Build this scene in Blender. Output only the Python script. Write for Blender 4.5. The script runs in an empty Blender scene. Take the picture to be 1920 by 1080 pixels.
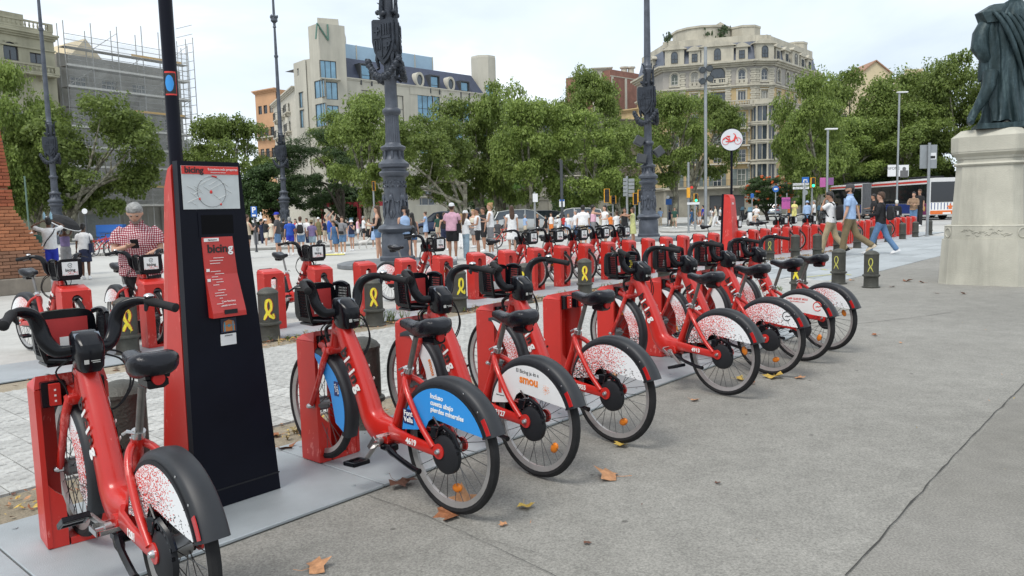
import bpy, math, random
import numpy as np
from math import sin, cos, pi, radians as R
from mathutils import Vector, Matrix, Euler, noise
random.seed(7)
SC = bpy.context.scene
COL = SC.collection
V = Vector
# ---------------------------------------------------------------- camera
FOC, PITCH, ROLL, EYE = 1440.0, R(5.71), R(1.5), 1.5
_f = V((0, cos(PITCH), -sin(PITCH))); _u0 = V((0, sin(PITCH), cos(PITCH))); _r0 = V((1, 0, 0))
_r = _r0*cos(ROLL) - _u0*sin(ROLL); _u = _u0*cos(ROLL) + _r0*sin(ROLL)
CAMP = V((0, 0, EYE))
cd = bpy.data.cameras.new('camera'); cam = bpy.data.objects.new('camera', cd); COL.objects.link(cam)
m3 = Matrix((_r, _u, -_f)).transposed()
cam.matrix_world = Matrix.Translation(CAMP) @ m3.to_4x4()
cd.sensor_width = 36; cd.lens = 36*FOC/1920; cd.clip_start = .05; cd.clip_end = 2000
SC.camera = cam
# ---------------------------------------------------------------- light, sky, exposure
SUN_EL, SUN_AZ = R(58), R(215)
W = bpy.data.worlds.new('World'); SC.world = W; W.use_nodes = True
nt = W.node_tree; nt.nodes.clear(); N = nt.nodes.new; L = nt.links.new
out = N('ShaderNodeOutputWorld'); bg = N('ShaderNodeBackground'); bg.inputs[1].default_value = .108
sky = N('ShaderNodeTexSky'); sky.sky_type = 'NISHITA'; sky.sun_disc = False
sky.sun_elevation = SUN_EL; sky.sun_rotation = SUN_AZ; sky.air_density = 1; sky.dust_density = 2
tc = N('ShaderNodeTexCoord'); mp = N('ShaderNodeMapping'); mp.inputs['Scale'].default_value = (1.0, 1.0, 2.6); mp.inputs['Location'].default_value = (2.3, .4, .2)
n1 = N('ShaderNodeTexNoise'); n1.inputs['Scale'].default_value = 2.1; n1.inputs['Detail'].default_value = 7; n1.inputs['Roughness'].default_value = .52; n1.inputs['Distortion'].default_value = .35
rp = N('ShaderNodeValToRGB'); e = rp.color_ramp.elements
e[0].position = .33; e[0].color = (5.3, 6.0, 6.7, 1); e[1].position = .68; e[1].color = (9.4, 9.6, 9.8, 1)
m = e = rp.color_ramp.elements.new(.5); m.color = (6.6, 7.3, 8.0, 1)
mx = N('ShaderNodeMixRGB'); mx.inputs[0].default_value = .9
L(tc.outputs['Generated'], mp.inputs[0]); L(mp.outputs[0], n1.inputs[0]); L(n1.outputs[0], rp.inputs[0])
L(sky.outputs[0], mx.inputs[1]); L(rp.outputs[0], mx.inputs[2]); L(mx.outputs[0], bg.inputs[0]); L(bg.outputs[0], out.inputs[0])
sl = bpy.data.lights.new('sun', 'SUN'); sl.energy = 1.7; sl.angle = R(22); sl.color = (1, .96, .9)
so = bpy.data.objects.new('sun', sl); COL.objects.link(so)
sd = V((sin(SUN_AZ)*cos(SUN_EL), cos(SUN_AZ)*cos(SUN_EL), sin(SUN_EL)))
so.rotation_euler = sd.to_track_quat('Z', 'Y').to_euler()
so.location = (0, 0, 40)
vs = SC.view_settings; vs.view_transform = 'Standard'; vs.look = 'None'; vs.gamma = 1; vs.use_curve_mapping = False; vs.exposure = 0.5
try:
    SC.cycles.max_bounces = 6; SC.cycles.diffuse_bounces = 2; SC.cycles.glossy_bounces = 2; SC.cycles.transmission_bounces = 4; SC.cycles.transparent_max_bounces = 8
except Exception: pass

# ---------------------------------------------------------------- placing helpers
def ray(px, py): return _f*FOC + _r*(px-960) - _u*(py-540)
def gnd(px, py, z=0.0):
    d = ray(px, py); return CAMP + d*((z-EYE)/d.z)
def at(px, py, Y):
    d = ray(px, py); return CAMP + d*(Y/d.y)
def zat(px, py, Y): return at(px, py, Y).z
TH = R(48.8); DV = V((cos(TH), sin(TH), 0)); FV = V((-sin(TH), cos(TH), 0)); O0 = V((-.28, 3.785, 0))
def PT(t, s, z=0.0): return O0 + DV*t + FV*s + V((0, 0, z))

# ---------------------------------------------------------------- materials
_mc = {}
def lin(c): return tuple(((x/255.)/12.92 if x/255. <= .04045 else ((x/255.+.055)/1.055)**2.4) for x in c)
def M(name, col, rough=.55, metal=0.0, var=.12, sc=6.0, bump=0.0, bsc=60.0, coat=0.0, spec=.5, col2=None, dirt=0.0, rnd=0.0, chip=0.0, streak=False):
    if name in _mc: return _mc[name]
    m = bpy.data.materials.new(name); m.use_nodes = True; t = m.node_tree; b = t.nodes['Principled BSDF']
    b.inputs['Roughness'].default_value = rough; b.inputs['Metallic'].default_value = metal
    b.inputs['Coat Weight'].default_value = coat; b.inputs['Coat Roughness'].default_value = .12
    b.inputs['Specular IOR Level'].default_value = spec
    tc = t.nodes.new('ShaderNodeTexCoord')
    n = t.nodes.new('ShaderNodeTexNoise'); n.inputs['Scale'].default_value = sc; n.inputs['Detail'].default_value = 6; n.inputs['Roughness'].default_value = .6
    t.links.new(tc.outputs['Object'], n.inputs['Vector'])
    r = t.nodes.new('ShaderNodeValToRGB'); el = r.color_ramp.elements
    c2 = col2 or tuple(min(1, c*(1+var)) for c in col); c1 = tuple(c*(1-var) for c in col)
    el[0].position = .32; el[1].position = .68; el[0].color = (*c1, 1); el[1].color = (*c2, 1)
    t.links.new(n.outputs['Fac'], r.inputs[0]); last = r.outputs[0]
    if dirt > 0:
        n2 = t.nodes.new('ShaderNodeTexNoise'); n2.inputs['Scale'].default_value = sc*.35; n2.inputs['Detail'].default_value = 9; n2.inputs['Roughness'].default_value = .7
        if streak:
            ms = t.nodes.new('ShaderNodeMapping'); ms.inputs['Scale'].default_value = (3.2, 3.2, .32); t.links.new(tc.outputs['Object'], ms.inputs[0]); t.links.new(ms.outputs[0], n2.inputs['Vector'])
        else: t.links.new(tc.outputs['Object'], n2.inputs['Vector'])
        r2 = t.nodes.new('ShaderNodeValToRGB'); r2.color_ramp.elements[0].position = .45; r2.color_ramp.elements[1].position = .7
        r2.color_ramp.elements[0].color = (0, 0, 0, 1); r2.color_ramp.elements[1].color = (dirt, dirt, dirt, 1)
        mixn = t.nodes.new('ShaderNodeMixRGB'); mixn.inputs[2].default_value = (*[c*.45 for c in col], 1)
        t.links.new(n2.outputs['Fac'], r2.inputs[0]); t.links.new(r2.outputs[0], mixn.inputs[0]); t.links.new(last, mixn.inputs[1]); last = mixn.outputs[0]
    if chip > 0:      # small scuffs and chips showing pale primer
        n4 = t.nodes.new('ShaderNodeTexNoise'); n4.inputs['Scale'].default_value = 34; n4.inputs['Detail'].default_value = 7; n4.inputs['Roughness'].default_value = .75; mp4 = t.nodes.new('ShaderNodeMapping'); mp4.inputs['Scale'].default_value = (1, 1, .35)
        n5 = t.nodes.new('ShaderNodeTexNoise'); n5.inputs['Scale'].default_value = 4.5; t.links.new(tc.outputs['Object'], n5.inputs['Vector']); t.links.new(tc.outputs['Object'], mp4.inputs[0]); t.links.new(mp4.outputs[0], n4.inputs['Vector'])
        ml = t.nodes.new('ShaderNodeMath'); ml.operation = 'MULTIPLY'; t.links.new(n4.outputs['Fac'], ml.inputs[0]); t.links.new(n5.outputs['Fac'], ml.inputs[1])
        r4 = t.nodes.new('ShaderNodeValToRGB'); r4.color_ramp.elements[0].position = .335; r4.color_ramp.elements[1].position = .37; r4.color_ramp.elements[0].color = (0, 0, 0, 1); r4.color_ramp.elements[1].color = (chip, chip, chip, 1); t.links.new(ml.outputs[0], r4.inputs[0])
        m4 = t.nodes.new('ShaderNodeMixRGB'); m4.inputs[2].default_value = (min(1, col[0]*1.2+.08), col[1]+.16, col[2]+.14, 1); t.links.new(r4.outputs[0], m4.inputs[0]); t.links.new(last, m4.inputs[1]); last = m4.outputs[0]
    if rnd > 0:
        oi = t.nodes.new('ShaderNodeObjectInfo'); h = t.nodes.new('ShaderNodeHueSaturation'); mr = t.nodes.new('ShaderNodeMapRange')
        mr.inputs[3].default_value = 1-rnd; mr.inputs[4].default_value = 1+rnd
        t.links.new(oi.outputs['Random'], mr.inputs[0]); t.links.new(mr.outputs[0], h.inputs['Value']); t.links.new(last, h.inputs['Color']); last = h.outputs[0]
    t.links.new(last, b.inputs['Base Color'])
    if bump > 0:
        n3 = t.nodes.new('ShaderNodeTexNoise'); n3.inputs['Scale'].default_value = bsc; n3.inputs['Detail'].default_value = 5
        t.links.new(tc.outputs['Object'], n3.inputs['Vector'])
        bp = t.nodes.new('ShaderNodeBump'); bp.inputs['Strength'].default_value = bump; bp.inputs['Distance'].default_value = .02
        t.links.new(n3.outputs['Fac'], bp.inputs['Height']); t.links.new(bp.outputs[0], b.inputs['Normal'])
    _mc[name] = m; return m

# ---------------------------------------------------------------- mesh builder
class MB:
    def __init__(s): s.v = []; s.f = []; s.m = []; s.T = Matrix.Identity(4); s.mi = 0
    def add(s, vs, fs):
        o = len(s.v); T = s.T; s.v += [tuple(T @ V(p)) for p in vs]; s.f += [tuple(i+o for i in f) for f in fs]; s.m += [s.mi]*len(fs); return s
    def box(s, c, d, rz=0.0, bev=0.0):
        x, y, z = d[0]/2, d[1]/2, d[2]/2
        if bev > 0:
            k = bev; vs = []; 
            for zz, q in ((-z, k), (-z+k, 0), (z-k, 0), (z, k)):
                a, b_ = x-q, y-q
                vs += [(-a, -b_, zz), (a, -b_, zz), (a, b_, zz), (-a, b_, zz)]
            fs = [(3, 2, 1, 0), (12, 13, 14, 15)]
            for l in range(3):
                for i in range(4): j = (i+1) % 4; fs.append((l*4+i, l*4+j, l*4+4+j, l*4+4+i))
        else:
            vs = [(-x, -y, -z), (x, -y, -z), (x, y, -z), (-x, y, -z), (-x, -y, z), (x, -y, z), (x, y, z), (-x, y, z)]
            fs = [(3, 2, 1, 0), (4, 5, 6, 7), (0, 1, 5, 4), (1, 2, 6, 5), (2, 3, 7, 6), (3, 0, 4, 7)]
        cr, sr = cos(rz), sin(rz)
        return s.add([(c[0]+p[0]*cr-p[1]*sr, c[1]+p[0]*sr+p[1]*cr, c[2]+p[2]) for p in vs], fs)
    def bb(s, x0, x1, y0, y1, z0, z1, bev=0.0): return s.box(((x0+x1)/2, (y0+y1)/2, (z0+z1)/2), (x1-x0, y1-y0, z1-z0), bev=bev)
    def loft(s, rings, caps=True, closed=False):
        n = len(rings[0]); vs = [p for r in rings for p in r]; fs = []; k = len(rings)
        for a in range(k if closed else k-1):
            b = (a+1) % k
            for i in range(n): j = (i+1) % n; fs.append((a*n+i, a*n+j, b*n+j, b*n+i))
        if caps and not closed: fs.append(tuple(range(n-1, -1, -1))); fs.append(tuple(range((k-1)*n, k*n)))
        return s.add(vs, fs)
    def tube(s, pts, r, n=8, caps=True, closed=False, up=None, flat=1.0):
        pts = [V(p) for p in pts]; k = len(pts); rs = r if isinstance(r, (list, tuple)) else [r]*k
        rings = []; pv = V(up) if up else None
        for i, p in enumerate(pts):
            if closed: tg = pts[(i+1) % k]-pts[i-1]
            else: tg = pts[min(i+1, k-1)]-pts[max(i-1, 0)]
            tg = tg.normalized() if tg.length > 1e-9 else V((0, 0, 1))
            if pv is None: pv = V((0, 0, 1)) if abs(tg.z) < .9 else V((1, 0, 0))
            a = pv - tg*pv.dot(tg); a = a.normalized() if a.length > 1e-6 else tg.orthogonal().normalized()
            b = tg.cross(a)
            if not up: pv = a
            rings.append([p + a*(cos(2*pi*j/n)*rs[i]*flat) + b*(sin(2*pi*j/n)*rs[i]) for j in range(n)])
        return s.loft(rings, caps, closed)
    def lathe(s, prof, n=20, c=(0, 0), a0=0.0, caps=True):
        return s.loft([[(c[0]+r*cos(2*pi*j/n+a0), c[1]+r*sin(2*pi*j/n+a0), z) for j in range(n)] for r, z in prof], caps)
    def disc(s, c, ax, r, h, n=20, r2=None):
        c = V(c); ax = V(ax).normalized(); return s.tube([c-ax*h/2, c+ax*h/2], [r, r2 if r2 is not None else r], n)
    def prism(s, poly, y0, y1):
        n = len(poly); vs = [(p[0], y0, p[1]) for p in poly]+[(p[0], y1, p[1]) for p in poly]
        ar = sum(poly[i][0]*poly[(i+1) % n][1]-poly[(i+1) % n][0]*poly[i][1] for i in range(n))
        fs = [(i, (i+1) % n, n+(i+1) % n, n+i) for i in range(n)]+[tuple(range(n-1, -1, -1)), tuple(range(n, 2*n))]
        if (ar > 0) == (y1 > y0): fs = [f[::-1] for f in fs]
        if (ar > 0) == (y1 > y0): pass
        return s.add(vs, fs)
    def prismz(s, poly, z0, z1):
        n = len(poly); vs = [(p[0], p[1], z0) for p in poly]+[(p[0], p[1], z1) for p in poly]
        fs = [(i, (i+1) % n, n+(i+1) % n, n+i) for i in range(n)]+[tuple(range(n-1, -1, -1)), tuple(range(n, 2*n))]
        return s.add(vs, fs)
    def quad(s, a, b, c, d): return s.add([a, b, c, d], [(0, 1, 2, 3)])
    def ell(s, c, r, n=12, k=8, rot=None):
        rings = []
        for i in range(k+1):
            t = -pi/2+pi*i/k; cz = max(cos(t), .02)
            ring = [V((r[0]*cz*cos(2*pi*j/n), r[1]*cz*sin(2*pi*j/n), r[2]*sin(t))) for j in range(n)]
            if rot: ring = [rot @ p for p in ring]
            rings.append([p+V(c) for p in ring])
        return s.loft(rings)
    def mesh(s, name, mats, smooth=True, angle=38):
        me = bpy.data.meshes.new(name); me.from_pydata(s.v, [], s.f)
        for mt in (mats if isinstance(mats, (list, tuple)) else [mats]): me.materials.append(mt)
        if any(s.m): me.polygons.foreach_set('material_index', s.m)
        if smooth:
            me.polygons.foreach_set('use_smooth', [True]*len(s.f))
            try: me.set_sharp_from_angle(angle=R(angle))
            except Exception: pass
        me.update(); return me
    def build(s, name, mats, parent=None, smooth=True, angle=38, loc=None, rz=0.0):
        o = bpy.data.objects.new(name, s.mesh(name, mats, smooth, angle)); COL.objects.link(o)
        if parent: o.parent = parent
        if loc is not None: o.location = loc
        if rz: o.rotation_euler = (0, 0, rz)
        return o
def inst(name, me, parent=None, loc=None, rz=0.0, sc=None, rot=None):
    o = bpy.data.objects.new(name, me); COL.objects.link(o)
    if parent: o.parent = parent
    if loc is not None: o.location = loc
    if rot is not None: o.rotation_euler = rot
    elif rz: o.rotation_euler = (0, 0, rz)
    if sc is not None: o.scale = sc if isinstance(sc, (tuple, list)) else (sc, sc, sc)
    return o
def tag(o, label=None, cat=None, group=None, kind=None):
    if label: o['label'] = label
    if cat: o['category'] = cat
    if group: o['group'] = group
    if kind: o['kind'] = kind
    return o
def empty(name, loc=(0, 0, 0), rz=0.0, label=None, cat=None, group=None):
    o = bpy.data.objects.new(name, None); COL.objects.link(o); o.location = loc; o.rotation_euler = (0, 0, rz); o.empty_display_size = .1
    return tag(o, label, cat, group)
def copy_tree(o, parent=None):
    c = o.copy(); COL.objects.link(c); c.parent = parent
    for ch in list(o.children): copy_tree(ch, c)
    return c
def spline(pts, k=6):
    P = [V(p) for p in pts]; P = [P[0]*2-P[1]]+P+[P[-1]*2-P[-2]]; o = []
    for i in range(1, len(P)-2):
        for j in range(k):
            t = j/k; a, b, c, d = P[i-1], P[i], P[i+1], P[i+2]
            o.append(.5*((2*b)+(c-a)*t+(2*a-5*b+4*c-d)*t*t+(3*b-a-3*c+d)*t**3))
    o.append(P[-2].copy()); return o
_tc = {}
def text_mesh(txt, size, mat, ext=.0008, bold=0.0, align='CENTER', sp=1.0):
    key = (txt, size, mat.name, ext, bold, align)
    if key in _tc: return _tc[key]
    cu = bpy.data.curves.new('lettering', 'FONT'); cu.body = txt; cu.size = size; cu.extrude = ext; cu.offset = bold; cu.align_x = align; cu.align_y = 'CENTER'; cu.resolution_u = 3; cu.space_character = sp
    o = bpy.data.objects.new('tmp', cu); COL.objects.link(o); bpy.context.view_layer.update()
    me = bpy.data.meshes.new_from_object(o.evaluated_get(bpy.context.evaluated_depsgraph_get()))
    bpy.data.objects.remove(o); me.name = 'lettering'; me.materials.clear(); me.materials.append(mat); _tc[key] = me; return me
def put_text(name, txt, size, mat, parent, pos, X, Y, **k):
    me = text_mesh(txt, size, mat, **k); X = V(X).normalized(); Y = V(Y).normalized(); Z = X.cross(Y)
    o = bpy.data.objects.new(name, me); COL.objects.link(o); o.parent = parent
    o.matrix_local = Matrix.Translation(V(pos)) @ Matrix((X, Y, Z)).transposed().to_4x4(); return o
# ================================================================ GROUND
def ground_mat(name, c1, c2, speck=.25, sc=1.0, rough=.85, stain=.4):
    m = bpy.data.materials.new(name); m.use_nodes = True; t = m.node_tree; b = t.nodes['Principled BSDF']; n = t.nodes.new; l = t.links.new
    b.inputs['Roughness'].default_value = rough; b.inputs['Specular IOR Level'].default_value = .3
    tc = n('ShaderNodeTexCoord')
    def noise_(s_, d=6, r=.6):
        q = n('ShaderNodeTexNoise'); q.inputs['Scale'].default_value = s_; q.inputs['Detail'].default_value = d; q.inputs['Roughness'].default_value = r; l(tc.outputs['Object'], q.inputs['Vector']); return q
    def ramp(src, p0, v0, p1, v1):
        q = n('ShaderNodeValToRGB'); q.color_ramp.elements[0].position = p0; q.color_ramp.elements[1].position = p1
        q.color_ramp.elements[0].color = (*v0, 1); q.color_ramp.elements[1].color = (*v1, 1); l(src, q.inputs[0]); return q
    def mul(a, b_, f=1.0, ty='MULTIPLY'):
        q = n('ShaderNodeMixRGB'); q.blend_type = ty; q.inputs[0].default_value = f; l(a, q.inputs[1]); l(b_, q.inputs[2]); return q
    big = ramp(noise_(.35*sc, 8, .62).outputs[0], .35, c1, .65, c2)
    fine = ramp(noise_(95*sc, 3, .7).outputs[0], .3, (1-speck,)*3, .7, (1+speck,)*3)
    mid = ramp(noise_(4.5*sc, 8, .7).outputs[0], .38, (1-stain*.28,)*3, .62, (1.06,)*3)
    sp = n('ShaderNodeTexVoronoi'); sp.inputs['Scale'].default_value = 2.6*sc; l(tc.outputs['Object'], sp.inputs['Vector'])
    spr = ramp(sp.outputs['Distance'], .030, (.35,)*3, .05, (1,)*3)
    x = mul(big.outputs[0], fine.outputs[0]); x = mul(x.outputs[0], mid.outputs[0]); x = mul(x.outputs[0], spr.outputs[0], .8); x = mul(x.outputs[0], ramp(noise_(.9*sc, 10, .75).outputs[0], .60, (1,)*3, .72, (1-stain*.4,)*3).outputs[0]); x = mul(x.outputs[0], ramp(noise_(22*sc, 8, .8).outputs[0], .62, (1,)*3, .78, (1-stain*.7,)*3).outputs[0])
    l(x.outputs[0], b.inputs['Base Color'])
    bp = n('ShaderNodeBump'); bp.inputs['Strength'].default_value = .35; bp.inputs['Distance'].default_value = .006
    l(noise_(140*sc, 3, .7).outputs[0], bp.inputs['Height']); l(bp.outputs[0], b.inputs['Normal'])
    return m
ASPH = ground_mat('asphalt_fine', (.208, .201, .180), (.256, .248, .224), .38)
ASPH_D = ground_mat('asphalt_patch', (.18, .172, .152), (.235, .226, .205), .36)
PLAZA = ground_mat('plaza_paving', (.40, .395, .37), (.47, .465, .44), .12, 1, .8, .25)
ROADM = ground_mat('road_surface', (.36, .36, .345), (.43, .43, .41), .1, .6, .8, .3)
DIRT = ground_mat('sandy_dirt', (.22, .185, .13), (.34, .29, .22), .35)
CONC = M('concrete_light', (.44, .43, .40), .8, var=.1, sc=3, bump=.3, bsc=90, dirt=.35)
STEEL = M('steel_plate', (.36, .395, .41), .5, .25, var=.1, sc=2.2, bump=.25, bsc=220, dirt=.3)
def sheet(name, pts, z, m, sub=0):
    mb = MB(); mb.add([(p[0], p[1], z) for p in pts], [tuple(range(len(pts)))]); o = mb.build(name, m, smooth=False); return tag(o, kind='structure')
def ts_poly(l): return [PT(t, s) for t, s in l]
g = sheet('ground', [(-900, -300), (900, -300), (900, 1500), (-900, 1500)], -.012, PLAZA)
sheet('asphalt_path', ts_poly([(-12, -22), (60, -22), (60, 2.22), (12.2, 2.22), (10.5, 2.40), (9.6, 1.75), (7.5, 1.62), (-12, 1.62)]), -.004, ASPH)
# worn darker patch and seams cut in the asphalt
sheet('asphalt_strip', [gnd(1585, 1085), gnd(1925, 718), gnd(2300, 730), gnd(2300, 1300), gnd(1500, 1300)], 0.0, ASPH_D)
mb = MB()
def seam(pts, w=.012, z=.004):
    pts = [V((p[0], p[1], z)) for p in pts]
    for a, b in zip(pts, pts[1:]):
        k = max(2, int((b-a).length/.09)); n_ = V((-(b-a).y, (b-a).x, 0)).normalized(); pr = None
        for i in range(k+1):
            p = a.lerp(b, i/k) + n_*noise.noise(a.lerp(b, i/k)*6)*.009; ww = w*(.4+.9*abs(noise.noise(p*9)))
            q = (p-n_*ww, p+n_*ww)
            if pr: mb.quad(pr[0], q[0], q[1], pr[1])
            pr = q
seam([gnd(1585, 1080), gnd(1660, 1000), gnd(1760, 885), gnd(1850, 790), gnd(1925, 716)], .0055)
seam([gnd(680, 925), gnd(800, 968), gnd(920, 1022), gnd(1060, 1090)], .0025)
seam([gnd(1600, 608), gnd(1700, 597), gnd(1790, 585)], .007)
seam([gnd(1150, 1090), gnd(1000, 1035), gnd(860, 1000)], .0012)
tag(mb.build('asphalt_crack', M('crack_dark', (.04, .038, .034), .95), smooth=False), kind='structure')
# strip of dusty ground, panot tile pavement, second dusty strip
sheet('dirt_strip', ts_poly([(-12, 1.62), (9.2, 1.62), (9.2, 2.15), (-12, 2.15)]), -.002, DIRT)
sheet('mortar_bed', ts_poly([(-12, 2.15), (12.2, 2.15), (12.6, 5.2), (-12, 5.2)]), -.004, M('mortar', (.27, .26, .235), .9, var=.2, sc=9))
sheet('dirt_strip_back', ts_poly([(-12, 5.2), (16, 5.2), (24, 5.2), (24, 5.62), (-12, 5.62)]), -.001, DIRT)
# hatched pavement tiles, one object each for those nearest
tm = MB(); tm.bb(-.097, .097, -.097, .097, -.004, .012)
for i in range(4):
    for j in range(2):
        cx = -.07+.047*i; cy = -.048+.096*j + (.024 if i % 2 else 0) - .012
        tm.add([(cx-.019, cy-.038, .012), (cx+.019, cy-.038, .012), (cx+.019, cy+.038, .012), (cx-.019, cy+.038, .012),
                (cx-.013, cy-.03, .018), (cx+.013, cy-.03, .018), (cx+.013, cy+.03, .018), (cx-.013, cy+.03, .018)],
               [(4, 5, 6, 7), (0, 1, 5, 4), (1, 2, 6, 5), (2, 3, 7, 6), (3, 0, 4, 7)])
TILE = M('panot_tile', (.40, .40, .38), .8, var=.16, sc=14, dirt=.4, rnd=.12)
tme = tm.mesh('paving_tile', TILE, smooth=False)
pav = tag(empty('tiled_pavement', PT(0, 2.2, 0), TH), kind='structure')
cells = []
for i in range(-24, 62):
    for j in range(15):
        t, s = i*.2+.1, 2.26+j*.2; p = PT(t, s); 
        if p.y < .3: continue
        cells.append(((p-CAMP).length, t, s-2.2))
cells.sort(); rest = MB()
for k, (dd, t, s) in enumerate(cells):
    if k < 300:
        inst('paving_tile', tme, pav, (t, s, random.uniform(-.0015, .0015)), rot=(random.uniform(-.006, .006), random.uniform(-.006, .006), (pi if random.random() < .5 else 0)))
    else:
        rest.T = Matrix.Translation((t, s, random.uniform(-.0015, .0015)))
        if k < 800: rest.add(tm.v, tm.f)
        else: rest.bb(-.097, .097, -.097, .097, -.004, .014)
tag(rest.build('paving_tile_field', TILE, pav, smooth=False), kind='stuff')
# worn plaza slabs at the right, between the bollards and the second row
slab = MB(); slab.bb(-.445, .445, -.295, .295, -.02, .008, bev=.004)
SLM = M('slab_bluish', (.33, .355, .365), .7, var=.12, sc=2.5, dirt=.35, rnd=.14)
sme = slab.mesh('slab', SLM, smooth=False)
pl = tag(empty('slab_pavement', PT(12.5, 2.5, 0), TH), kind='structure')
for i in range(24):
    for j in range(7):
        t = .45+i*.9 + (.45 if j % 2 else 0); s = .0+j*.6
        if 12.5+t > 33: continue
        inst('slab', sme, pl, (t, s, random.uniform(-.003, .002)))
# steel footing plates under the docks, one thing per row
def plates(t0, t1, s0, s1, h, lab, n_w=1.62):
    r = tag(empty('docking_platform', PT(t0, s0), TH, lab, 'platform'))
    k = int(round((t1-t0)/n_w)); w = (t1-t0)/k
    b = MB(); b.bb(.004, w-.004, 0, s1-s0, 0.0, h, bev=.004)
    for x_ in (.12, w-.12):
        for y_ in (.12, s1-s0-.12): b.disc((x_, y_, h+.002), (0, 0, 1), .014, .006, 8)
    me = b.mesh('steel_plate', STEEL, smooth=False)
    for i in range(k): inst('steel_plate', me, r, (i*w, 0, random.uniform(0, .002)))
    return r
plates(-3.3, 6.45, .56, 1.66, .018, 'low grey steel platform under the front row of docked red bikes')
plates(-2.2, 37.6, 5.66, 6.7, .016, 'long grey steel platform under the back row of red docks')
# road across the square, kerb and far pavement
kb = MB()
kp = [gnd(-500, 500), gnd(300, 476), gnd(560, 466), gnd(760, 455), gnd(960, 447), gnd(1180, 437)]
far = [V((-75, 45, 0)), V((-50, 62, 0)), V((-30, 88, 0)), V((0, 92, 0)), V((11, 84, 0))]
sheet('far_pavement', [V((p.x, p.y, 0)) for p in kp]+[V((p.x, p.y, 0)) for p in far[::-1]], .10, CONC)
for a, b_ in zip(kp, kp[1:]):
    k = max(1, int((b_-a).length/1.2)); 
    for i in range(k):
        p = a.lerp(b_, (i+.5)/k); kb.box((p.x, p.y, .055), ((b_-a).length/k-.02, .18, .11), math.atan2((b_-a).y, (b_-a).x), bev=.01)
tag(kb.build('kerb', M('kerb_stone', (.28, .275, .255), .8, var=.15, sc=5, dirt=.4), smooth=False), kind='structure')
sheet('road', [(8, 47), (12, 84), (20, 106), (80, 128), (120, 80), (62, 36), (34, 42), (20, 50)], .002, ROADM)
isl = MB()
for (a, b_, wd) in ((gnd(1130, 424), gnd(1345, 418), 4.0), (gnd(1250, 436), gnd(1352, 432), 1.6)):
    p = (a+b_)/2; isl.box((p.x, p.y, .06), ((b_-a).length, wd, .12), math.atan2((b_-a).y, (b_-a).x), bev=.03)
tag(isl.build('traffic_island', CONC, smooth=False), kind='structure')
mk = MB()
for i in range(9):
    a = gnd(1130+i*38, 428-i*.6); mk.box((a.x, a.y, .008), (.5, 5, .008))
tag(mk.build('crossing_stripes', M('road_paint', (.7, .7, .68), .7, var=.1, sc=8), smooth=False), kind='structure')
# ================================================================ BUILDINGS
def childw(o, parent, Mw):
    o.parent = parent; o.matrix_local = (Matrix.Translation(parent.location) @ parent.rotation_euler.to_matrix().to_4x4()).inverted() @ Mw; return o
GLASS = M('window_glass', (.045, .06, .075), .06, 0, var=.5, sc=.35, spec=.9)
GLASSB = M('blue_glass', (.16, .30, .40), .08, .35, var=.35, sc=.5, spec=.9)
FR_W = M('frame_white', (.62, .61, .57), .5); FR_D = M('frame_dark', (.05, .055, .06), .5)
FR_M = M('frame_stone', (.50, .47, .39), .7, dirt=.3)
IRON = M('railing_iron', (.035, .04, .04), .5)
CURT = M('curtained_glass', (.30, .29, .25), .35, var=.3, sc=1.5); BLINDS = M('rolled_blind', (.13, .15, .13), .6, var=.3, sc=2)
_wc = {}
def win_mesh(w, h, nx, nz, fm, gm, arch, fr=.07):
    k = (round(w, 2), round(h, 2), nx, nz, fm.name, gm.name, arch)
    if k in _wc: return _wc[k]
    b = MB(); a = fr
    b.bb(-w/2, w/2, -.05, .05, 0, a); b.bb(-w/2, -w/2+a, -.05, .05, a, h); b.bb(w/2-a, w/2, -.05, .05, a, h)
    if not arch: b.bb(-w/2+a, w/2-a, -.05, .05, h-a, h)
    for i in range(1, nx): x = -w/2+w*i/nx; b.bb(x-a*.4, x+a*.4, -.04, .04, a, h-a)
    for i in range(1, nz): z = h*i/nz; b.bb(-w/2+a, w/2-a, -.035, .035, z-a*.35, z+a*.35)
    if arch:
        r = w/2; n = 8; pts = [(-r+0*a, h)]
        for j in range(n): 
            t0, t1 = pi*j/n, pi*(j+1)/n
            b.prism([(r*cos(t0), h+r*sin(t0)), (r*cos(t1), h+r*sin(t1)), ((r-a)*cos(t1), h+(r-a)*sin(t1)), ((r-a)*cos(t0), h+(r-a)*sin(t0))], -.05, .05)
    g = MB(); pol = [(-w/2+a*.5, a*.5), (w/2-a*.5, a*.5), (w/2-a*.5, h)]
    if arch: pol += [((w/2-a*.5)*cos(pi*j/8), h+(w/2-a*.5)*sin(pi*j/8)) for j in range(1, 8)]
    pol += [(-w/2+a*.5, h)]
    g.prism(pol, -.012, .012)
    _wc[k] = (b.mesh('window', fm, smooth=False), g.mesh('pane', gm, smooth=False)); return _wc[k]
def window(root, T, u, z, w, h, nx=2, nz=2, fm=None, gm=None, arch=False, y=.16, name='window', hood=None):
    a, g = win_mesh(w, h, nx, nz, fm or FR_W, gm or random.choice((GLASS, GLASS, GLASS, CURT, BLINDS)), arch)
    o = inst(name, a); childw(o, root, T @ Matrix.Translation((u, y, z)))
    p = inst('pane', g, o, (0, .02, 0)); return o
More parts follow.
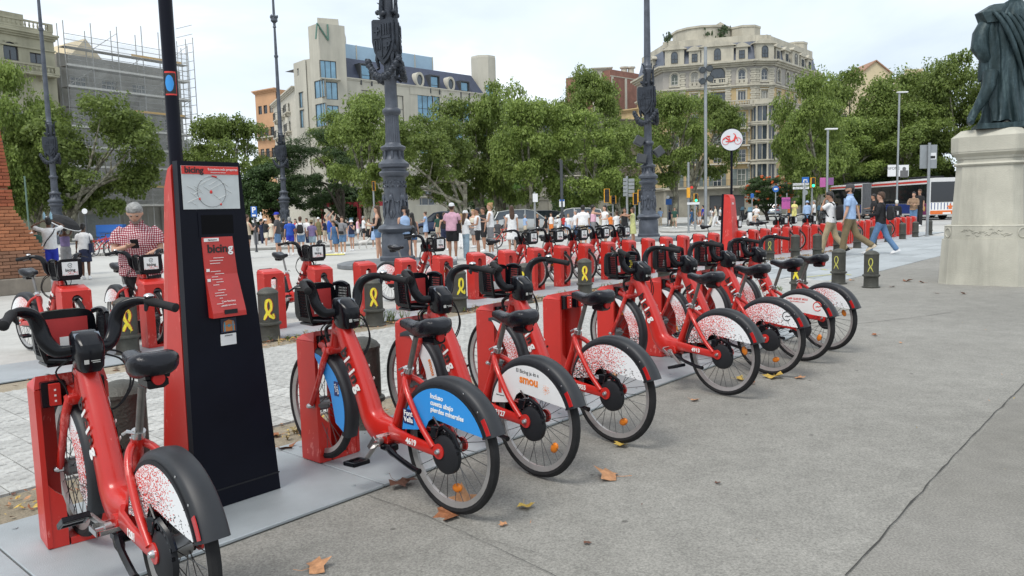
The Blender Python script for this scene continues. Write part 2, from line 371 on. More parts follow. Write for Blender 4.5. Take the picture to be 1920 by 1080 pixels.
class Facade:
    """wall in a frame: X along the wall, Y inward, Z up. holes are real openings."""
    def __init__(s, root, a, b, z0, z1):
        s.root = root; s.a = V((a[0], a[1], 0)); s.b = V((b[0], b[1], 0)); d = (s.b-s.a); s.w = d.length; d.normalize(); n = V((-d.y, d.x, 0))
        if n.dot(s.a) < 0: n = -n
        s.T = Matrix.Translation(s.a) @ Matrix((d, n, V((0, 0, 1)))).transposed().to_4x4(); s.z0, s.z1 = z0, z1; s.ry = REFY; s.h = []; s.d = d; s.n = n
    def u(s, px):            # where the ray of a pixel column meets the wall
        r = ray(px, s.ry); p = CAMP; den = r.x*s.d.y - r.y*s.d.x
        t = (s.a.x*s.d.y - s.a.y*s.d.x)/den; q = V((r.x*t, r.y*t, 0)); return (q-s.a).dot(s.d)
    def z(s, px, py):
        r = ray(px, py); den = r.x*s.d.y - r.y*s.d.x; t = (s.a.x*s.d.y - s.a.y*s.d.x)/den; return EYE + r.z*t
    def hole(s, u, z, w, h, arch=False):
        s.h.append((u-w/2, u+w/2, z, z+h)); return s
    def win(s, u, z, w, h, **k):
        arch = k.get('arch', False)
        s.hole(u, z, w, h + (w/2 if arch else 0)); window(s.root, s.T, u, z, w, h, **k)
        if arch: s.sp = getattr(s, 'sp', []) + [(u, z+h, w/2)]
    def wall(s, name, m, bands=(), reveal=.3, mats=None):
        us = sorted({0, s.w} | {x for h in s.h for x in h[:2] if 0 < x < s.w}); zs = sorted({s.z0, s.z1} | {x for h in s.h for x in h[2:] if s.z0 < x < s.z1} | {b_[0] for b_ in bands if s.z0 < b_[0] < s.z1})
        b = MB(); b.T = s.T
        for i in range(len(us)-1):
            for j in range(len(zs)-1):
                uc, zc = (us[i]+us[i+1])/2, (zs[j]+zs[j+1])/2
                if any(h[0] < uc < h[1] and h[2] < zc < h[3] for h in s.h): continue
                b.mi = 0
                for q in bands:
                    if zc > q[0]: b.mi = q[1]
                b.quad((us[i], 0, zs[j]), (us[i+1], 0, zs[j]), (us[i+1], 0, zs[j+1]), (us[i], 0, zs[j+1]))
        b.mi = 0
        for h in s.h:
            b.quad((h[0], 0, h[2]), (h[0], reveal, h[2]), (h[0], reveal, h[3]), (h[0], 0, h[3])); b.quad((h[1], 0, h[2]), (h[1], 0, h[3]), (h[1], reveal, h[3]), (h[1], reveal, h[2]))
            b.quad((h[0], 0, h[3]), (h[0], reveal, h[3]), (h[1], reveal, h[3]), (h[1], 0, h[3])); b.quad((h[0], 0, h[2]), (h[1], 0, h[2]), (h[1], reveal, h[2]), (h[0], reveal, h[2]))
            b.quad((h[0], reveal+.01, h[2]), (h[1], reveal+.01, h[2]), (h[1], reveal+.01, h[3]), (h[0], reveal+.01, h[3]))
        for (u, z, r) in getattr(s, 'sp', []):
            for sg in (-1, 1):
                for j in range(4):
                    t0, t1 = pi/2*j/4, pi/2*(j+1)/4
                    b.quad((u+sg*r, .004, z+r), (u+sg*r*cos(t0), .004, z+r*sin(t0)), (u+sg*r*cos(t1), .004, z+r*sin(t1)), (u+sg*r*cos(t1), .004, z+r))
        o = b.build(name, m, smooth=False); childw(o, s.root, Matrix.Identity(4)); return o
    def band(s, z, h, dep, m, name='cornice', u0=0, u1=None, steps=2):
        b = MB(); b.T = s.T; u1 = s.w if u1 is None else u1
        for i in range(steps): b.bb(u0-dep*(i+1)/steps*.5, u1+dep*(i+1)/steps*.5, -dep*(i+1)/steps, .05+i*.003, z+h*i/steps, z+h*(i+1)/steps-.002)
        o = b.build(name, m, smooth=False); return childw(o, s.root, Matrix.Identity(4))
    def balcony(s, u, z, w, dep=.8, m=None, iron=True, hh=1.0):
        b = MB(); b.T = s.T; b.bb(u-w/2, u+w/2, -dep, .02, z-.18, z, bev=.03)
        for q in (-w*.38, w*.38): b.bb(u+q-.1, u+q+.1, -dep*.7, .01, z-.55, z-.182)
        o = b.build('balcony', m or FR_M, smooth=False); childw(o, s.root, Matrix.Identity(4))
        r = MB(); r.T = s.T
        if iron:
            n = int(w/.16)
            for i in range(n+1): x = u-w/2+.04+(w-.08)*i/n; r.bb(x-.012, x+.012, -dep+.03, -dep+.05, z, z+hh-.04)
            for zz in (z+.08, z+hh-.04): r.bb(u-w/2, u+w/2, -dep+.02, -dep+.06, zz, zz+.04)
            for sx in (-1, 1): r.bb(u+sx*(w/2-.02)-.02, u+sx*(w/2-.02)+.02, -dep+.06, 0, z+hh-.04, z+hh)
            childw(r.build('railing', IRON, smooth=False), s.root, Matrix.Identity(4))
        else:
            n = int(w/.34); r.bb(u-w/2, u+w/2, -dep, -dep+.22, z+hh-.14, z+hh); r.bb(u-w/2, u+w/2, -dep, -dep+.2, z+.002, z+.12)
            for i in range(n): 
                x = u-w/2+w*(i+.5)/n; r.lathe([(.05, z+.12), (.1, z+.3), (.05, z+.55), (.09, z+hh-.142)], 6, (x, -dep+.1))
            for sx in (-1, 0, 1): r.bb(u+sx*(w/2-.15)-.2, u+sx*(w/2-.15)+.2, -dep-.02, -dep+.24, z+.004, z+hh+.004)
            childw(r.build('balustrade', m or FR_M, smooth=False), s.root, Matrix.Identity(4))
        return o
def body_poly(root, pts, z0, z1, m, name='wall_core', inset=.32):
    c = sum((V((p[0], p[1], 0)) for p in pts), V((0, 0, 0)))/len(pts)
    b = MB(); b.prismz([tuple((V((p[0], p[1], 0))+(c-V((p[0], p[1], 0))).normalized()*inset)[:2]) for p in pts], z0, z1)
    o = b.build(name, m, smooth=False); return childw(o, root, Matrix.Identity(4))
REFY = 390
def G2(px, Y): p = at(px, REFY, Y); return (p.x, p.y)

# ---- rounded corner building on the right
ST = M('stone_beige', (.46, .43, .35), .8, var=.12, sc=.8, dirt=.5, streak=True, bump=.2, bsc=8)
YEL = M('stucco_ochre', (.52, .39, .21), .85, var=.1, sc=.7, dirt=.4, streak=True)
GRYP = M('stucco_grey', (.33, .31, .28), .85, var=.08, sc=.8)
SLATE = M('slate_blue', (.075, .09, .125), .5, var=.2, sc=3)
STD = M('stone_ground_floor', (.27, .255, .21), .85, var=.15, sc=1, dirt=.4)
SHUT = M('shutter_grey', (.16, .19, .18), .6)
def corner_building():
    pA = [(1196, 125), (1245, 113), (1413, 109.6), (1448, 110), (1530, 123)]
    q = [G2(*p) for p in pA]; root = empty('apartment_building', (q[2][0], q[2][1], 0), 0, 'grand rounded corner apartment building with ochre walls, stone trim and blue slate mansard', 'building')
    F = [Facade(root, q[i], q[i+1], 0, 0) for i in range(4)]
    Z = lambda y: F[1].z(1400, y)
    zc = [0, Z(350), Z(305), Z(272), Z(240), Z(199), Z(161), Z(117)]; top = Z(76)
    cols = [[(1222,)], [(1266,), (1303,), (1345, 'big'), (1390,)], [(1432,)], [(1458,), (1474,), (1489,), (1503,), (1516,)]]
    for fi, f in enumerate(F):
        f.z0, f.z1 = 0, zc[7]
        for c in cols[fi]:
            u = f.u(c[0]); big = len(c) > 1; wd = 1.15 if fi != 3 else .95
            for lv in range(1, 7):
                z = zc[lv]; h = zc[lv+1]-z
                if fi == 2 and lv < 5: continue
                if lv == 6:
                    if big: f.win(u, z+h*.22, 2.1, h*.34, nx=4, nz=3, arch=True, gm=GLASS, fm=FR_D)
                    else: f.win(u, z+h*.24, wd*.85, h*.34, nx=2, nz=2, arch=True)
                elif lv == 5: f.win(u, z+h*.28, 2.3 if big else wd, h*.48, nx=4 if big else 3, nz=1, fm=FR_D if big else FR_W)
                else:
                    f.win(u, z+.12, wd, h*.72, nx=2, nz=3)
                    if fi == 1 and lv in (1,):
                        for sx in (-1, 1):
                            b = MB(); b.T = f.T; x = u+sx*(wd/2+.33); b.bb(x-.3, x+.3, -.06, -.005, z+.12, z+.12+h*.72)
                            for k in range(10): b.bb(x-.25, x+.25, -.085, -.061, z+.25+k*h*.066, z+.25+k*h*.066+.08)
                            childw(b.build('shutter', SHUT, smooth=False), root, Matrix.Identity(4))
        # ground floor doors
        if fi == 1:
            for px, w_ in ((1345, 2.2), (1300, 1.5), (1385, 1.6), (1262, 1.6)):
                u = f.u(px); f.h.append((u-w_/2, u+w_/2, .0, 3.0)); 
                b = MB(); b.T = f.T; b.bb(u-w_/2, u+w_/2, .2, .26, .02, 2.98); childw(b.build('door', FR_D, smooth=False), root, Matrix.Identity(4))
        if fi == 3:
            for k in range(4): u = f.w*(k+.5)/4; f.h.append((u-.8, u+.8, 0, 2.9))
        f.wall('wall', [STD, YEL, GRYP], bands=((zc[1], 1), (zc[6], 2)))
        f.band(zc[1]-.25, .5, .35, ST); f.band(zc[5]-.5, .55, .9, ST, steps=3); f.band(zc[6]-.2, .4, .35, ST); f.band(zc[7]-.5, .75, .9, ST, steps=3)
        # quoins and window surrounds
        b = MB(); b.T = f.T
        for c in cols[fi]:
            u = f.u(c[0]); z, h = zc[6], zc[7]-zc[6]; wd = 1.05 if len(c) > 1 else .5; w2 = wd+.2
            for lv in (5, 6):
                z, h = zc[lv], zc[lv+1]-zc[lv]; zt = z+h*(.62 if lv == 6 else .8); ww = (1.2 if len(c) > 1 else .62)
                for sx in (-1, 1): b.bb(u+sx*ww-.12, u+sx*ww+.12, -.08, -.002, z+h*.2, zt)
                b.bb(u-ww-.2, u+ww+.2, -.14, -.002, z+h*.14, z+h*.2)
                if lv == 6:
                    for j in range(8): 
                        t0, t1 = pi*j/8, pi*(j+1)/8; R0, R1 = ww-.12, ww+.14; z_ = zt-.02
                        b.prism([(u+R0*cos(t0), z_+R0*sin(t0)*.9), (u+R1*cos(t0), z_+R1*sin(t0)*.9), (u+R1*cos(t1), z_+R1*sin(t1)*.9), (u+R0*cos(t1), z_+R0*sin(t1)*.9)], -.1, -.004)
                else: b.bb(u-ww-.15, u+ww+.15, -.12, -.002, zt, zt+.18)
        if fi in (1, 2):
            for px in ((1281, 1327, 1365, 1411) if fi == 1 else (1418, 1445)):
                u = f.u(px)
                for k in range(int((zc[7]-zc[5]-.6)/.32)):
                    ww = .42 if k % 2 else .3; b.bb(u-ww, u+ww, -.11, -.003, zc[5]+.1+k*.32, zc[5]+.1+k*.32+.27)
        childw(b.build('stone_trim', ST, smooth=False), root, Matrix.Identity(4))
        # balconies
        if fi == 1:
            for px in (1266, 1303, 1345, 1390):
                for lv in (2, 3, 4): f.balcony(f.u(px), zc[lv], 2.3, .8)
            f.balcony(f.w*.45, zc[1]+.05, f.w*.86, .8, m=ST)
            f.balcony(f.u(1345), zc[6]+.55, 2.8, .3, m=ST, iron=False, hh=.7)
            f.balcony(f.u(1303), zc[6]+.35, 1.5, .3, m=ST, iron=False, hh=.6); f.balcony(f.u(1390), zc[6]+.35, 1.5, .3, m=ST, iron=False, hh=.6)
            f.balcony(f.w/2, zc[5]+.06, f.w*.96, .9, m=ST, iron=False, hh=.75)
        if fi == 3:
            f.balcony(f.w/2, zc[5]+.06, f.w*.9, .8, m=ST, iron=False, hh=.75)
            for lv in (1, 2, 3, 4): f.balcony(f.w*.5, zc[lv], f.w*.7, .8)
        # mansard: sloping slate with dormers
        z, h = zc[7]+.25, top-zc[7]-.25; b = MB(); b.T = f.T
        b.quad((0, .12, z), (f.w, .12, z), (f.w, .85, z+h), (0, .85, z+h)); childw(b.build('mansard_roof', SLATE, smooth=False), root, Matrix.Identity(4))
        for c in cols[fi]:
            u = f.u(c[0]); bigd = len(c) > 1 or c[0] in (1432, 1489, 1266); ww = (2.2 if len(c) > 1 else 1.35 if bigd else .8)
            d = MB(); d.T = f.T; d.bb(u-ww, u+ww, -.05 if bigd else .1, 1.28, z, z+h*(.86 if bigd else .74))
            pz = z+h*(.86 if bigd else .74)
            d.prism([(u-ww-.25, pz), (u+ww+.25, pz), (u+ww*.6, pz+.42), (u, pz+.75 if len(c) > 1 else pz+.55), (u-ww*.6, pz+.42)], -.2 if bigd else -.02, 1.2)
            d.prism([(u-ww-.35, pz-.12), (u+ww+.35, pz-.12), (u+ww+.35, pz+.02), (u-ww-.35, pz+.02)], -.28 if bigd else -.1, 1.1)
            o = childw(d.build('dormer', ST, smooth=False), root, Matrix.Identity(4))
            window(root, f.T, u, z+.35, .95 if bigd else .8, h*.42, nx=2, nz=2, arch=bigd, y=-.08 if bigd else .07, fm=FR_D)
        b = MB(); b.T = f.T; b.bb(-.1, f.w+.1, .9, 2.2, top-.02, top+.9); childw(b.build('parapet', ST, smooth=False), root, Matrix.Identity(4))
    body_poly(root, q+[G2(1545, 150), G2(1200, 150)], 0, zc[7], STD)
    c = body_poly(root, q+[G2(1545, 150), G2(1200, 150)], zc[7]+.3, top+.5, ST, 'attic', 1.6)
    # roof terraces and turret
    def blk(px0, px1, y0, y1, Y, n=8):
        a = at(px0, y1, Y); b2 = at(px1, y1, Y); zt = zat((px0+px1)/2, y0, Y); r = (b2.x-a.x)/2; c_ = ((a.x+b2.x)/2, Y)
        b = MB(); b.lathe([(r, top+.4), (r, zt-.3), (r*1.04, zt-.28), (r*1.04, zt)], n, c_, pi/8); childw(b.build('roof_terrace', ST, smooth=False), root, Matrix.Identity(4))
    blk(1262, 1372, 60, 80, 118, 14); blk(1367, 1424, 53, 80, 116, 8); blk(1470, 1512, 82, 95, 124, 8)
    a = at(1344, 47, 119); b = MB(); b.prism([(a.x-4.3, top+.4), (a.x+4.3, top+.4), (a.x+3.8, a.z-2.3), (a.x, a.z), (a.x-3.8, a.z-2.3)], 117, 121)
    childw(b.build('roof_gable', ST, smooth=False), root, Matrix.Identity(4))
    # half-round bay with glazed storeys
    f = F[2]; uc = f.w/2; rad = f.w/2+.65; bay = MB(); bay.T = f.T; gl = MB(); gl.T = f.T; col = MB(); col.T = f.T
    def arc(r, z, n=16): return [(uc+r*cos(pi+pi*j/n), r*.8*sin(pi+pi*j/n)+.3, z) for j in range(n+1)]
    def ringband(r0, z0, z1, dst): dst.loft([arc(r0-.35, z0), arc(r0, z0), arc(r0, z1), arc(r0-.35, z1)], caps=False, closed=False)
    for i, (ya, yb) in enumerate(((308, 346), (268, 300), (234, 263), (200, 229))):
        za, zb = f.z(1432, yb), f.z(1432, ya)
        gl.loft([arc(rad-.3, za), arc(rad-.3, zb)], caps=False)
        for j in range(0, 17, 4 if i else 4):
            t = pi+pi*j/16; p = (uc+(rad-.08)*cos(t), (rad-.08)*.8*sin(t)+.3); col.lathe([(.2, za), (.14, za+.2), (.13, zb-.2), (.2, zb)], 8, p)
        for j in range(2, 16, 4):
            t = pi+pi*j/16; p = (uc+(rad-.26)*cos(t), (rad-.26)*.8*sin(t)+.3); col.lathe([(.05, za), (.05, zb)], 6, p)
        ringband(rad, za-.55, za, bay); ringband(rad+.18, za-.12, za+.06, bay); ringband(rad+.12, zb, zb+.22, bay)
        bay.loft([arc(rad+.1, zb+.2), arc(.05, zb+.2)], caps=False); bay.loft([arc(.05, za-.5), arc(rad, za-.5)], caps=False)
    z5 = f.z(1432, 197); ringband(rad+.25, z5, z5+.25, bay); ringband(rad, z5+.2, z5+.75, bay)
    zb = f.z(1432, 347); bay.loft([arc(rad, zb), arc(rad*.6, zb-1.2), arc(.3, zb-1.9)], caps=False)
    o = childw(bay.build('bay_window', ST, angle=30), root, Matrix.Identity(4)); gp = gl.build('bay_glazing', GLASS); childw(gp, root, Matrix.Identity(4)); childw(col.build('bay_columns', ST), root, Matrix.Identity(4))
    # roof plants
    for px, py, r_ in ((1252, 75, .9), (1327, 66, .8), (1350, 66, 1.0), (1358, 58, .7)):
        p = at(px, py, 114); bb_ = MB()
        for k in range(60):
            q_ = V((random.gauss(0, r_*.4), random.gauss(0, r_*.4), random.gauss(0, r_*.4))); a_ = random.random()*6
            bb_.quad(q_, q_+V((cos(a_)*.3, sin(a_)*.3, .1)), q_+V((cos(a_)*.3, sin(a_)*.3, .4)), q_+V((0, 0, .3)))
        o = bb_.build('terrace_bush', M('leaf_dark', (.035, .06, .02), .6), smooth=False); o.location = p; tag(o, {1252: 'low green bush on the left end of the corner building roof', 1327: 'small bush on the roof left of the turret gable', 1350: 'larger green bush on the roof beside the turret gable', 1358: 'taller dark shrub on the roof right of the turret gable'}[px], 'bush', 'bushes on the corner building roof')
corner_building()

# ---- modern hotel with slate roof and towers
LIME = M('limestone_pale', (.47, .45, .38), .8, var=.07, sc=.5, dirt=.4, streak=True)
NAVY = M('slate_navy', (.045, .055, .09), .55, var=.15, sc=3)
def hotel():
    global REFY
    REFY = 160
    a, b2 = G2(650, 93), G2(912, 109); root = empty('hotel_building', (a[0], a[1], 0), 0, 'pale stone hotel with navy slate roof, oval dormers and tall square towers', 'building')
    f = Facade(root, a, b2, 0, 0); ztop = f.z(700, 153); f.z1 = ztop; rt = f.z(700, 110)
    for px, yt, yb, w, nx in ((687, 163, 240, 1.5, 1), (797, 172, 290, 2.6, 3), (853, 182, 290, 2.6, 3), (740, 172, 290, 2.6, 3), (818, 175, 290, 1.1, 1), (874, 185, 290, 1.1, 1), (905, 190, 290, 1.3, 2)):
        u = f.u(px); z1, z0 = f.z(px, yt), f.z(px, yb); hh = (z1-z0)
        k = 2 if hh > 6 else 1
        for i in range(k): f.win(u, z0+i*hh/k+.15, w, hh/k-.55, nx=nx, nz=2, fm=FR_D, gm=GLASSB)
    for px in (735, 790, 840, 893): u = f.u(px); f.win(u, f.z(px, 385), 3.2, 1.9, nx=3, nz=1, fm=FR_W); 
    for px in (700, 760, 812, 865): u = f.u(px); f.win(u, f.z(px, 358), 3.4, 2.6, nx=3, nz=2, fm=FR_W)
    f.wall('wall', LIME)
    f.band(f.z(750, 342), .35, .6, LIME, 'ledge'); f.band(f.z(750, 372), .3, .5, LIME, 'ledge'); f.band(ztop-.15, .3, .15, LIME)
    b = MB(); b.T = f.T; b.quad((-.2, .02, ztop+.1), (f.w-.5, .02, ztop+.1), (f.w-1.4, 1.6, rt), (-.2, 1.6, rt)); b.quad((f.w-.5, .02, ztop+.1), (f.w-.5, 9, ztop+.1), (f.w-1.4, 9, rt), (f.w-1.4, 1.6, rt)); b.quad((-.2, 1.6, rt), (f.w-1.4, 1.6, rt), (f.w-1.4, 14, rt), (-.2, 14, rt))
    childw(b.build('mansard_roof', NAVY, smooth=False), root, Matrix.Identity(4))
    for px, y0, y1, in ((687, 122, 160), (815, 143, 176), (871, 154, 186)):
        u = f.u(px); z0, z1 = f.z(px, y1), f.z(px, y0)
        d = MB(); d.T = f.T; d.bb(u-.85, u-.68, -.1, 1.2, z0, z1); d.bb(u+.68, u+.85, -.1, 1.2, z0, z1); d.bb(u-.85, u+.85, -.1, 1.4, z1, z1+.15); childw(d.build('dormer', FR_D, smooth=False), root, Matrix.Identity(4))
        window(root, f.T, u, z0, 1.3, z1-z0-.02, nx=1, nz=2, y=.1, fm=FR_D, gm=GLASSB)
    for px, py in ((787, 150), (845, 158)):
        u = f.u(px); z = f.z(px, py); d = MB(); d.T = f.T
        ring = lambda r, y: [(u+r*cos(2*pi*j/24)*.8, y, z+r*1.15*sin(2*pi*j/24)) for j in range(24)]
        d.loft([ring(.86, 1.0), ring(.86, -.12), ring(.60, -.12), ring(.60, .15)], caps=False); o = childw(d.build('oval_dormer', LIME), root, Matrix.Identity(4))
        d = MB(); d.T = f.T; d.add(ring(.62, .05), [tuple(range(24))]); childw(d.build('oval_pane', GLASS, smooth=False), root, Matrix.Identity(4))
        d = MB(); d.T = f.T; d.bb(u-1.7, u+1.7, -.06, .1, ztop-1.0, ztop+.12); childw(d.build('dormer_base', LIME, smooth=False), root, Matrix.Identity(4))
    # glass penthouse
    b = MB(); b.T = f.T; u0, u1 = .3, f.u(836); zt = f.z(657, 73); b.bb(u0, u1, 2.6, 8, rt+.01, zt)
    childw(b.build('glass_penthouse', M('pale_blue_glass', (.30, .42, .52), .12, .2, var=.1, sc=.4), smooth=False), root, Matrix.Identity(4))
    for k in range(6): 
        m_ = MB(); m_.T = f.T; x = u0+(u1-u0)*k/5; m_.bb(x-.05, x+.05, 2.52, 2.6, rt, zt+.03); childw(m_.build('mullion', FR_M, smooth=False), root, Matrix.Identity(4))
    # main tower
    p0, p1 = G2(583, 92.5), G2(603, 90.8); p2 = G2(651, 92.6)
    zt = zat(620, 47, 92); zt2 = zat(620, 34, 93)
    fl = Facade(root, p0, p1, 0, zt); fr = Facade(root, p1, p2, 0, zt)
    for (y0, y1, x0, x1, nx) in ((112, 147, 596, 627, 3), (153, 186, 588, 609, 2), (153, 186, 611, 633, 2), (197, 240, 588, 609, 2), (197, 240, 611, 633, 2)):
        fc = fl if x1 < 610 and x0 < 590 else fr; 
        u0, u1 = fc.u(x0), fc.u(x1); fc.win(max(.9, (u0+u1)/2), fc.z(x0, y1), min(abs(u1-u0), fc.w-.2), fc.z(x0, y0)-fc.z(x0, y1), nx=nx, nz=1, gm=GLASSB, fm=FR_D, y=.1)
    fl.wall('tower_wall', LIME, reveal=.2); fr.wall('tower_wall', LIME, reveal=.2)
    fr.band(fr.z(620, 152), .25, .5, LIME, 'ledge', u1=fr.u(634)); 
    body_poly(root, [p0, p1, p2, G2(655, 99), G2(583, 99)], 0, zt, LIME, inset=.25)
    b = MB(); q0, q1 = G2(601, 92.6), G2(640, 93.6); b.prismz([q0, q1, G2(641, 98), G2(600, 98)], zt, zt2); childw(b.build('tower_top', LIME, smooth=False), root, Matrix.Identity(4))
    b = MB(); b.T = fr.T; gm = M('sign_green', (.10, .20, .16), .5)
    zz0, zz1 = fr.z(605, 75), fr.z(605, 45); u0, u1 = fr.u(605)-1.2+.6, fr.u(619)
    for pts in (((u0, zz0), (u0+.25, zz1)), ((u0+.25, zz1), (u1, zz0)), ((u1, zz0), (u1, zz1))):
        b.tube([(pts[0][0], -.12, pts[0][1]), (pts[1][0], -.12, pts[1][1])], .1, 4)
    childw(b.build('letter_sign', gm, smooth=False), root, Matrix.Identity(4))
    # wing at the left and right tower
    q = [G2(552, 97), G2(575, 94.5), G2(584, 94)]; zt = zat(560, 116, 96)
    fw = Facade(root, q[0], q[1], 0, zt)
    for y0, y1 in ((172, 202), (206, 240)): fw.win(fw.w*.5, fw.z(565, y1), 1.3, fw.z(565, y0)-fw.z(565, y1), nx=2, nz=1, gm=GLASSB, fm=FR_D)
    fw.win(fw.w*.35, fw.z(560, 142), .5, .9, nx=1, nz=1); fw.wall('wing_wall', LIME); body_poly(root, [q[0], q[1], q[2], G2(584, 101), G2(552, 101)], 0, zt-.02, LIME, inset=.25)
    c = at(905, 102, 109); b = MB(); r = (at(930, 102, 109).x-at(880, 102, 109).x)/2; b.lathe([(r, 0), (r, c.z-.3), (r*.97, c.z)], 8, (c.x, 111), pi/8); childw(b.build('side_tower', LIME, smooth=False), root, Matrix.Identity(4))
    window(root, Matrix.Translation((at(917, 168, 107).x, 111-r-.05, 0)), 0, zat(917, 178, 108), 1.1, 1.6, nx=1, nz=1, gm=GLASSB, y=0)
    body_poly(root, [a, b2, G2(900, 122), G2(655, 112)], 0, ztop, LIME)
hotel(); REFY = 230

# ---- simple street fronts: rows of windows from pixel columns and heights
def front(name, label, x0, Y0, x1, Y1, ytop, xref, m, cols, rows, wd=1.1, depth=12, fm=None, balc=(), corn=True, arch_top=False, ground=None, cat='building', nx=2):
    a, b_ = G2(x0, Y0), G2(x1, Y1); root = empty(name, (a[0], a[1], 0), 0, label, cat); f = Facade(root, a, b_, 0, 0); f.z1 = f.z(xref, ytop)
    for c in cols:
        u = f.u(c)
        if not (wd*.6 < u < f.w-wd*.6): continue
        for i, (y0, y1) in enumerate(rows):
            za, zb = f.z(xref, y1), f.z(xref, y0); ar = arch_top and i == 0
            f.win(u, za, wd, zb-za-(wd/2 if ar else 0), nx=nx, nz=2, fm=fm or FR_D, arch=ar)
            if i in balc: f.balcony(u, za, wd*2, .6)
    if ground:
        k = int(f.w/ground); 
        for i in range(k): u = f.w*(i+.5)/k; f.h.append((u-ground*.34, u+ground*.34, 0, 3.1)); 
    f.wall('wall', m)
    if corn: f.band(f.z1-.4, .5, .5, m[0] if isinstance(m, list) else m, steps=3)
    f.band(3.6, .35, .3, FR_M, 'ledge')
    n = f.n*depth; body_poly(root, [a, b_, (b_[0]+n.x, b_[1]+n.y), (a[0]+n.x, a[1]+n.y)], 0, f.z1-.02, m[0] if isinstance(m, list) else m)
    return root, f
ORG = M('stucco_orange', (.50, .29, .16), .85, var=.1, sc=.5, dirt=.2)
front('orange_building', 'narrow orange apartment house seen past the left trees', 481, 122, 520, 119, 168, 505, ORG, (489, 499, 510), ((196, 212), (238, 256), (278, 297), (318, 336)), .9, balc=(1, 2), fm=FR_D)
front('ornate_building', 'grey ornate old house with arched top windows between orange house and hotel', 514, 117, 556, 101, 178, 535, FR_M, (522, 532, 543), ((198, 216), (232, 252), (268, 290), (310, 332)), 1.1, balc=(0, 1, 2, 3), arch_top=True)
BRK = M('brick_red_far', (.24, .115, .085), .85, var=.2, sc=1.2, dirt=.3)
r_, f_ = front('brick_building', 'red brick building with pale vertical strips behind the trees', 1146, 150, 1215, 158, 134, 1170, BRK, (), ((150, 160),), corn=False)
for px in (1149, 1174, 1203):
    b = MB(); b.T = f_.T; u = max(.4, f_.u(px)); b.bb(u-.32, u+.32, -.08, -.002, 4, f_.z(1170, 146)); childw(b.build('pale_strip', FR_M, smooth=False), r_, Matrix.Identity(4))
f_.band(f_.z(1170, 147), .18, .12, FR_M, 'ledge')
for px in (1173, 1186): 
    p = at(px, 122, 155); b = MB(); b.lathe([(.7, p.z-2.2), (.6, p.z-.3), (.9, p.z-.28), (.9, p.z)], 8, (p.x, 157)); childw(b.build('chimney', FR_M, smooth=False), r_, Matrix.Identity(4))
front('beige_building', 'plain beige block left of the red brick building above the trees', 1112, 152, 1148, 151.5, 128, 1125, FR_M, (), ((150, 160),))
front('terrace_building', 'low ochre house with roof terrace below the brick building', 1150, 128, 1206, 124, 206, 1180, YEL, (1165, 1180, 1195), ((240, 262), (290, 312)), 1.1, balc=(0, 1))
REFY = 350
front('street_building', 'dark stone street front with shop openings behind the middle trees', 925, 118, 1150, 121, 215, 1000, STD, tuple(range(940, 1145, 22)), ((232, 252), (268, 290), (308, 330)), 1.2, balc=(0, 1, 2), ground=4.2)
front('street_building', 'shuttered stone house with dark shop openings left of the ochre corner building', 1150, 121, 1200, 123.5, 225, 1175, STD, (1160, 1178, 1192), ((240, 262), (290, 312), (330, 348)), 1.2, balc=(0, 1), ground=3.6)
front('street_building', 'grey balconied houses in shade right of the corner building', 1531, 124, 1760, 150, 215, 1560, STD, tuple(range(1545, 1750, 18)), ((240, 262), (275, 296), (308, 330)), 1.1, balc=(0, 1, 2), ground=4)
CRM = M('stucco_cream', (.55, .46, .30), .85, var=.08, sc=.6)
def gable(name, label, x0, x1, yw, yp, Y, m):
    a, b_, c = at(x0, yw, Y), at(x1, yw, Y), at((x0+x1)/2, yp, Y); r = empty(name, (c.x, Y, 0), 0, label, 'building'); b = MB()
    b.prism([(a.x, 0), (b_.x, 0), (b_.x, b_.z), (c.x, c.z), (a.x, a.z)], Y, Y+9); childw(b.build('wall', m, smooth=False), r, Matrix.Identity(4))
    b = MB()
    for p, q in ((a, c), (c, b_)): b.prism([(p.x, p.z+.01), (q.x, q.z+.01), (q.x, q.z+.3), (p.x, p.z+.3)], Y-.4, Y+9.2)
    childw(b.build('roof', M('roof_tile', (.30, .17, .11), .85, var=.25, sc=4), smooth=False), r, Matrix.Identity(4)); return r
gable('gabled_house', 'cream gable with tiny chimney rising above the right trees', 1612, 1672, 139, 115, 175, CRM)
a = at(1700, 132, 178); b_ = at(1731, 132, 178); r = empty('crenellated_tower', (a.x, 178, 0), 0, 'sandy battlemented rooftop above the right trees', 'building'); b = MB(); b.bb(a.x, b_.x, 178, 184, 0, a.z-1)
for k in range(5): w = (b_.x-a.x)/9; b.bb(a.x+2*k*w, a.x+(2*k+1)*w, 178.01, 179, a.z-1, a.z+.3)
childw(b.build('wall', CRM, smooth=False), r, Matrix.Identity(4))

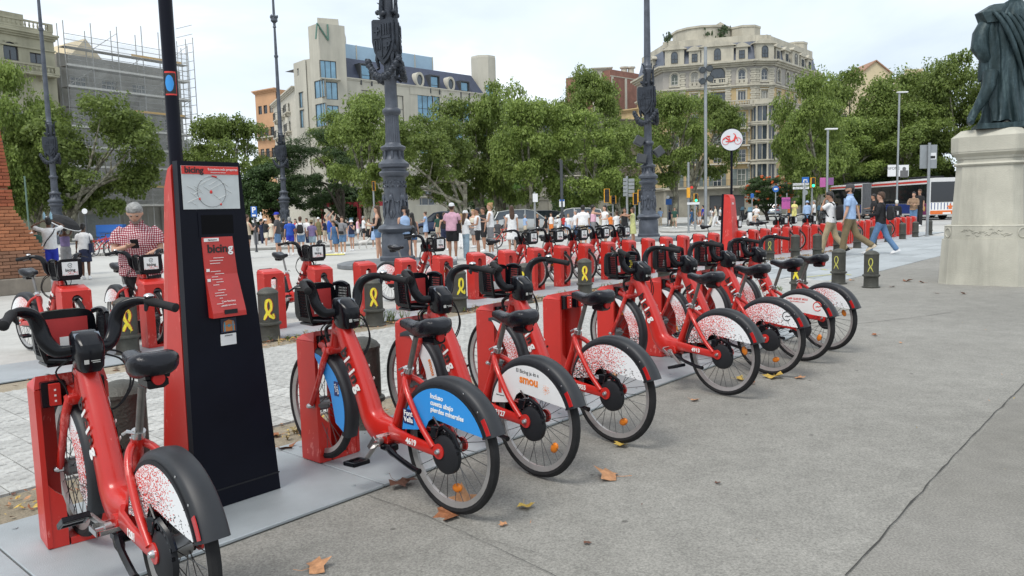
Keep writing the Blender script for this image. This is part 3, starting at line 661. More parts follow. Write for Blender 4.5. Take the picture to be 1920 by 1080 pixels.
# ---- old corner house at the left edge
OLD = M('stone_greenish', (.40, .38, .28), .85, var=.1, sc=.6, dirt=.55, streak=True)
SHD = M('shutter_dark', (.045, .04, .045), .6)
def old_house():
    global REFY
    REFY = 170
    a, b_ = G2(-160, 60), G2(108, 69.5); root = empty('old_apartment_house', (b_[0], b_[1], 0), 0, 'greenish stone old house with balustrades at the left edge', 'building')
    f = Facade(root, a, b_, 0, 0); X = 60; Z = lambda y: f.z(X, y); f.z1 = Z(66)
    for px in (-130, -80, -30, 27, 75):
        u = f.u(px)
        f.win(u, Z(118), 1.2, Z(98)-Z(118), nx=2, nz=1, arch=(px != 75), fm=SHD); 
        for y0, y1 in ((208, 252), (338, 378)):
            f.win(u, Z(y1), 1.15, Z(y0)-Z(y1), nx=2, nz=3, fm=FR_W)
            for sx in (-1, 1):
                b = MB(); b.T = f.T; x = u+sx*(.58+.36); b.bb(x-.34, x+.34, -.07, -.004, Z(y1), Z(y0))
                for k in range(14): zz = Z(y1)+.1+k*(Z(y0)-Z(y1)-.2)/14; b.bb(x-.28, x+.28, -.095, -.071, zz, zz+.07)
                childw(b.build('shutter', SHD, smooth=False), root, Matrix.Identity(4))
        f.h.append((u-1.1, u+1.1, 0, Z(396)))
    f.wall('wall', OLD)
    f.band(Z(72), .5, .5, OLD, steps=3); f.band(Z(92), .14, .12, OLD, 'ledge', steps=1)
    for y, d_, hh in ((56, .1, Z(40)-Z(56)), (138, .6, Z(122)-Z(138)), (262, .6, .95), (390, .7, .95)):
        f.balcony(f.w*.5, Z(y), f.w*.97, d_+.15, m=OLD, iron=False, hh=hh)
    b = MB(); b.T = f.T; b.bb(0, f.u(15), .3, 6, f.z1, Z(-14)); b.bb(f.u(15), f.w*.93, 3, 8, f.z1, Z(14)); childw(b.build('attic', OLD, smooth=False), root, Matrix.Identity(4))
    n = f.n*12; body_poly(root, [a, b_, (b_[0]+n.x, b_[1]+n.y), (a[0]+n.x, a[1]+n.y)], 0, f.z1-.02, OLD)
old_house()

# ---- house under scaffolding
def scaffold():
    global REFY
    REFY = 180
    a, b_ = G2(112, 71.5), G2(340, 82); W2 = M('render_grey', (.36, .35, .32), .85, var=.12, sc=.6, dirt=.4, streak=True)
    root = empty('house_under_repair', (a[0], a[1], 0), 0, 'grey rendered house with cream gable behind full-height scaffolding', 'building')
    f = Facade(root, a, b_, 0, 0); Z = lambda y, x=300: f.z(x, y); f.z1 = Z(128)
    for px in (150, 207, 263, 318):
        u = f.u(px)
        for y0, y1 in ((164, 180), (222, 244), (270, 290), (330, 352)): f.win(u, Z(y1), 1.5, Z(y0)-Z(y1), nx=3, nz=2, fm=FR_W)
        f.h.append((u-1.4, u+1.4, 0, 2.9))
    f.wall('wall', W2); n = f.n*12; body_poly(root, [a, b_, (b_[0]+n.x, b_[1]+n.y), (a[0]+n.x, a[1]+n.y)], 0, f.z1-.02, W2)
    u0, u1 = f.u(148), f.u(214); b = MB(); b.T = f.T; zz = f.z(180, 98); b.prism([(u0, f.z1-.1), (u1, f.z1-.1), (u1, zz-.6), ((u0+u1)/2, f.z(180, 70)), (u0, zz-.6)], 1.2, 7); childw(b.build('gable', CRM, smooth=False), root, Matrix.Identity(4))
    GAL = M('galvanised_tube', (.38, .38, .37), .45, .5); DK = M('scaffold_board', (.30, .29, .27), .7); ORB = M('toe_board_orange', (.62, .38, .10), .6)
    sr = empty('scaffolding', tuple(f.a+f.d*2-f.n*1.5), 0, 'galvanised scaffolding with grey netting and orange toe boards round the left house', 'scaffolding')
    lv = [Z(y) for y in (386, 353, 320, 287, 253, 219, 187, 152, 120)]; top = lv[-1]+1.9; ys = (-1.5, -.45)
    def sc_build(mb, nm, m): childw(mb.build(nm, m, smooth=False), sr, Matrix.Identity(4))
    nst = int(f.w/2.4)
    for i in range(nst+1):
        mb = MB(); mb.T = f.T; u = f.w*i/nst
        for y in ys: mb.tube([(u, y, 0), (u, y, top+random.uniform(-.3, 1.2))], .05, 6)
        sc_build(mb, 'standard', GAL)
    for k, z in enumerate(lv):
        mb = MB(); mb.T = f.T; mb.bb(0, f.w, ys[0]+.05, ys[1]-.03, z-.06, z); sc_build(mb, 'deck_board', DK)
        mb = MB(); mb.T = f.T
        for y in ys[:1]:
            for dz in (.12, .55, 1.05): mb.tube([(0, y-.06, z+dz), (f.w, y-.06, z+dz)], .03, 5)
        sc_build(mb, 'guard_rail', GAL)
        if k in (1, 5, 8):
            mb = MB(); mb.T = f.T; mb.bb(f.w*.5, f.w*.93, ys[0]-.12, ys[0]-.09, z-.02, z+.18); sc_build(mb, 'toe_board', ORB)
        else:
            mb = MB(); mb.T = f.T; mb.bb(0, f.w, ys[0]-.12, ys[0]-.09, z-.04, z+.14); sc_build(mb, 'toe_board', FR_W)
        for i in range(nst):
            if (i+k) % 3 == 0:
                mb = MB(); mb.T = f.T; z2 = lv[k+1] if k+1 < len(lv) else top; mb.tube([(f.w*i/nst, ys[0]-.03, z), (f.w*(i+1)/nst, ys[0]-.03, z2)], .03, 5); sc_build(mb, 'brace', GAL)
    mb = MB(); mb.T = f.T
    for i in range(3):
        u = f.w+.3; z0 = lv[0]+i*5; 
    for y in (-1.5, -.3, 1.2): mb.tube([(f.w+.7, y, 0), (f.w+.7, y, top+1)], .05, 6)
    for z in [.8+i*.9 for i in range(24)]: mb.tube([(f.w+.7, -1.5, z), (f.w+.7, 1.2, z)], .03, 5)
    sc_build(mb, 'stair_tower', GAL)
    net = bpy.data.materials.new('netting'); net.use_nodes = True; t = net.node_tree; bs = t.nodes['Principled BSDF']; bs.inputs['Base Color'].default_value = (.52, .53, .52, 1); bs.inputs['Roughness'].default_value = .9
    tr = t.nodes.new('ShaderNodeBsdfTransparent'); mxs = t.nodes.new('ShaderNodeMixShader'); nz = t.nodes.new('ShaderNodeTexNoise'); nz.inputs['Scale'].default_value = 1.1; nz.inputs['Detail'].default_value = 6; tcn = t.nodes.new('ShaderNodeTexCoord'); rr = t.nodes.new('ShaderNodeMapRange')
    rr.inputs[3].default_value = .06; rr.inputs[4].default_value = .42; t.links.new(tcn.outputs['Object'], nz.inputs['Vector']); t.links.new(nz.outputs[0], rr.inputs[0]); t.links.new(rr.outputs[0], mxs.inputs[0]); t.links.new(tr.outputs[0], mxs.inputs[1]); t.links.new(bs.outputs[0], mxs.inputs[2]); t.links.new(mxs.outputs[0], t.nodes['Material Output'].inputs[0])
    mb = MB(); mb.T = f.T; nu, nz_ = 60, 40
    for i in range(nu):
        for j in range(nz_):
            def P(i_, j_): u = f.w*i_/nu; z = 3+(lv[-1]+.9-3)*j_/nz_; return (u, ys[0]-.22-.12*abs(sin(u*1.3+noise.noise(V((u, z, 0))*.4)*3))*(.4+.6*abs(sin(z*1.6))), z)
            mb.quad(P(i, j), P(i+1, j), P(i+1, j+1), P(i, j+1))
    childw(mb.build('netting', net), sr, Matrix.Identity(4))
scaffold()
# ================================================================ TREES
def leaf_mat(name, c1, c2, trans=.35):
    m = bpy.data.materials.new(name); m.use_nodes = True; t = m.node_tree; b = t.nodes['Principled BSDF']; n = t.nodes.new; l = t.links.new
    tc = n('ShaderNodeTexCoord'); q = n('ShaderNodeTexNoise'); q.inputs['Scale'].default_value = .9; q.inputs['Detail'].default_value = 4; l(tc.outputs['Object'], q.inputs[0])
    g = n('ShaderNodeNewGeometry'); mr = n('ShaderNodeMath'); mr.operation = 'MULTIPLY_ADD'; mr.inputs[1].default_value = .55; l(g.outputs['Random Per Island'], mr.inputs[0])
    m2 = n('ShaderNodeMath'); m2.operation = 'MULTIPLY'; m2.inputs[1].default_value = .62; l(q.outputs[0], m2.inputs[0]); l(m2.outputs[0], mr.inputs[2])
    r = n('ShaderNodeValToRGB'); r.color_ramp.elements[0].position = .15; r.color_ramp.elements[1].position = .85; r.color_ramp.elements[0].color = (*c1, 1); r.color_ramp.elements[1].color = (*c2, 1); l(mr.outputs[0], r.inputs[0])
    oi = n('ShaderNodeObjectInfo'); h = n('ShaderNodeHueSaturation'); ma = n('ShaderNodeMapRange'); ma.inputs[3].default_value = .8; ma.inputs[4].default_value = 1.2; l(oi.outputs['Random'], ma.inputs[0]); l(ma.outputs[0], h.inputs['Value']); l(r.outputs[0], h.inputs['Color'])
    l(h.outputs[0], b.inputs['Base Color']); b.inputs['Roughness'].default_value = .5; b.inputs['Specular IOR Level'].default_value = .3
    tr = n('ShaderNodeBsdfTranslucent'); l(h.outputs[0], tr.inputs[0]); mx = n('ShaderNodeMixShader'); mx.inputs[0].default_value = trans
    l(b.outputs[0], mx.inputs[1]); l(tr.outputs[0], mx.inputs[2]); l(mx.outputs[0], t.nodes['Material Output'].inputs[0]); return m
LF_P = leaf_mat('leaf_plane', (.075, .12, .026), (.27, .35, .09), .45)
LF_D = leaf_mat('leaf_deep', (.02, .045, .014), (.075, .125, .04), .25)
LF_G = leaf_mat('leaf_fresh', (.04, .10, .015), (.13, .24, .04))
def bark_mat():
    m = bpy.data.materials.new('bark_mottled'); m.use_nodes = True; t = m.node_tree; b = t.nodes['Principled BSDF']; n = t.nodes.new; l = t.links.new; b.inputs['Roughness'].default_value = .85
    tc = n('ShaderNodeTexCoord'); v = n('ShaderNodeTexNoise'); v.inputs['Scale'].default_value = 3.5; v.inputs['Detail'].default_value = 5; l(tc.outputs['Object'], v.inputs[0]); r = n('ShaderNodeValToRGB')
    r.color_ramp.elements[0].position = .42; r.color_ramp.elements[1].position = .58; r.color_ramp.elements[0].color = (.12, .11, .08, 1); r.color_ramp.elements[1].color = (.30, .29, .22, 1); l(v.outputs[0], r.inputs[0]); l(r.outputs[0], b.inputs['Base Color']); return m
BARK = bark_mat(); BARKD = M('bark_dark', (.05, .042, .033), .9, var=.3, sc=5)
def crown_mesh(name, seed, rx, rz, nclump, nleaf, lsz, mat, feather=False, gaps=.25):
    """leaf cloud centred on 0; rx horizontal radius, rz half height"""
    rg = np.random.RandomState(seed); C = []
    for i in range(nclump):
        while True:
            p = rg.uniform(-1, 1, 3)
            d = np.linalg.norm(p)
            if .25 < d < 1: break
        p = p/d*(.45+.55*d**.7)
        low = p[2] < -.2
        r = rg.uniform(.16, .30)*(1-.25*low)
        C.append((p[0]*rx*.86, p[1]*rx*.86, p[2]*rz*.86, r*rx*1.05))
    P = []; per = nleaf//nclump
    for (cx, cy, cz, r) in C:
        d = rg.normal(size=(per, 3)); d /= np.linalg.norm(d, axis=1)[:, None]
        d[:, 2] = np.where(rg.rand(per) < .45, np.abs(d[:, 2]), d[:, 2])
        rad = r*(.45+.6*rg.rand(per)**.6)*(1+.25*np.sin(d[:, 0]*5+cx)+.2*np.sin(d[:, 1]*6+cy))
        q = d*rad[:, None]*np.array([1.15, 1.15, .62 if not feather else .4]) + np.array([cx, cy, cz])
        P.append(np.c_[q, d])
    P = np.concatenate(P); n = len(P); pos = P[:, :3]; d = P[:, 3:]
    nrm = d*.6 + rg.normal(size=(n, 3))*.55 + np.array([0, 0, .55]); nrm /= np.linalg.norm(nrm, axis=1)[:, None]
    a = rg.normal(size=(n, 3)); a -= nrm*np.sum(a*nrm, 1)[:, None]; a /= np.linalg.norm(a, axis=1)[:, None]; b = np.cross(nrm, a)
    s = lsz*rg.uniform(.55, 1.25, n)[:, None]; w = s*(.42 if not feather else .2)
    v = np.stack([pos-a*s*.5, pos+b*w*.8-a*s*.05-nrm*s*.08, pos+a*s*.55-nrm*s*.12, pos-b*w*.8+a*s*.05-nrm*s*.05], 1).reshape(-1, 3)
    me = bpy.data.meshes.new(name); me.vertices.add(4*n); me.vertices.foreach_set('co', v.ravel()); me.loops.add(4*n); me.polygons.add(n)
    me.loops.foreach_set('vertex_index', np.arange(4*n)); me.polygons.foreach_set('loop_start', np.arange(0, 4*n, 4)); pass
    me.update(calc_edges=True); me.materials.append(mat); return me, C
CR = [crown_mesh('crown', 11+i, 4.2, 3.6, 48, 33000, .21, LF_P) for i in range(4)]
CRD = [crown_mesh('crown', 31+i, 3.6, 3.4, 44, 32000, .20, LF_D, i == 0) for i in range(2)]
CRG = [crown_mesh('crown', 41+i, 3.2, 3.0, 32, 24000, .20, LF_G, True) for i in range(2)]
def limb_mesh(C, seed, hcr, h0, rx, rz, mat, r0=.2, fork=0.0):
    """trunk with limbs reaching towards the leaf clumps; origin at foot; crown centre at hcr"""
    rg = random.Random(seed); b = MB(); top = hcr - rz*.55; lean = rg.uniform(-.35, .35)
    tr = [V((0, 0, -.05)), V((lean*.2, rg.uniform(-.1, .1), h0*.5)), V((lean*.6, 0, h0)), V((lean, 0, top))]
    sp = spline(tr, 5); b.tube(sp, [r0*(1.35 if i == 0 else 1)*(1-.5*i/len(sp)) for i in range(len(sp))], 9)
    for k in range(7):
        c = C[rg.randrange(len(C))]; a = sp[rg.randrange(int(len(sp)*.55), len(sp))]; e = V((c[0], c[1], hcr+c[2])); mid = a.lerp(e, .5)+V((rg.uniform(-.4, .4), rg.uniform(-.4, .4), .5))
        q = spline([a, mid, e], 5); b.tube(q, [max(.025, r0*.55*(1-i/len(q)*.85)) for i in range(len(q))], 6)
        e2 = mid+V((rg.uniform(-1, 1), rg.uniform(-1, 1), 1.3)); b.tube([mid, e2], [r0*.22, .02], 5)
    return b.mesh('trunk', mat)
def tree(px, Y, ytop, hw, ybot, label, kind='P', base=None, seed=0, name='plane_tree'):
    """px crown centre column, ytop/ybot crown rows, hw half width in px"""
    zt, zb = zat(px, ytop, Y), zat(px, ybot, Y); zb = zb-.05*(zt-zb)*(kind == 'P'); rz = (zt-zb)/2; rx = hw*Y/FOC*(1.14 if kind == 'P' else 1.05); c = at(px, (ytop+ybot)/2, Y); bx = at(base if base is not None else px, 400, Y).x
    L_, rx0, rz0, mt = {'P': (CR, 4.2, 3.6, BARK), 'D': (CRD, 3.6, 3.4, BARKD), 'G': (CRG, 3.2, 3.0, BARKD)}[kind]
    me, C = L_[seed % len(L_)]
    r = empty(name, (bx, Y, 0), 0, label, 'tree')
    o = inst('crown', me, r, (c.x-bx, 0, (zt+zb)/2), rot=(0, 0, seed*1.7), sc=(rx/rx0, rx/rx0*.95, rz/rz0))
    k = rx/rx0; C2 = [(x*cos(seed*1.7)*k-y*sin(seed*1.7)*k+c.x-bx, (x*sin(seed*1.7)+y*cos(seed*1.7))*k, z*rz/rz0, 0) for x, y, z, _ in C]
    t = inst('trunk', limb_mesh(C2, seed, (zt+zb)/2, zb*.7, rx, rz, mt, .13+.012*min(12, zt)), r)
    return r
TR = [
 (18, 55, 105, 78, 405, 'broad plane tree leaning into the left edge over the brick plinth', 'P', -10, 1),
 (165, 56, 165, 112, 405, 'full plane tree in front of the scaffolded house', 'P', 122, 2),
 (60, 58, 230, 60, 400, 'lower leafy plane tree behind the leftmost lamp column', 'P', 70, 7),
 (428, 74, 205, 78, 410, 'plane tree right of the black terminal, before the orange house', 'P', 440, 3),
 (345, 84, 260, 40, 400, 'small distant plane tree hidden partly by the black terminal', 'P', 350, 8),
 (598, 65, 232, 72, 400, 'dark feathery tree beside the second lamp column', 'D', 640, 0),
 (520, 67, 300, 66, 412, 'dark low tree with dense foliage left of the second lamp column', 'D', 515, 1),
 (700, 54, 175, 78, 385, 'bright plane tree left of the largest lamp column, in front of the hotel', 'P', 690, 4),
 (640, 72, 205, 55, 330, 'plane tree top in front of the hotel tower', 'P', 655, 5),
 (800, 50, 205, 78, 380, 'yellow-green plane tree just right of the largest lamp column', 'P', 868, 6),
 (865, 60, 180, 72, 375, 'tall plane tree below the second oval dormer of the hotel', 'P', 905, 9),
 (945, 60, 138, 62, 385, 'plane tree with a raised top left of centre below the hotel side tower', 'P', 935, 10),
 (1005, 54, 175, 72, 385, 'wide plane tree at the centre of the row with a pale trunk', 'P', 993, 11),
 (940, 72, 300, 60, 400, 'fresh green low tree with fine leaves under the centre planes', 'G', 950, 1),
 (1100, 66, 130, 62, 330, 'tallest plane tree of the row left of the brick building', 'P', 1118, 12),
 (1085, 55, 200, 78, 390, 'dense plane tree in front of the tallest one', 'P', 1118, 13),
 (1165, 58, 215, 66, 385, 'plane tree just left of the fourth lamp column', 'P', 1165, 14),
 (1262, 60, 165, 62, 350, 'plane tree between the fourth lamp column and the floodlight mast', 'P', 1262, 15),
 (1330, 66, 178, 54, 335, 'open plane tree behind the floodlight mast showing ochre wall', 'P', 1300, 16),
 (1520, 66, 128, 66, 365, 'tall plane tree right of the corner building', 'P', 1535, 17),
 (1610, 88, 118, 78, 350, 'large plane tree under the cream gable', 'P', 1600, 18),
 (1570, 82, 215, 82, 362, 'low spreading plane tree in front of the street lamp', 'P', 1588, 19),
 (1700, 90, 135, 78, 345, 'plane tree under the battlemented roof', 'P', 1690, 20),
 (1690, 83, 190, 82, 340, 'yellowish plane tree above the articulated bus', 'P', 1700, 21),
 (1800, 84, 88, 78, 335, 'tall plane tree rising behind the bronze statue', 'P', 1800, 22),
 (1870, 82, 150, 70, 350, 'plane tree hidden by the statue pedestal', 'P', 1870, 23),
 (1920, 86, 110, 90, 350, 'plane tree at the right edge behind the statue', 'P', 1925, 24),
 (1440, 72, 327, 46, 396, 'rounded small tree dotted with orange blossom', 'D', 1440, 1),
 (1512, 76, 308, 44, 392, 'small bright green tree beside the street name board', 'G', 1512, 0),
]
for i, (px, Y, yt, hw, yb, lab, k, base, sd_) in enumerate(TR):
    r_ = tree(px, Y, yt, hw, yb, lab, k, base, sd_, {'P': 'plane_tree', 'D': 'dark_tree', 'G': 'green_tree'}[k]); r_['group'] = {'P': 'plane trees round the square', 'D': 'small dark trees', 'G': 'fresh green trees'}[k]
    if px == 1440:
        b = MB(); c = at(px, 360, Y)
        for k in range(70):
            a_, h_ = random.random()*2*pi, random.uniform(-.9, .95); rr = 2.2*math.sqrt(1-h_*h_); b.ell((rr*cos(a_), rr*sin(a_)-.1, c.z+h_*1.6), (.13, .13, .1), 6, 4)
        b.build('blossom', M('orange_blossom', (.50, .10, .02), .6), r_)['kind'] = 'stuff'
# dark park thicket low behind the bus and between trunks
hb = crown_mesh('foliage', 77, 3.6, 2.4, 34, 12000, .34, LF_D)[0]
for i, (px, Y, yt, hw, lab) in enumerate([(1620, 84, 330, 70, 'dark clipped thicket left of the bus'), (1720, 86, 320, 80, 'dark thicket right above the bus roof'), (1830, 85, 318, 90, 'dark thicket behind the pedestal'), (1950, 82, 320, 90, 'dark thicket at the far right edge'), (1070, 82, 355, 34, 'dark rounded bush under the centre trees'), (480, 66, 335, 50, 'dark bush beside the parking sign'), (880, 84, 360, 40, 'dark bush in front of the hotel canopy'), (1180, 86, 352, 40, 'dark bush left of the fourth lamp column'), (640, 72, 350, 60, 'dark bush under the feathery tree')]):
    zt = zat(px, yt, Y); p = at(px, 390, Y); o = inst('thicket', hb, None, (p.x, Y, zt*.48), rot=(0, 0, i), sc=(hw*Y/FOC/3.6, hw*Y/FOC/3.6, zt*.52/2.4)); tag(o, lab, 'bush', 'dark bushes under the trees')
# ================================================================ CAST IRON LAMP COLUMNS
CAST = M('cast_iron_grey', (.075, .085, .105), .45, .3, var=.25, sc=3, bump=.35, bsc=30, spec=.5)
CASTD = M('cast_iron_dark', (.028, .034, .045), .45, .35, var=.3, sc=5, bump=.4, bsc=35)
def star(prof, n, k, amp): pass
def lamp_parts():
    P = {}
    b = MB(); b.lathe([(1.75, 0), (1.75, .10), (1.6, .14), (1.2, .15)], 40); P['plinth'] = (b.mesh('plinth', M('plinth_stone', (.16, .17, .18), .8, var=.15, sc=3)), None)
    b = MB(); b.lathe([(.52, .14), (.52, .26), (.46, .3), (.44, .9), (.42, .95), (.52, 1.0), (.56, 1.08), (.5, 1.16), (.38, 1.22)], 12); P['pedestal'] = (b.mesh('pedestal', CAST, angle=50), None)
    b = MB(); b.lathe([(.37, 1.2), (.34, 1.35), (.31, 1.7), (.31, 2.45), (.34, 2.58)], 32)
    rg = random.Random(3)
    for q in range(6):      # raised leaf scrolls and masks on the drum
        a = q*pi/3+.3; ux, uy = cos(a), sin(a)
        def on(u, z, out=.33): aa = a+u/.33; return V((out*cos(aa), out*sin(aa), z))
        for sg in (-1, 1):
            for zc, r_, cx in ((2.28, .085, .06), (1.85, .06, .10)):
                b.tube([on(sg*(cx+r_*(1-.13*k)*cos(k*.62)), zc+r_*(1-.13*k)*sin(k*.62), .335) for k in range(8)], [.022-.002*k for k in range(8)], 5)
            b.tube([on(sg*.02, 1.35), on(sg*.11, 1.55, .345), on(sg*.07, 1.75, .35), on(sg*.02, 2.1, .34)], [.02, .03, .026, .012], 5)
        b.ell(on(0, 1.98, .32), (.065, .065, .1), 8, 6); b.ell(on(0, 1.5, .33), (.05, .05, .12), 8, 6)
        for zz in (1.32, 1.42, 2.42): 
            for u in (-.12, 0, .12): b.ell(on(u, zz, .32), (.03, .03, .04), 6, 4)
    P['relief_drum'] = (b.mesh('relief_drum', CAST), None)
    b = MB(); b.lathe([(.33, 2.56), (.42, 2.62), (.44, 2.70), (.40, 2.74), (.36, 2.76), (.36, 2.82), (.44, 2.86), (.45, 2.95), (.40, 3.0), (.30, 3.08), (.24, 3.2), (.25, 3.3), (.34, 3.36), (.37, 3.42), (.34, 3.46), (.24, 3.5), (.21, 3.56)], 28)
    for q in range(8): a = q*pi/4; b.box((.27*cos(a), .27*sin(a), 3.2), (.07, .06, .26), a, .01)
    P['collar'] = (b.mesh('collar', CAST, angle=45), None)
    b = MB(); rr = []
    for z, r in ((3.54, .205), (3.7, .195), (4.25, .185), (4.35, .19)): rr.append([((r+(.012 if j % 2 else -.006))*cos(2*pi*j/40), (r+(.012 if j % 2 else -.006))*sin(2*pi*j/40), z) for j in range(40)])
    b.loft(rr); b.lathe([(.19, 4.33), (.26, 4.4), (.27, 4.47), (.25, 4.52), (.19, 4.56), (.18, 4.62), (.175, 5.3), (.21, 5.36), (.21, 5.42), (.175, 5.46), (.17, 5.6), (.165, 7.6), (.21, 7.66), (.22, 7.78), (.18, 7.84), (.19, 7.95), (.155, 8.0), (.15, 8.4)], 24)
    P['lower_shaft'] = (b.mesh('lower_shaft', CAST), None)
    b = MB(); b.lathe([(.16, 8.35), (.15, 9), (.11, 13.6), (.15, 13.62), (.16, 13.75), (.11, 13.8), (.085, 15.8), (.14, 15.85), (.10, 15.95), (.1, 16.15), (.26, 16.3), (.24, 16.55), (.1, 16.6), (.08, 18.6)], 16)
    for q in range(6): a = q*pi/3; b.ell((.24*cos(a), .24*sin(a), 16.62), (.08, .08, .14), 6, 5)
    P['upper_shaft'] = (b.mesh('upper_shaft', CAST), None)
    b = MB()   # heraldic shield with raised bars
    sh = [(-.36, .62), (-.3, .66), (0, .62), (.3, .66), (.36, .62), (.37, .05), (.3, -.25), (.16, -.46), (0, -.6), (-.16, -.46), (-.3, -.25), (-.37, .05)]
    b.prism(sh, .0, .08); b.prism([(x*.8, z*.8+.02) for x, z in sh], -.03, .0)
    b.bb(-.29, .29, -.055, -.031, .10, .15); b.bb(-.04, .0, -.055, -.031, -.4, .5)
    for cx, cz in ((-.16, .32), (.15, -.12)): b.bb(cx-.1, cx+.1, -.06, -.032, cz-.025, cz+.025); b.bb(cx-.025, cx+.025, -.062, -.032, cz-.1, cz+.1)
    for k in range(3): b.bb(.06+.08*k, .1+.08*k, -.055, -.032, .2, .5); b.bb(-.26+.08*k, -.22+.08*k, -.055, -.032, -.2, .06)
    P['shield'] = (b.mesh('shield', CASTD), [(6.35, q*2*pi/3-pi/2-.35) for q in range(3)])
    b = MB()   # standing putto figure between shields
    b.ell((0, 0, .62), (.085, .09, .105), 10, 8); b.loft([[(r*cos(2*pi*j/10), r*.8*sin(2*pi*j/10), z) for j in range(10)] for r, z in ((.05, .52), (.13, .46), (.12, .3), (.1, .16), (.14, .02), (.12, -.1), (.04, -.2))])
    for sg in (-1, 1):
        b.tube([(sg*.1, 0, .43), (sg*.19, .02, .27), (sg*.13, -.12, .14)], [.045, .04, .028], 7); b.tube([(sg*.05, 0, -.05), (sg*.08, -.05, -.3), (sg*.05, .0, -.52), (sg*.05, -.07, -.56)], [.07, .055, .035, .03], 7)
    b.tube([(.1, .1, .5), (.24, .16, .3), (.2, .16, -.1)], [.03, .06, .02], 6); b.tube([(-.1, .1, .5), (-.24, .16, .35), (-.2, .16, 0)], [.03, .06, .02], 6)
    P['cherub'] = (b.mesh('cherub', CASTD), [(6.2, q*2*pi/3-pi/2-.35+pi/3) for q in range(3)])
    b = MB()   # swag of laurel hanging below each shield
    for k in range(15):
        t = -1+2*k/14; x = .52*t; z = -.3*(1-t*t)*1.6; b.ell((x, -.06-.1*(1-t*t), z), (.10, .10, .105), 8, 6)
        for j in range(3): a = j*2.1+k; b.ell((x+.07*cos(a), -.11-.1*(1-t*t), z+.07*sin(a)), (.05, .04, .045), 6, 4)
    P['garland'] = (b.mesh('garland', CASTD), [(5.85, q*2*pi/3-pi/2-.35) for q in range(3)])
    b = MB()
    for sg in (-1, 1): b.tube([(sg*.1, 0, 0), (sg*.3, -.03, -.06), (sg*.42, -.05, .02), (sg*.36, -.05, .09), (sg*.3, -.05, .05)], [.03, .035, .025, .018, .01], 6)
    b.tube([(0, -.02, 0), (0, -.2, -.1), (0, -.28, -.02)], [.05, .04, .02], 6)
    P['scroll_foot'] = (b.mesh('scroll_foot', CASTD), [(5.42, q*2*pi/3-pi/2-.35+.5) for q in range(3)])
    b = MB()
    b.tube([(0, 0, 0), (0, -.05, .4), (.02, -.04, .8), (0, -.1, 1.1), (0, -.25, 1.15)], [.06, .07, .05, .03, .02], 7)
    for k in range(8): b.tube([(0, -.05, .15+k*.1), (.12 if k % 2 else -.12, -.08, .22+k*.1)], [.03, .008], 5)
    b.tube([(-.14, -.04, .35), (.1, -.04, .3)], .05, 6); b.ell((.1, -.04, .3), (.08, .08, .08)); b.ell((-.16, -.04, .36), (.07, .07, .07))
    P['mural_crest'] = (b.mesh('mural_crest', CASTD), [(6.85, q*2*pi/3-pi/2-.6) for q in range(3)])
    return P
LP = lamp_parts()
RAD = {'shield': .30, 'cherub': .30, 'garland': .24, 'scroll_foot': .14, 'mural_crest': .2}
def lamp(px, py, Y, label, off=0.0):
    p = at(px, 400, Y) if Y else gnd(px, py); r = empty('lamp_column', (p.x, p.y, 0), 0, label, 'lamp post', 'monumental cast iron lamp columns'); face = math.atan2(-p.y, -p.x)
    for k, (me, rep) in LP.items():
        if rep is None: inst(k, me, r)
        else:
            for (z, a) in rep:
                a2 = a + pi/2 + face + off; rad = RAD[k]; an = a2
                inst(k, me, r, (rad*cos(an), rad*sin(an), z), rz=an+pi/2)
    return r
l3 = lamp(742, 0, 22.6, 'largest and nearest dark cast iron lamp column with shields, left of centre', -.25)
l4 = lamp(1216, 0, 36.0, 'lamp column with coat of arms and box floodlights, right of centre')
l2 = lamp(534, 0, 60.0, 'slender lamp column in front of the orange house and dark trees')
l1 = lamp(106, 0, 50.0, 'leftmost lamp column rising beside the scaffolded house')
for (z, dx, a) in ((4.55, -.45, .5), (3.75, -.35, .2), (4.05, .45, -.6)):
    b = MB(); b.T = Matrix.Rotation(a, 4, 'Y'); b.box((0, 0, 0), (.42, .3, .42), 0, .02); b.box((0, -.17, 0), (.36, .05, .36), 0, .01)
    o = b.build('floodlight', FR_D, l4, smooth=False, loc=(dx, -.25, z))
    b = MB(); b.tube([(0, 0, 0), (-dx*.7, .2, -.1)], .03, 6); b.build('bracket', FR_D, o)

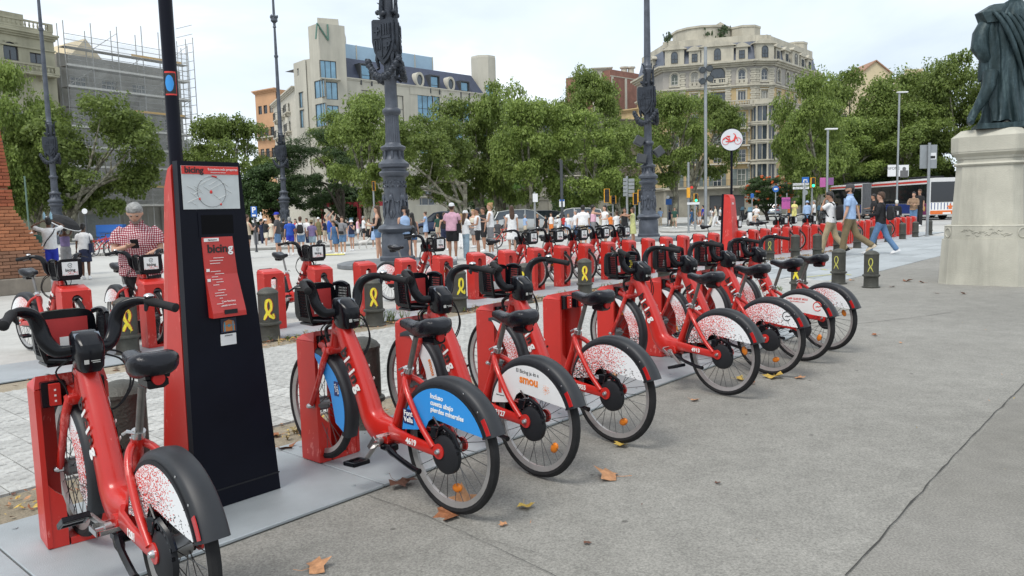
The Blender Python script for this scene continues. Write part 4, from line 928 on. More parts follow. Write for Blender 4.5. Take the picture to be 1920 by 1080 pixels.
# ================================================================ PEDESTAL AND BRONZE STATUE
PST = M('pedestal_stone', (.46, .445, .375), .75, var=.12, sc=1.5, dirt=.6, streak=True, bump=.25, bsc=50)
def statue():
    c = V((8.64, 13.84, 0)); rz = TH
    r = empty('statue_pedestal', (c.x, c.y, 0), rz, 'pale stone pedestal with chamfered corners under the bronze statue', 'pedestal')
    def ring(h, ch, z): a = h; q = h-ch; return [(-a, -q, z), (-q, -a, z), (q, -a, z), (a, -q, z), (a, q, z), (q, a, z), (-q, a, z), (-a, q, z)]
    K_ = .915
    def part(nm, L_, m=PST):
        b = MB(); b.loft([ring(x[0]*K_, x[1]*K_, x[2]) for x in L_]); return b.build(nm, m, r, smooth=False)
    part('base_block', [(.77, .17, -.02), (.765, .17, .03), (.735, .165, .72), (.73, .165, .80)])
    part('frieze', [(.70, .17, .801), (.70, .17, 1.03)]); part('frieze_lip', [(.705, .17, 1.031), (.66, .17, 1.05)])
    part('dado', [(.60, .15, 1.051), (.55, .14, 2.08)])
    part('neck_moulding', [(.57, .14, 2.081), (.59, .145, 2.11), (.57, .14, 2.14)]); part('neck', [(.54, .14, 2.141), (.54, .14, 2.20)])
    part('cornice', [(.555, .14, 2.201), (.565, .145, 2.24), (.625, .155, 2.30), (.63, .155, 2.33)]); part('cap_block', [(.635, .16, 2.331), (.64, .16, 2.58), (.50, .12, 2.70), (.49, .12, 2.705)])
    for k, (x, y, a) in enumerate(((-.635, -.635, pi*.75), (-.635, .635, pi/4), (.635, -.635, pi/4))):   # carved rings on the chamfers
        b = MB(); n_ = V((x, y, 0)).normalized(); s_ = V((-n_.y, n_.x, 0)); c0 = V((x*1.0, y*1.0, .915)) ; c0 = n_*(.70+.70-.17)/math.sqrt(2)*1.002*K_ + V((0, 0, .915))
        b.tube([c0+s_*(.075*cos(q*pi/10))+V((0, 0, .08*sin(q*pi/10))) for q in range(20)], .011, 6, closed=True); b.build('carved_ring', PST, r)
    b = MB(); rg = random.Random(5)
    for i in range(26):
        y = -.35+.75*i/26; z = .92+rg.uniform(-.05, .05); b.tube([(-.701*K_, -y, z), (-.707*K_, -y-.03, z+rg.uniform(-.03, .03)), (-.701*K_, -y-.06, z)], .006, 5)
    tag(b.build('worn_carving', PST, r), kind='stuff')
    # statue: bronze with green-blue patina
    BZ = bpy.data.materials.new('bronze_patina'); BZ.use_nodes = True; t = BZ.node_tree; bs = t.nodes['Principled BSDF']; n = t.nodes.new; l = t.links.new
    tc = n('ShaderNodeTexCoord'); mp_ = n('ShaderNodeMapping'); mp_.inputs['Scale'].default_value = (3, 3, .7); nz = n('ShaderNodeTexNoise'); nz.inputs['Scale'].default_value = 2.4; nz.inputs['Detail'].default_value = 9; nz.inputs['Roughness'].default_value = .68; l(tc.outputs['Object'], mp_.inputs[0]); l(mp_.outputs[0], nz.inputs[0])
    rr = n('ShaderNodeValToRGB'); rr.color_ramp.elements[0].position = .40; rr.color_ramp.elements[0].color = (.014, .030, .032, 1); rr.color_ramp.elements[1].position = .72; rr.color_ramp.elements[1].color = (.10, .15, .155, 1); e = rr.color_ramp.elements.new(.55); e.color = (.028, .052, .06, 1)
    l(nz.outputs[0], rr.inputs[0]); l(rr.outputs[0], bs.inputs['Base Color']); bs.inputs['Metallic'].default_value = .35; bs.inputs['Roughness'].default_value = .5
    bp = n('ShaderNodeBump'); bp.inputs['Strength'].default_value = .4; bp.inputs['Distance'].default_value = .02; n2 = n('ShaderNodeTexNoise'); n2.inputs['Scale'].default_value = 14; n2.inputs['Detail'].default_value = 6; l(tc.outputs['Object'], n2.inputs[0]); l(n2.outputs[0], bp.inputs['Height']); l(bp.outputs[0], bs.inputs['Normal'])
    sx = at(1893, 235, 13.6).x; s0 = V((sx+.04, 13.74, 2.705))
    st = empty('bronze_statue', tuple(s0), 0, 'dark green bronze figure in a long draped cloak seen from behind on the pedestal', 'statue')
    b = MB(); b.prismz([(-.70, -.30), (.30, -.58), (.62, .1), (-.3, .55)], 0, .09); b.build('plinth', BZ, st, smooth=False)
    # cloak, lofted with deep folds; local x to the right, y away
    NF = 96; Zs = [.10, .13, .2, .32, .5, .75, 1.0, 1.25, 1.5, 1.7, 1.88, 2.02, 2.12, 2.2]
    RX = [.66, .64, .60, .56, .53, .50, .47, .45, .44, .45, .44, .36, .22, .12]; RY = [.40, .40, .38, .36, .33, .31, .30, .28, .27, .27, .25, .2, .15, .11]; CX = [.07, .07, .06, .04, .02, .01, .0, .0, -.01, -.02, .0, .02, .04, .05]
    rings = []
    for i, z in enumerate(Zs):
        ring_ = []; f = max(0, 1-z/2.2); 
        for j in range(NF):
            a = 2*pi*j/NF; fold = .075*(.35+.75*f)*sin(a*7+2.2*sin(z*1.1)+.9*z) + .045*(.5+f)*sin(a*13-1.4*z+1.0) + .02*sin(a*23+z*3)
            ridge = .055*max(0, sin(a*3+z*2.4+.7))**3
            hem = (.05*sin(a*5+1)+.03*sin(a*11)) if i < 2 else (.03*sin(a*5+1) if i == 2 else 0)
            k = 1+fold*1.5+ridge; ring_.append((CX[i]+RX[i]*k*cos(a)*(1.0 if cos(a) > 0 else .70+.30*min(1, z/1.7)**1.5), RY[i]*k*sin(a), z+hem*(1 if i < 3 else 0)))
        rings.append(ring_)
    b.__init__(); b.loft(rings); b.build('cloak', BZ, st, angle=70)
    # diagonal gathered folds over the back
    b = MB()
    for k in range(7):
        x0 = -.42+.10*k; pts = []
        for q in range(9):
            t_ = q/8; x = x0*(1-t_)+(.12+.13*k)*t_; z = 1.98-.02*k-(1.35+.05*k)*t_**1.25; y = -.27-.055*sin(pi*t_)-.03*t_-.0*k; 
            xx = min(.6, x); pts.append((xx, y*(math.sqrt(max(.08, 1-(xx/.56)**2))*.9+.12), z))
        b.tube(pts, [.02+.026*sin(pi*min(1, .12+i_/8)) for i_ in range(9)], 8)
    b.build('cloak_fold', BZ, st, angle=80)
    b = MB(); b.loft([[(-.30+x*.9, y, z) for x, y in ((.0, -.22), (-.20, -.12), (-.22, .1), (0, .2), (.2, .1), (.2, -.14))] for z in (1.82, 1.98, 2.06)][:1]+[[(-.3+x, y, 2.0) for x, y in ((.0, -.2), (-.26, -.1), (-.3, .06), (0, .18), (.2, .1), (.2, -.14))]]+[[(-.18+x*.6, y*.6, 2.14) for x, y in ((.0, -.2), (-.26, -.1), (-.3, .06), (0, .18), (.2, .1), (.2, -.14))]]); b.build('shoulder_cape', BZ, st, angle=30)
    # hanging sleeve and forearm on the left
    b = MB(); b.tube([(-.40, .03, 1.86), (-.52, 0, 1.66), (-.55, -.03, 1.42), (-.46, -.06, 1.22), (-.40, -.06, 1.13)], [.13, .14, .15, .10, .03], 14, flat=.8); b.build('sleeve', BZ, st)
    # tunic skirt and bare striding leg with boot
    b = MB(); b.loft([[(-.30+.25*k*cos(a), .02+.2*k*sin(a), z+.02*sin(a*4)) for a in [2*pi*j/24 for j in range(24)]] for k, z in ((.8, 1.25), (.85, 1.0), (.82, .88), (.78, .85))]); b.build('tunic', BZ, st)
    b = MB(); b.tube([(-.40, -.14, .98), (-.45, -.18, .74), (-.52, -.16, .55), (-.59, -.10, .38), (-.64, -.06, .25)], [.125, .105, .10, .075, .055], 12); b.build('leg', BZ, st)
    b = MB(); b.tube([(-.61, -.08, .34), (-.655, -.04, .2), (-.70, -.10, .135), (-.74, -.20, .12)], [.07, .07, .06, .035], 10); b.tube([(-.65, -.04, .27), (-.655, -.03, .12)], [.06, .05], 8); b.build('boot', BZ, st)
    b = MB(); b.tube([(.3, .05, 1.0), (.32, -.02, .55), (.3, .05, .1)], [.15, .11, .07], 12); b.build('leg', BZ, st)
    b = MB(); b.ell((.06, -.02, 2.42), (.13, .15, .18), 16, 12); b.tube([(.05, 0, 2.12), (.06, -.01, 2.35)], [.11, .075], 10); b.tube([(.06, -.16, 2.42), (.06, -.19, 2.39), (.06, -.15, 2.36)], [.02, .025, .015], 6); b.build('head', BZ, st)
    b = MB(); b.tube([(.42, 0, 1.85), (.62, -.1, 1.6), (.5, -.35, 1.55)], [.13, .1, .06], 10); b.build('arm', BZ, st)
    for k in range(5): b = MB(); b.tube([(.5, -.33, 1.54+.012*k), (.47-.01*k, -.42, 1.56+.02*k-.03), (.43, -.45, 1.53+.02*k)], [.018, .014, .01], 6); b.build('finger', BZ, st)
statue()

# ================================================================ BRICK PLINTH OF THE ARCH (left edge)
def brick_plinth():
    c = V((-9.95, 17.0, 0)); a = math.atan2(.72, .7)
    rz = R(52); base = gnd(97, 546)
    r = empty('brick_plinth', (base.x, base.y, 0), rz, 'battered red brick plinth with stone footing at the left edge', 'monument')
    # local x: along the face (away to the right end = 0), face lies at y=0 looking to -y
    MORT = M('mortar_red', (.26, .15, .09), .9, var=.2, sc=5); core = MB()
    core.prism([(-4.5, 0), (0, 0), (0, .02), (-4.5, .02)], 0, 0.1) if False else None
    BR = [M('brick_orange', (.36, .145, .07), .85, var=.22, sc=3, dirt=.2, rnd=.25, bump=.4, bsc=30), M('brick_brown', (.25, .125, .075), .85, var=.22, sc=3, dirt=.3, rnd=.25, bump=.4, bsc=30), M('brick_deep', (.30, .085, .04), .85, var=.22, sc=3, dirt=.2, rnd=.2, bump=.4, bsc=30)]
    bm_ = [None]*3
    for i in range(3): b = MB(); b.box((0, 0, 0), (.27, .12, .062), 0, .004); bm_[i] = b.mesh('brick', BR[i], smooth=False)
    hb_ = MB(); hb_.box((0, 0, 0), (.13, .12, .062), 0, .004)
    half = [hb_.mesh('brick', BR[i], smooth=False) for i in range(3)]
    def xe(z):    # right edge of the silhouette at height z and set-back of the face
        if z < .34: return .0, 0
        if z < .95: return -.05, .05
        if z < 1.86: return -.06-.40*(z-.95)/.91, .05+.40*(z-.95)/.91
        if z < 2.28: return -.43-.02*(z > 2.02), .45
        if z < 2.36: return -.50, .52
        return -.46-.10*max(0, (z-2.5)), .48
    st = MB(); st.bb(-5, 0, 0, 4, -.02, .34, bev=.02); st.build('stone_footing', M('footing_stone', (.22, .19, .155), .85, var=.18, sc=4, dirt=.4), r, smooth=False)
    rings = []
    for z in [.34, .95, 1.86, 1.861, 2.279, 2.281, 2.359, 2.361, 3.6, 4.6]:
        x, y = xe(z); rings.append([(-5, y+.07, z), (x-.06, y+.07, z), (x-.06, 4, z), (-5, 4, z)])
    core.loft(rings); core.build('mortar_core', MORT, r, smooth=False)
    row = 0; z = .38; n = 0
    while z < 4.0:
        x, y = xe(z); k = 1 if z < .95 else (0 if z < 1.86 else 2); off = .07 if row % 2 else 0
        u = x; i = 0
        while u > -1.75:
            L_ = .13 if (i == 0 and row % 2) else .27; mesh = (half if L_ < .2 else bm_)[k]
            inst('brick', mesh, r, (u-L_/2, y+.06+random.uniform(-.008, .004), z), rot=(0, random.uniform(-.01, .01), 0)); u -= L_+.012; i += 1; n += 1
        # returns on the right flank, narrower count
        if z < 3.3: inst('brick', bm_[k], r, (x-.06, y+.30, z), rot=(0, 0, pi/2)); inst('brick', bm_[k], r, (x-.06, y+.59, z), rot=(0, 0, pi/2))
        z += .0735; row += 1
    b = MB(); b.tube([(-.95, .50, 2.85+.22*cos(t)) if False else (-1.0+.13*sin(t), .50, 2.85+.25*cos(t)) for t in [k*pi/8 for k in range(16)]], .06, 6, closed=True); b.build('brick_rosette', BR[2], r)
brick_plinth()
# ================================================================ BIKE SHARE: DOCKS, TERMINALS, BIKES, BOLLARDS
RED = M('paint_red', (.50, .016, .010), .33, 0, var=.1, sc=2.5, coat=.3, dirt=.28, chip=.5)
REDD = M('paint_red_dock', (.53, .02, .012), .42, 0, var=.1, sc=2, coat=.15, dirt=.35, chip=.8, bump=.05, bsc=12)
BLKP = M('plastic_black', (.005, .0055, .008), .22, var=.3, sc=6, spec=.28)
BLKM = M('plastic_matt', (.014, .015, .018), .6, var=.2, sc=8, dirt=.1, spec=.3)
RUB = M('rubber', (.016, .016, .017), .8, var=.3, sc=12, spec=.25)
FEND = M('fender_grey', (.013, .0145, .018), .5, var=.25, sc=5, dirt=.25)
ALU = M('rim_alloy', (.40, .39, .38), .35, .55, var=.12, sc=9, dirt=.2)
CHR = M('chrome', (.55, .55, .55), .22, .9, var=.1)
WHT = M('print_white', (.80, .80, .78), .5, var=.04); BLKI = M('print_black', (.012, .012, .012), .5)
ORA = M('reflector_orange', (.70, .20, .015), .25); REFR = M('reflector_red', (.45, .012, .012), .25)
GBL = M('display_blue_grey', (.16, .19, .23), .3, var=.1)
def speckle(name, kind):
    m = bpy.data.materials.new(name); m.use_nodes = True; t = m.node_tree; b = t.nodes['Principled BSDF']; n = t.nodes.new; l = t.links.new; b.inputs['Roughness'].default_value = .35
    tc = n('ShaderNodeTexCoord'); sx = n('ShaderNodeSeparateXYZ'); l(tc.outputs['Object'], sx.inputs[0])
    mp = n('ShaderNodeMapping'); mp.inputs['Scale'].default_value = (1, 1, 1.7); l(tc.outputs['Object'], mp.inputs[0])
    def cells(sc, off):
        v = n('ShaderNodeTexVoronoi'); v.inputs['Scale'].default_value = sc; v.feature = 'F1'; mm = n('ShaderNodeMapping'); mm.inputs['Location'].default_value = (off, off, off); mm.inputs['Scale'].default_value = (1, 1, 1.7); l(tc.outputs['Object'], mm.inputs[0]); l(mm.outputs[0], v.inputs[0])
        s = n('ShaderNodeSeparateColor'); l(v.outputs['Color'], s.inputs[0]); return s.outputs[0]
    def mathn(op, a, b_=None):
        q = n('ShaderNodeMath'); q.operation = op
        for i, x in enumerate((a, b_)):
            if x is None: continue
            if isinstance(x, (int, float)): q.inputs[i].default_value = x
            else: l(x, q.inputs[i])
        return q.outputs[0]
    def rmp(v, a, c, o0, o1):
        q = n('ShaderNodeMapRange'); q.inputs[1].default_value = a; q.inputs[2].default_value = c; q.inputs[3].default_value = o0; q.inputs[4].default_value = o1; l(v, q.inputs[0]); return q.outputs[0]
    if kind == 'rear':
        red = mathn('LESS_THAN', cells(150, 0), mathn('MULTIPLY', rmp(sx.outputs[0], -.16, .06, .0, .50), rmp(sx.outputs[2], .38, .5, .3, 1)))
        blk = mathn('LESS_THAN', cells(150, 3.3), mathn('MULTIPLY', rmp(sx.outputs[2], .56, .38, .0, .75), rmp(sx.outputs[0], -.2, .12, .15, 1)))
    else:
        red = mathn('LESS_THAN', cells(150, 0), mathn('MULTIPLY', rmp(sx.outputs[2], .62, .52, .0, .55), rmp(sx.outputs[2], .3, .4, .1, 1)))
        blk = mathn('LESS_THAN', cells(150, 3.3), rmp(sx.outputs[2], .44, .32, .0, .6))
    a = n('ShaderNodeMixRGB'); a.inputs[1].default_value = (.78, .79, .80, 1); a.inputs[2].default_value = (.62, .06, .05, 1); l(red, a.inputs[0])
    c = n('ShaderNodeMixRGB'); c.inputs[2].default_value = (.02, .02, .02, 1); l(a.outputs[0], c.inputs[1]); l(blk, c.inputs[0]); l(c.outputs[0], b.inputs['Base Color']); return m
SPK, SPF = speckle('print_speckle', 'rear'), speckle('print_speckle_front', 'front')
PBL = M('print_blue', (.03, .27, .68), .4, var=.03); PWH = M('print_panel_white', (.74, .74, .73), .4, var=.04, dirt=.1); NAVYI = M('print_navy', (.01, .02, .11), .4); ORI = M('print_orange', (.80, .22, .03), .4); REDI = M('print_red', (.65, .04, .03), .45); GRI = M('print_grey', (.12, .12, .12), .5)
YEL_P = M('spray_yellow', (.72, .60, .04), .6, var=.12, sc=20); YEL_F = M('spray_yellow_faded', (.50, .48, .10), .7, var=.2, sc=25)
WB, WR, FZ = 1.18, .335, .04
def arcpts(cx, cz, r, a0, a1, n): return [(cx+r*cos(R(a0+(a1-a0)*i/n)), cz+r*sin(R(a0+(a1-a0)*i/n))) for i in range(n+1)]
def wheel_parts():
    k = 48; b = MB(); rings = []
    for j in range(k):
        a = 2*pi*j/k; rings.append([((WR-.021+.021*cos(q*pi/4))*cos(a), .024*sin(q*pi/4), (WR-.021+.021*cos(q*pi/4))*sin(a)) for q in range(8)])
    b.loft(rings, closed=True); ty = b.mesh('tyre', RUB)
    b = MB(); rings = []
    for j in range(k):
        a = 2*pi*j/k; rings.append([(r*cos(a), y, r*sin(a)) for r, y in ((WR-.036, .016), (WR-.036, -.016), (WR-.062, -.009), (WR-.064, .009))])
    b.loft(rings, closed=True); ri = b.mesh('rim', ALU, angle=30)
    b = MB()
    for j in range(28):
        a = 2*pi*j/28; a2 = a+(.42 if j % 4 < 2 else -.42); sy = .03 if j % 2 else -.03
        b.tube([(.035*cos(a2), sy, .035*sin(a2)), ((WR-.06)*cos(a), 0, (WR-.06)*sin(a))], .0021, 3, caps=False)
    sp = b.mesh('spokes', M('spoke_steel', (.10, .10, .10), .4, .7), smooth=False)
    b = MB(); b.tube([(0, -.055, 0), (0, -.04, 0), (0, .04, 0), (0, .055, 0)], [.018, .042, .042, .018], 16); hu = b.mesh('hub', M('hub_alloy', (.22, .22, .22), .4, .8))
    b = MB(); b.ell((.02, 0, -.20), (.036, .014, .024), 14, 6); re = b.mesh('spoke_reflector', ORA)
    return ty, ri, sp, hu, re
WP = wheel_parts()
def add_wheel(root, name, x, spin):
    w = inst(name, WP[0], root, (x, 0, WR+(FZ if x else 0)), rot=(0, spin, 0))
    for nm, me in zip(('rim', 'spokes', 'hub', 'spoke_reflector'), WP[1:]): inst(nm, me, w)
    return w
def rbox_tube(b, pts, ws, hs, n=12):
    """loft with superellipse section; ws lateral half width, hs half height in the xz plane"""
    pts = [V(p) for p in pts]; rings = []
    for i, p in enumerate(pts):
        tg = (pts[min(i+1, len(pts)-1)]-pts[max(i-1, 0)]).normalized(); s_ = V((0, 1, 0)); s_ = (s_-tg*s_.dot(tg)).normalized(); u_ = tg.cross(s_)
        ring = []
        for j in range(n):
            a = 2*pi*j/n; c, s = cos(a), sin(a); e = .62
            ring.append(p + s_*(ws[i]*math.copysign(abs(c)**e, c)) + u_*(hs[i]*math.copysign(abs(s)**e, s)))
        rings.append(ring)
    b.loft(rings)
def bike_proto():
    M_ = {}
    b = MB()   # main beam, bottom bracket swell, chainstays, seat tube and stays
    rbox_tube(b, spline([(.905, 0, .875), (.845, 0, .77), (.76, 0, .62), (.69, 0, .48), (.645, 0, .385), (.575, 0, .335), (.48, 0, .332), (.42, 0, .345)], 4),
              *[list(np.interp(np.linspace(0, 1, 29), [0, .25, .55, .7, .85, 1], q)) for q in ([.040, .048, .052, .054, .048, .04], [.046, .062, .068, .078, .068, .05])])
    b.disc((.475, 0, .30), (0, 1, 0), .045, .13, 18)
    for sg in (-1, 1):
        rbox_tube(b, [(.43, sg*.035, .345), (.37, sg*.062, .352), (.22, sg*.075, .345), (.08, sg*.078, .337), (.0, sg*.078, .335)], [.02, .016, .012, .012, .006], [.045, .036, .03, .028, .03], 10)
        b.tube(spline([(.335, sg*.01, .655), (.29, sg*.045, .63), (.235, sg*.068, .575), (.14, sg*.078, .45), (.04, sg*.08, .35)], 4), .0155, 9)
        b.disc((.0, sg*.078, .335), (0, 1, 0), .038, .012, 18)
    b.tube([(.435, 0, .37), (.37, 0, .53), (.318, 0, .675)], [.03, .024, .024], 12)
    b.tube([(.93, 0, .985), (.998, 0, .725)], .030, 14); b.tube([(.88, 0, .83), (.96, 0, .85)], .04, 8)
    M_['frame'] = b.mesh('frame', RED, angle=50)
    b = MB()   # fork and docking lug
    b.box((1.0, 0, .725), (.07, .125, .045), 0, .012)
    for sg in (-1, 1): b.tube(spline([(1.0, sg*.045, .74), (1.03, sg*.062, .65), (1.10, sg*.068, .50), (WB, sg*.066, WR+FZ)], 4), [.019]*6+[.016]*7, 9)
    b.tube([(1.0, 0, .75), (1.07, -.0, .73), (1.12, 0, .745)], [.03, .03, .035], 8); M_['fork'] = b.mesh('fork', RED, angle=50)
    # fenders
    def fender(cx, a0, a1, r0, hw, lip, fk=.045):
        b = MB(); rings = []; n_ = 22; cz = WR+(FZ if cx else 0)
        for i in range(n_+1):
            a = R(a0+(a1-a0)*i/n_); r = r0 + lip(i/n_); q = hw
            ff = fk+(.035*max(0, (i/n_-.86)/.14) if not cx else 0); pr = [(r-ff, q), (r-.022, q), (r-.005, q*.75), (r, 0), (r-.005, -q*.75), (r-.022, -q), (r-ff, -q), (r-ff+.003, -q+.006), (r-.012, -q*.6), (r-.01, 0), (r-.012, q*.6), (r-ff+.003, q-.006)]
            rings.append([(cx+rr*cos(a), y, cz+rr*sin(a)) for rr, y in pr])
        b.loft(rings); return b.mesh('fender', FEND, angle=50)
    M_['rear_fender'] = fender(0, 8, 160, .352, .05, lambda t: .030*t**1.6); M_['front_fender'] = fender(WB, 62, 205, .357, .046, lambda t: 0)
    # side panels (rear)
    outer = arcpts(0, WR, .326, 9, 158, 24); low = [(-.15, .468), (-.0, .486), (.07, .490), (.10, .47), (.125, .425), (.20, .405)]
    poly = outer+low
    cxm = (0.0, .55); inner = [(cxm[0]+(x-cxm[0])*.965, cxm[1]-.01+(z-cxm[1])*.93) for x, z in poly]
    for nm, pl_, y0, y1, mt in (('panel_rim', poly, .046, .0555, BLKM), ('panel_print', inner, .0557, .0575, None)):
        b = MB()
        for sg in (-1, 1): b.prism(pl_, sg*y0, sg*y1)
        M_[nm] = b
    _z = WR+FZ; fo = arcpts(WB, _z, .322, 94, 200, 20); fl = [(WB-.23, _z-.07), (WB-.19, _z+.10), (WB-.13, _z+.20)]
    b = MB()
    for sg in (-1, 1): b.prism(fo+fl, sg*.040, sg*.048)
    M_['front_panel'] = b
    b = MB(); b.prism(arcpts(0, WR, .366, 145, 158, 4)+arcpts(0, WR, .340, 158, 145, 4), .0495, .0535); M_['rear_reflector'] = b.mesh('rear_reflector', REFR, smooth=False)
    # motor cover, brake drum, chain guard, brake arm
    b = MB(); b.tube([(-.03, .045, .32), (-.03, .066, .32), (-.03, .074, .32)], [.098, .096, .078], 28); b.tube([(-.03, .074, .32), (-.03, .078, .32)], [.07, .05], 24)
    M_['motor_cover'] = b.mesh('motor_cover', BLKM, angle=25)
    b = MB()
    for a in range(0, 360, 20): b.box((-.03+.088*cos(R(a)), .062, .345+.088*sin(R(a))), (.014, .012, .014))
    b.tube([(.03, .06, .43), (-.03, .065, .46), (-.09, .06, .43), (-.12, .055, .37)], .012, 6); b.tube([(.045, .07, .50), (.0, .07, .46), (.02, .075, .40)], .005, 5); b.box((.04, .055, .42), (.05, .03, .06), .3, .006)
    M_['brake_unit'] = b.mesh('brake_unit', BLKP)
    b = MB(); b.tube([(0, -.10, .335), (0, -.086, .335), (0, .086, .335), (0, .10, .335)], [.010, .016, .016, .010], 10); M_['rear_axle'] = b.mesh('rear_axle', CHR); b = MB(); b.tube([(WB, -.092, WR+FZ), (WB, -.078, WR+FZ), (WB, .078, WR+FZ), (WB, .092, WR+FZ)], [.010, .018, .018, .010], 10); M_['front_axle'] = b.mesh('front_axle', CHR)
    b = MB(); rbox_tube(b, [(.50, -.055, .31), (.3, -.06, .325), (.02, -.062, .335)], [.018]*3, [.05, .035, .045], 10); M_['chain_case'] = b.mesh('chain_case', BLKP)
    b = MB(); b.tube(spline([(.42, .07, .265), (.34, .085, .245), (.20, .10, .22), (.12, .11, .215)], 3), [.02]*3+[.014]*6+[.016], 8); b.box((.44, .05, .265), (.08, .06, .04), 0, .008); M_['kickstand'] = b.mesh('kickstand', BLKP)
    # seat post, clamp, saddle, tail box
    b = MB(); b.tube([(.318, 0, .66), (.235, 0, .885)], .0145, 14); M_['seat_post'] = b.mesh('seat_post', M('seatpost_alloy', (.20, .19, .18), .38, .75, var=.2, sc=15))
    b = MB(); b.disc((.312, 0, .69), (-.34, 0, .94), .026, .028, 14); b.tube([(.295, .02, .70), (.30, .045, .71), (.33, .05, .695)], .007, 6); b.tube([(.34, -.02, .67), (.35, .02, .665)], .009, 6); M_['seat_clamp'] = b.mesh('seat_clamp', CHR)
    b = MB(); rings = []
    for x, w, z, h, dip in ((.350, .010, .952, .016, 0), (.342, .024, .958, .028, 0), (.315, .031, .962, .036, .002), (.265, .035, .950, .042, .006), (.215, .048, .942, .050, .012), (.17, .070, .948, .058, .018), (.125, .084, .960, .064, .021), (.085, .088, .970, .066, .018), (.05, .080, .972, .058, .012), (.025, .058, .966, .044, .004), (.015, .03, .958, .022, 0)):
        r_ = []
        for j in range(18):
            a = 2*pi*j/18; y = w*math.copysign(abs(cos(a))**.75, cos(a)); zz = math.copysign(abs(sin(a))**.8, sin(a))*h
            if sin(a) > 0: zz = zz*.55 - dip*math.exp(-(y/.022)**2)
            r_.append((x, y, z-.018+zz))
        rings.append(r_)
    b.loft(rings); M_['saddle'] = b.mesh('saddle', M('saddle_vinyl', (.005, .0055, .009), .24, spec=.35, var=.2, sc=9, bump=.15, bsc=90), angle=80)
    b = MB(); b.loft([[(x, y*w, z) for x, y, z in ((.20, -1, .878), (.20, 1, .878), (.055, 1, .888), (.055, -1, .888))] for w in (.042,)]+[[(x, y*.05, z) for x, y, z in ((.22, -1, .93), (.22, 1, .93), (.04, 1, .935), (.04, -1, .935))]]); b.box((.10, 0, .872), (.09, .075, .045), 0, .012); M_['tail_box'] = b.mesh('tail_box', BLKP, angle=25)
    b = MB(); b.disc((.052, 0, .888), (1, 0, .1), .022, .02, 20); M_['tail_lamp'] = b.mesh('tail_lamp', REFR)
    # crank and pedal meshes, origin at the spindle
    b = MB(); rbox_tube(b, [(0, 0, 0), (.06, .008, 0), (.165, .012, 0)], [.010, .009, .009], [.018, .012, .013], 8); b.disc((0, .0, 0), (0, 1, 0), .020, .026, 14); M_['crank'] = b.mesh('crank', M('crank_alloy', (.45, .44, .43), .35, .8, var=.15))
    b = MB()
    for y in (-.045, .045): b.box((0, y, 0), (.095, .012, .026), 0, .003)
    for x in (-.045, .045): b.box((x, 0, 0), (.012, .102, .024), 0, .003)
    b.box((0, 0, 0), (.03, .08, .018), 0, .003); M_['pedal'] = b.mesh('pedal', BLKP, smooth=False)
    b = MB()
    for y in (-.0525, .0525): b.box((0, y, 0), (.085, .005, .022))
    b.box((.0485, 0, 0), (.004, .08, .018)); b.box((-.0485, 0, 0), (.004, .08, .018))
    b.tube([(0, -.045, 0), (0, .045, 0)], .009, 8); M_['pedal_reflector'] = b.mesh('pedal_reflector', CHR)
    # console on the head tube
    b = MB(); rings = []
    for z, x0, x1, w in ((.865, .80, .92, .040), (.885, .785, .935, .052), (.95, .775, .945, .057), (.985, .785, .945, .058), (1.02, .840, .940, .055), (1.035, .87, .925, .046)):
        rings.append([((x0+x1)/2+(x1-x0)/2*math.copysign(abs(cos(2*pi*j/20))**.6, cos(2*pi*j/20)), w*math.copysign(abs(sin(2*pi*j/20))**.6, sin(2*pi*j/20)), z) for j in range(20)])
    b.loft(rings); M_['console'] = b.mesh('console', BLKP, angle=40)
    b = MB(); n_ = 14; pts = [(-1, 1), (1, 1)]+[(cos(pi*j/n_), -abs(sin(pi*j/n_))*1.0) for j in range(0, n_+1)]
    def onp(u, v, o): return (.835-.0*u+ (.032)*v - o*.7, u*.050, .995+.030*v + o*.7)
    top = [onp(u, v, .007) for u, v in pts]; bot = [onp(u, v, -.006) for u, v in pts]; b.loft([bot, top]); M_['display_panel'] = b.mesh('display_panel', GBL, angle=25)
    b = MB()
    for v in (.75, .35): b.quad(onp(-.55, v, .0078), onp(.55, v, .0078), onp(.55, v+.06, .0078), onp(-.55, v+.06, .0078))
    M_['display_lines'] = b.mesh('display_print', M('print_silver', (.45, .45, .42), .5), smooth=False)
    b = MB(); b.box((.7755, .030, .915), (.002, .018, .018)); b.box((.7755, -.005, .918), (.002, .035, .003)); b.box((.7755, -.008, .911), (.002, .03, .003)); M_['console_mark'] = b.mesh('console_print', M('print_silver', (.45, .45, .42), .5), smooth=False)
    # handlebar: moulded horns either side, and grips
    b = MB()
    for sg in (-1, 1):
        p = spline([(.90, sg*.05, .955), (.925, sg*.10, .955), (.945, sg*.135, 1.0), (.955, sg*.15, 1.06), (.94, sg*.175, 1.115), (.905, sg*.225, 1.14), (.868, sg*.266, 1.139)], 4)
        b.tube(p, [.025+(.008*sin(pi*min(1, i/len(p)*1.15))) - .009*(i/len(p))**3 for i in range(len(p))], 12, up=(1, 0, .2), flat=.72)
    M_['handlebar'] = b.mesh('handlebar', BLKP, angle=60)
    b = MB()
    for i, x in enumerate(np.linspace(0, 1, 9)): pass
    b.tube([(.872, .262, 1.139), (.842, .275, 1.135), (.80, .292, 1.128), (.735, .318, 1.116), (.712, .327, 1.112), (.707, .329, 1.111)], [.019, .021, .018, .019, .021, .012], 14); M_['grip'] = b
    b = MB(); b.ell((.865, 0, 0), (.001, .001, .001)); b.__init__(); b.ell((.857, -.268, 1.163), (.024, .024, .012), 14, 6); M_['bell'] = b.mesh('bell', CHR)
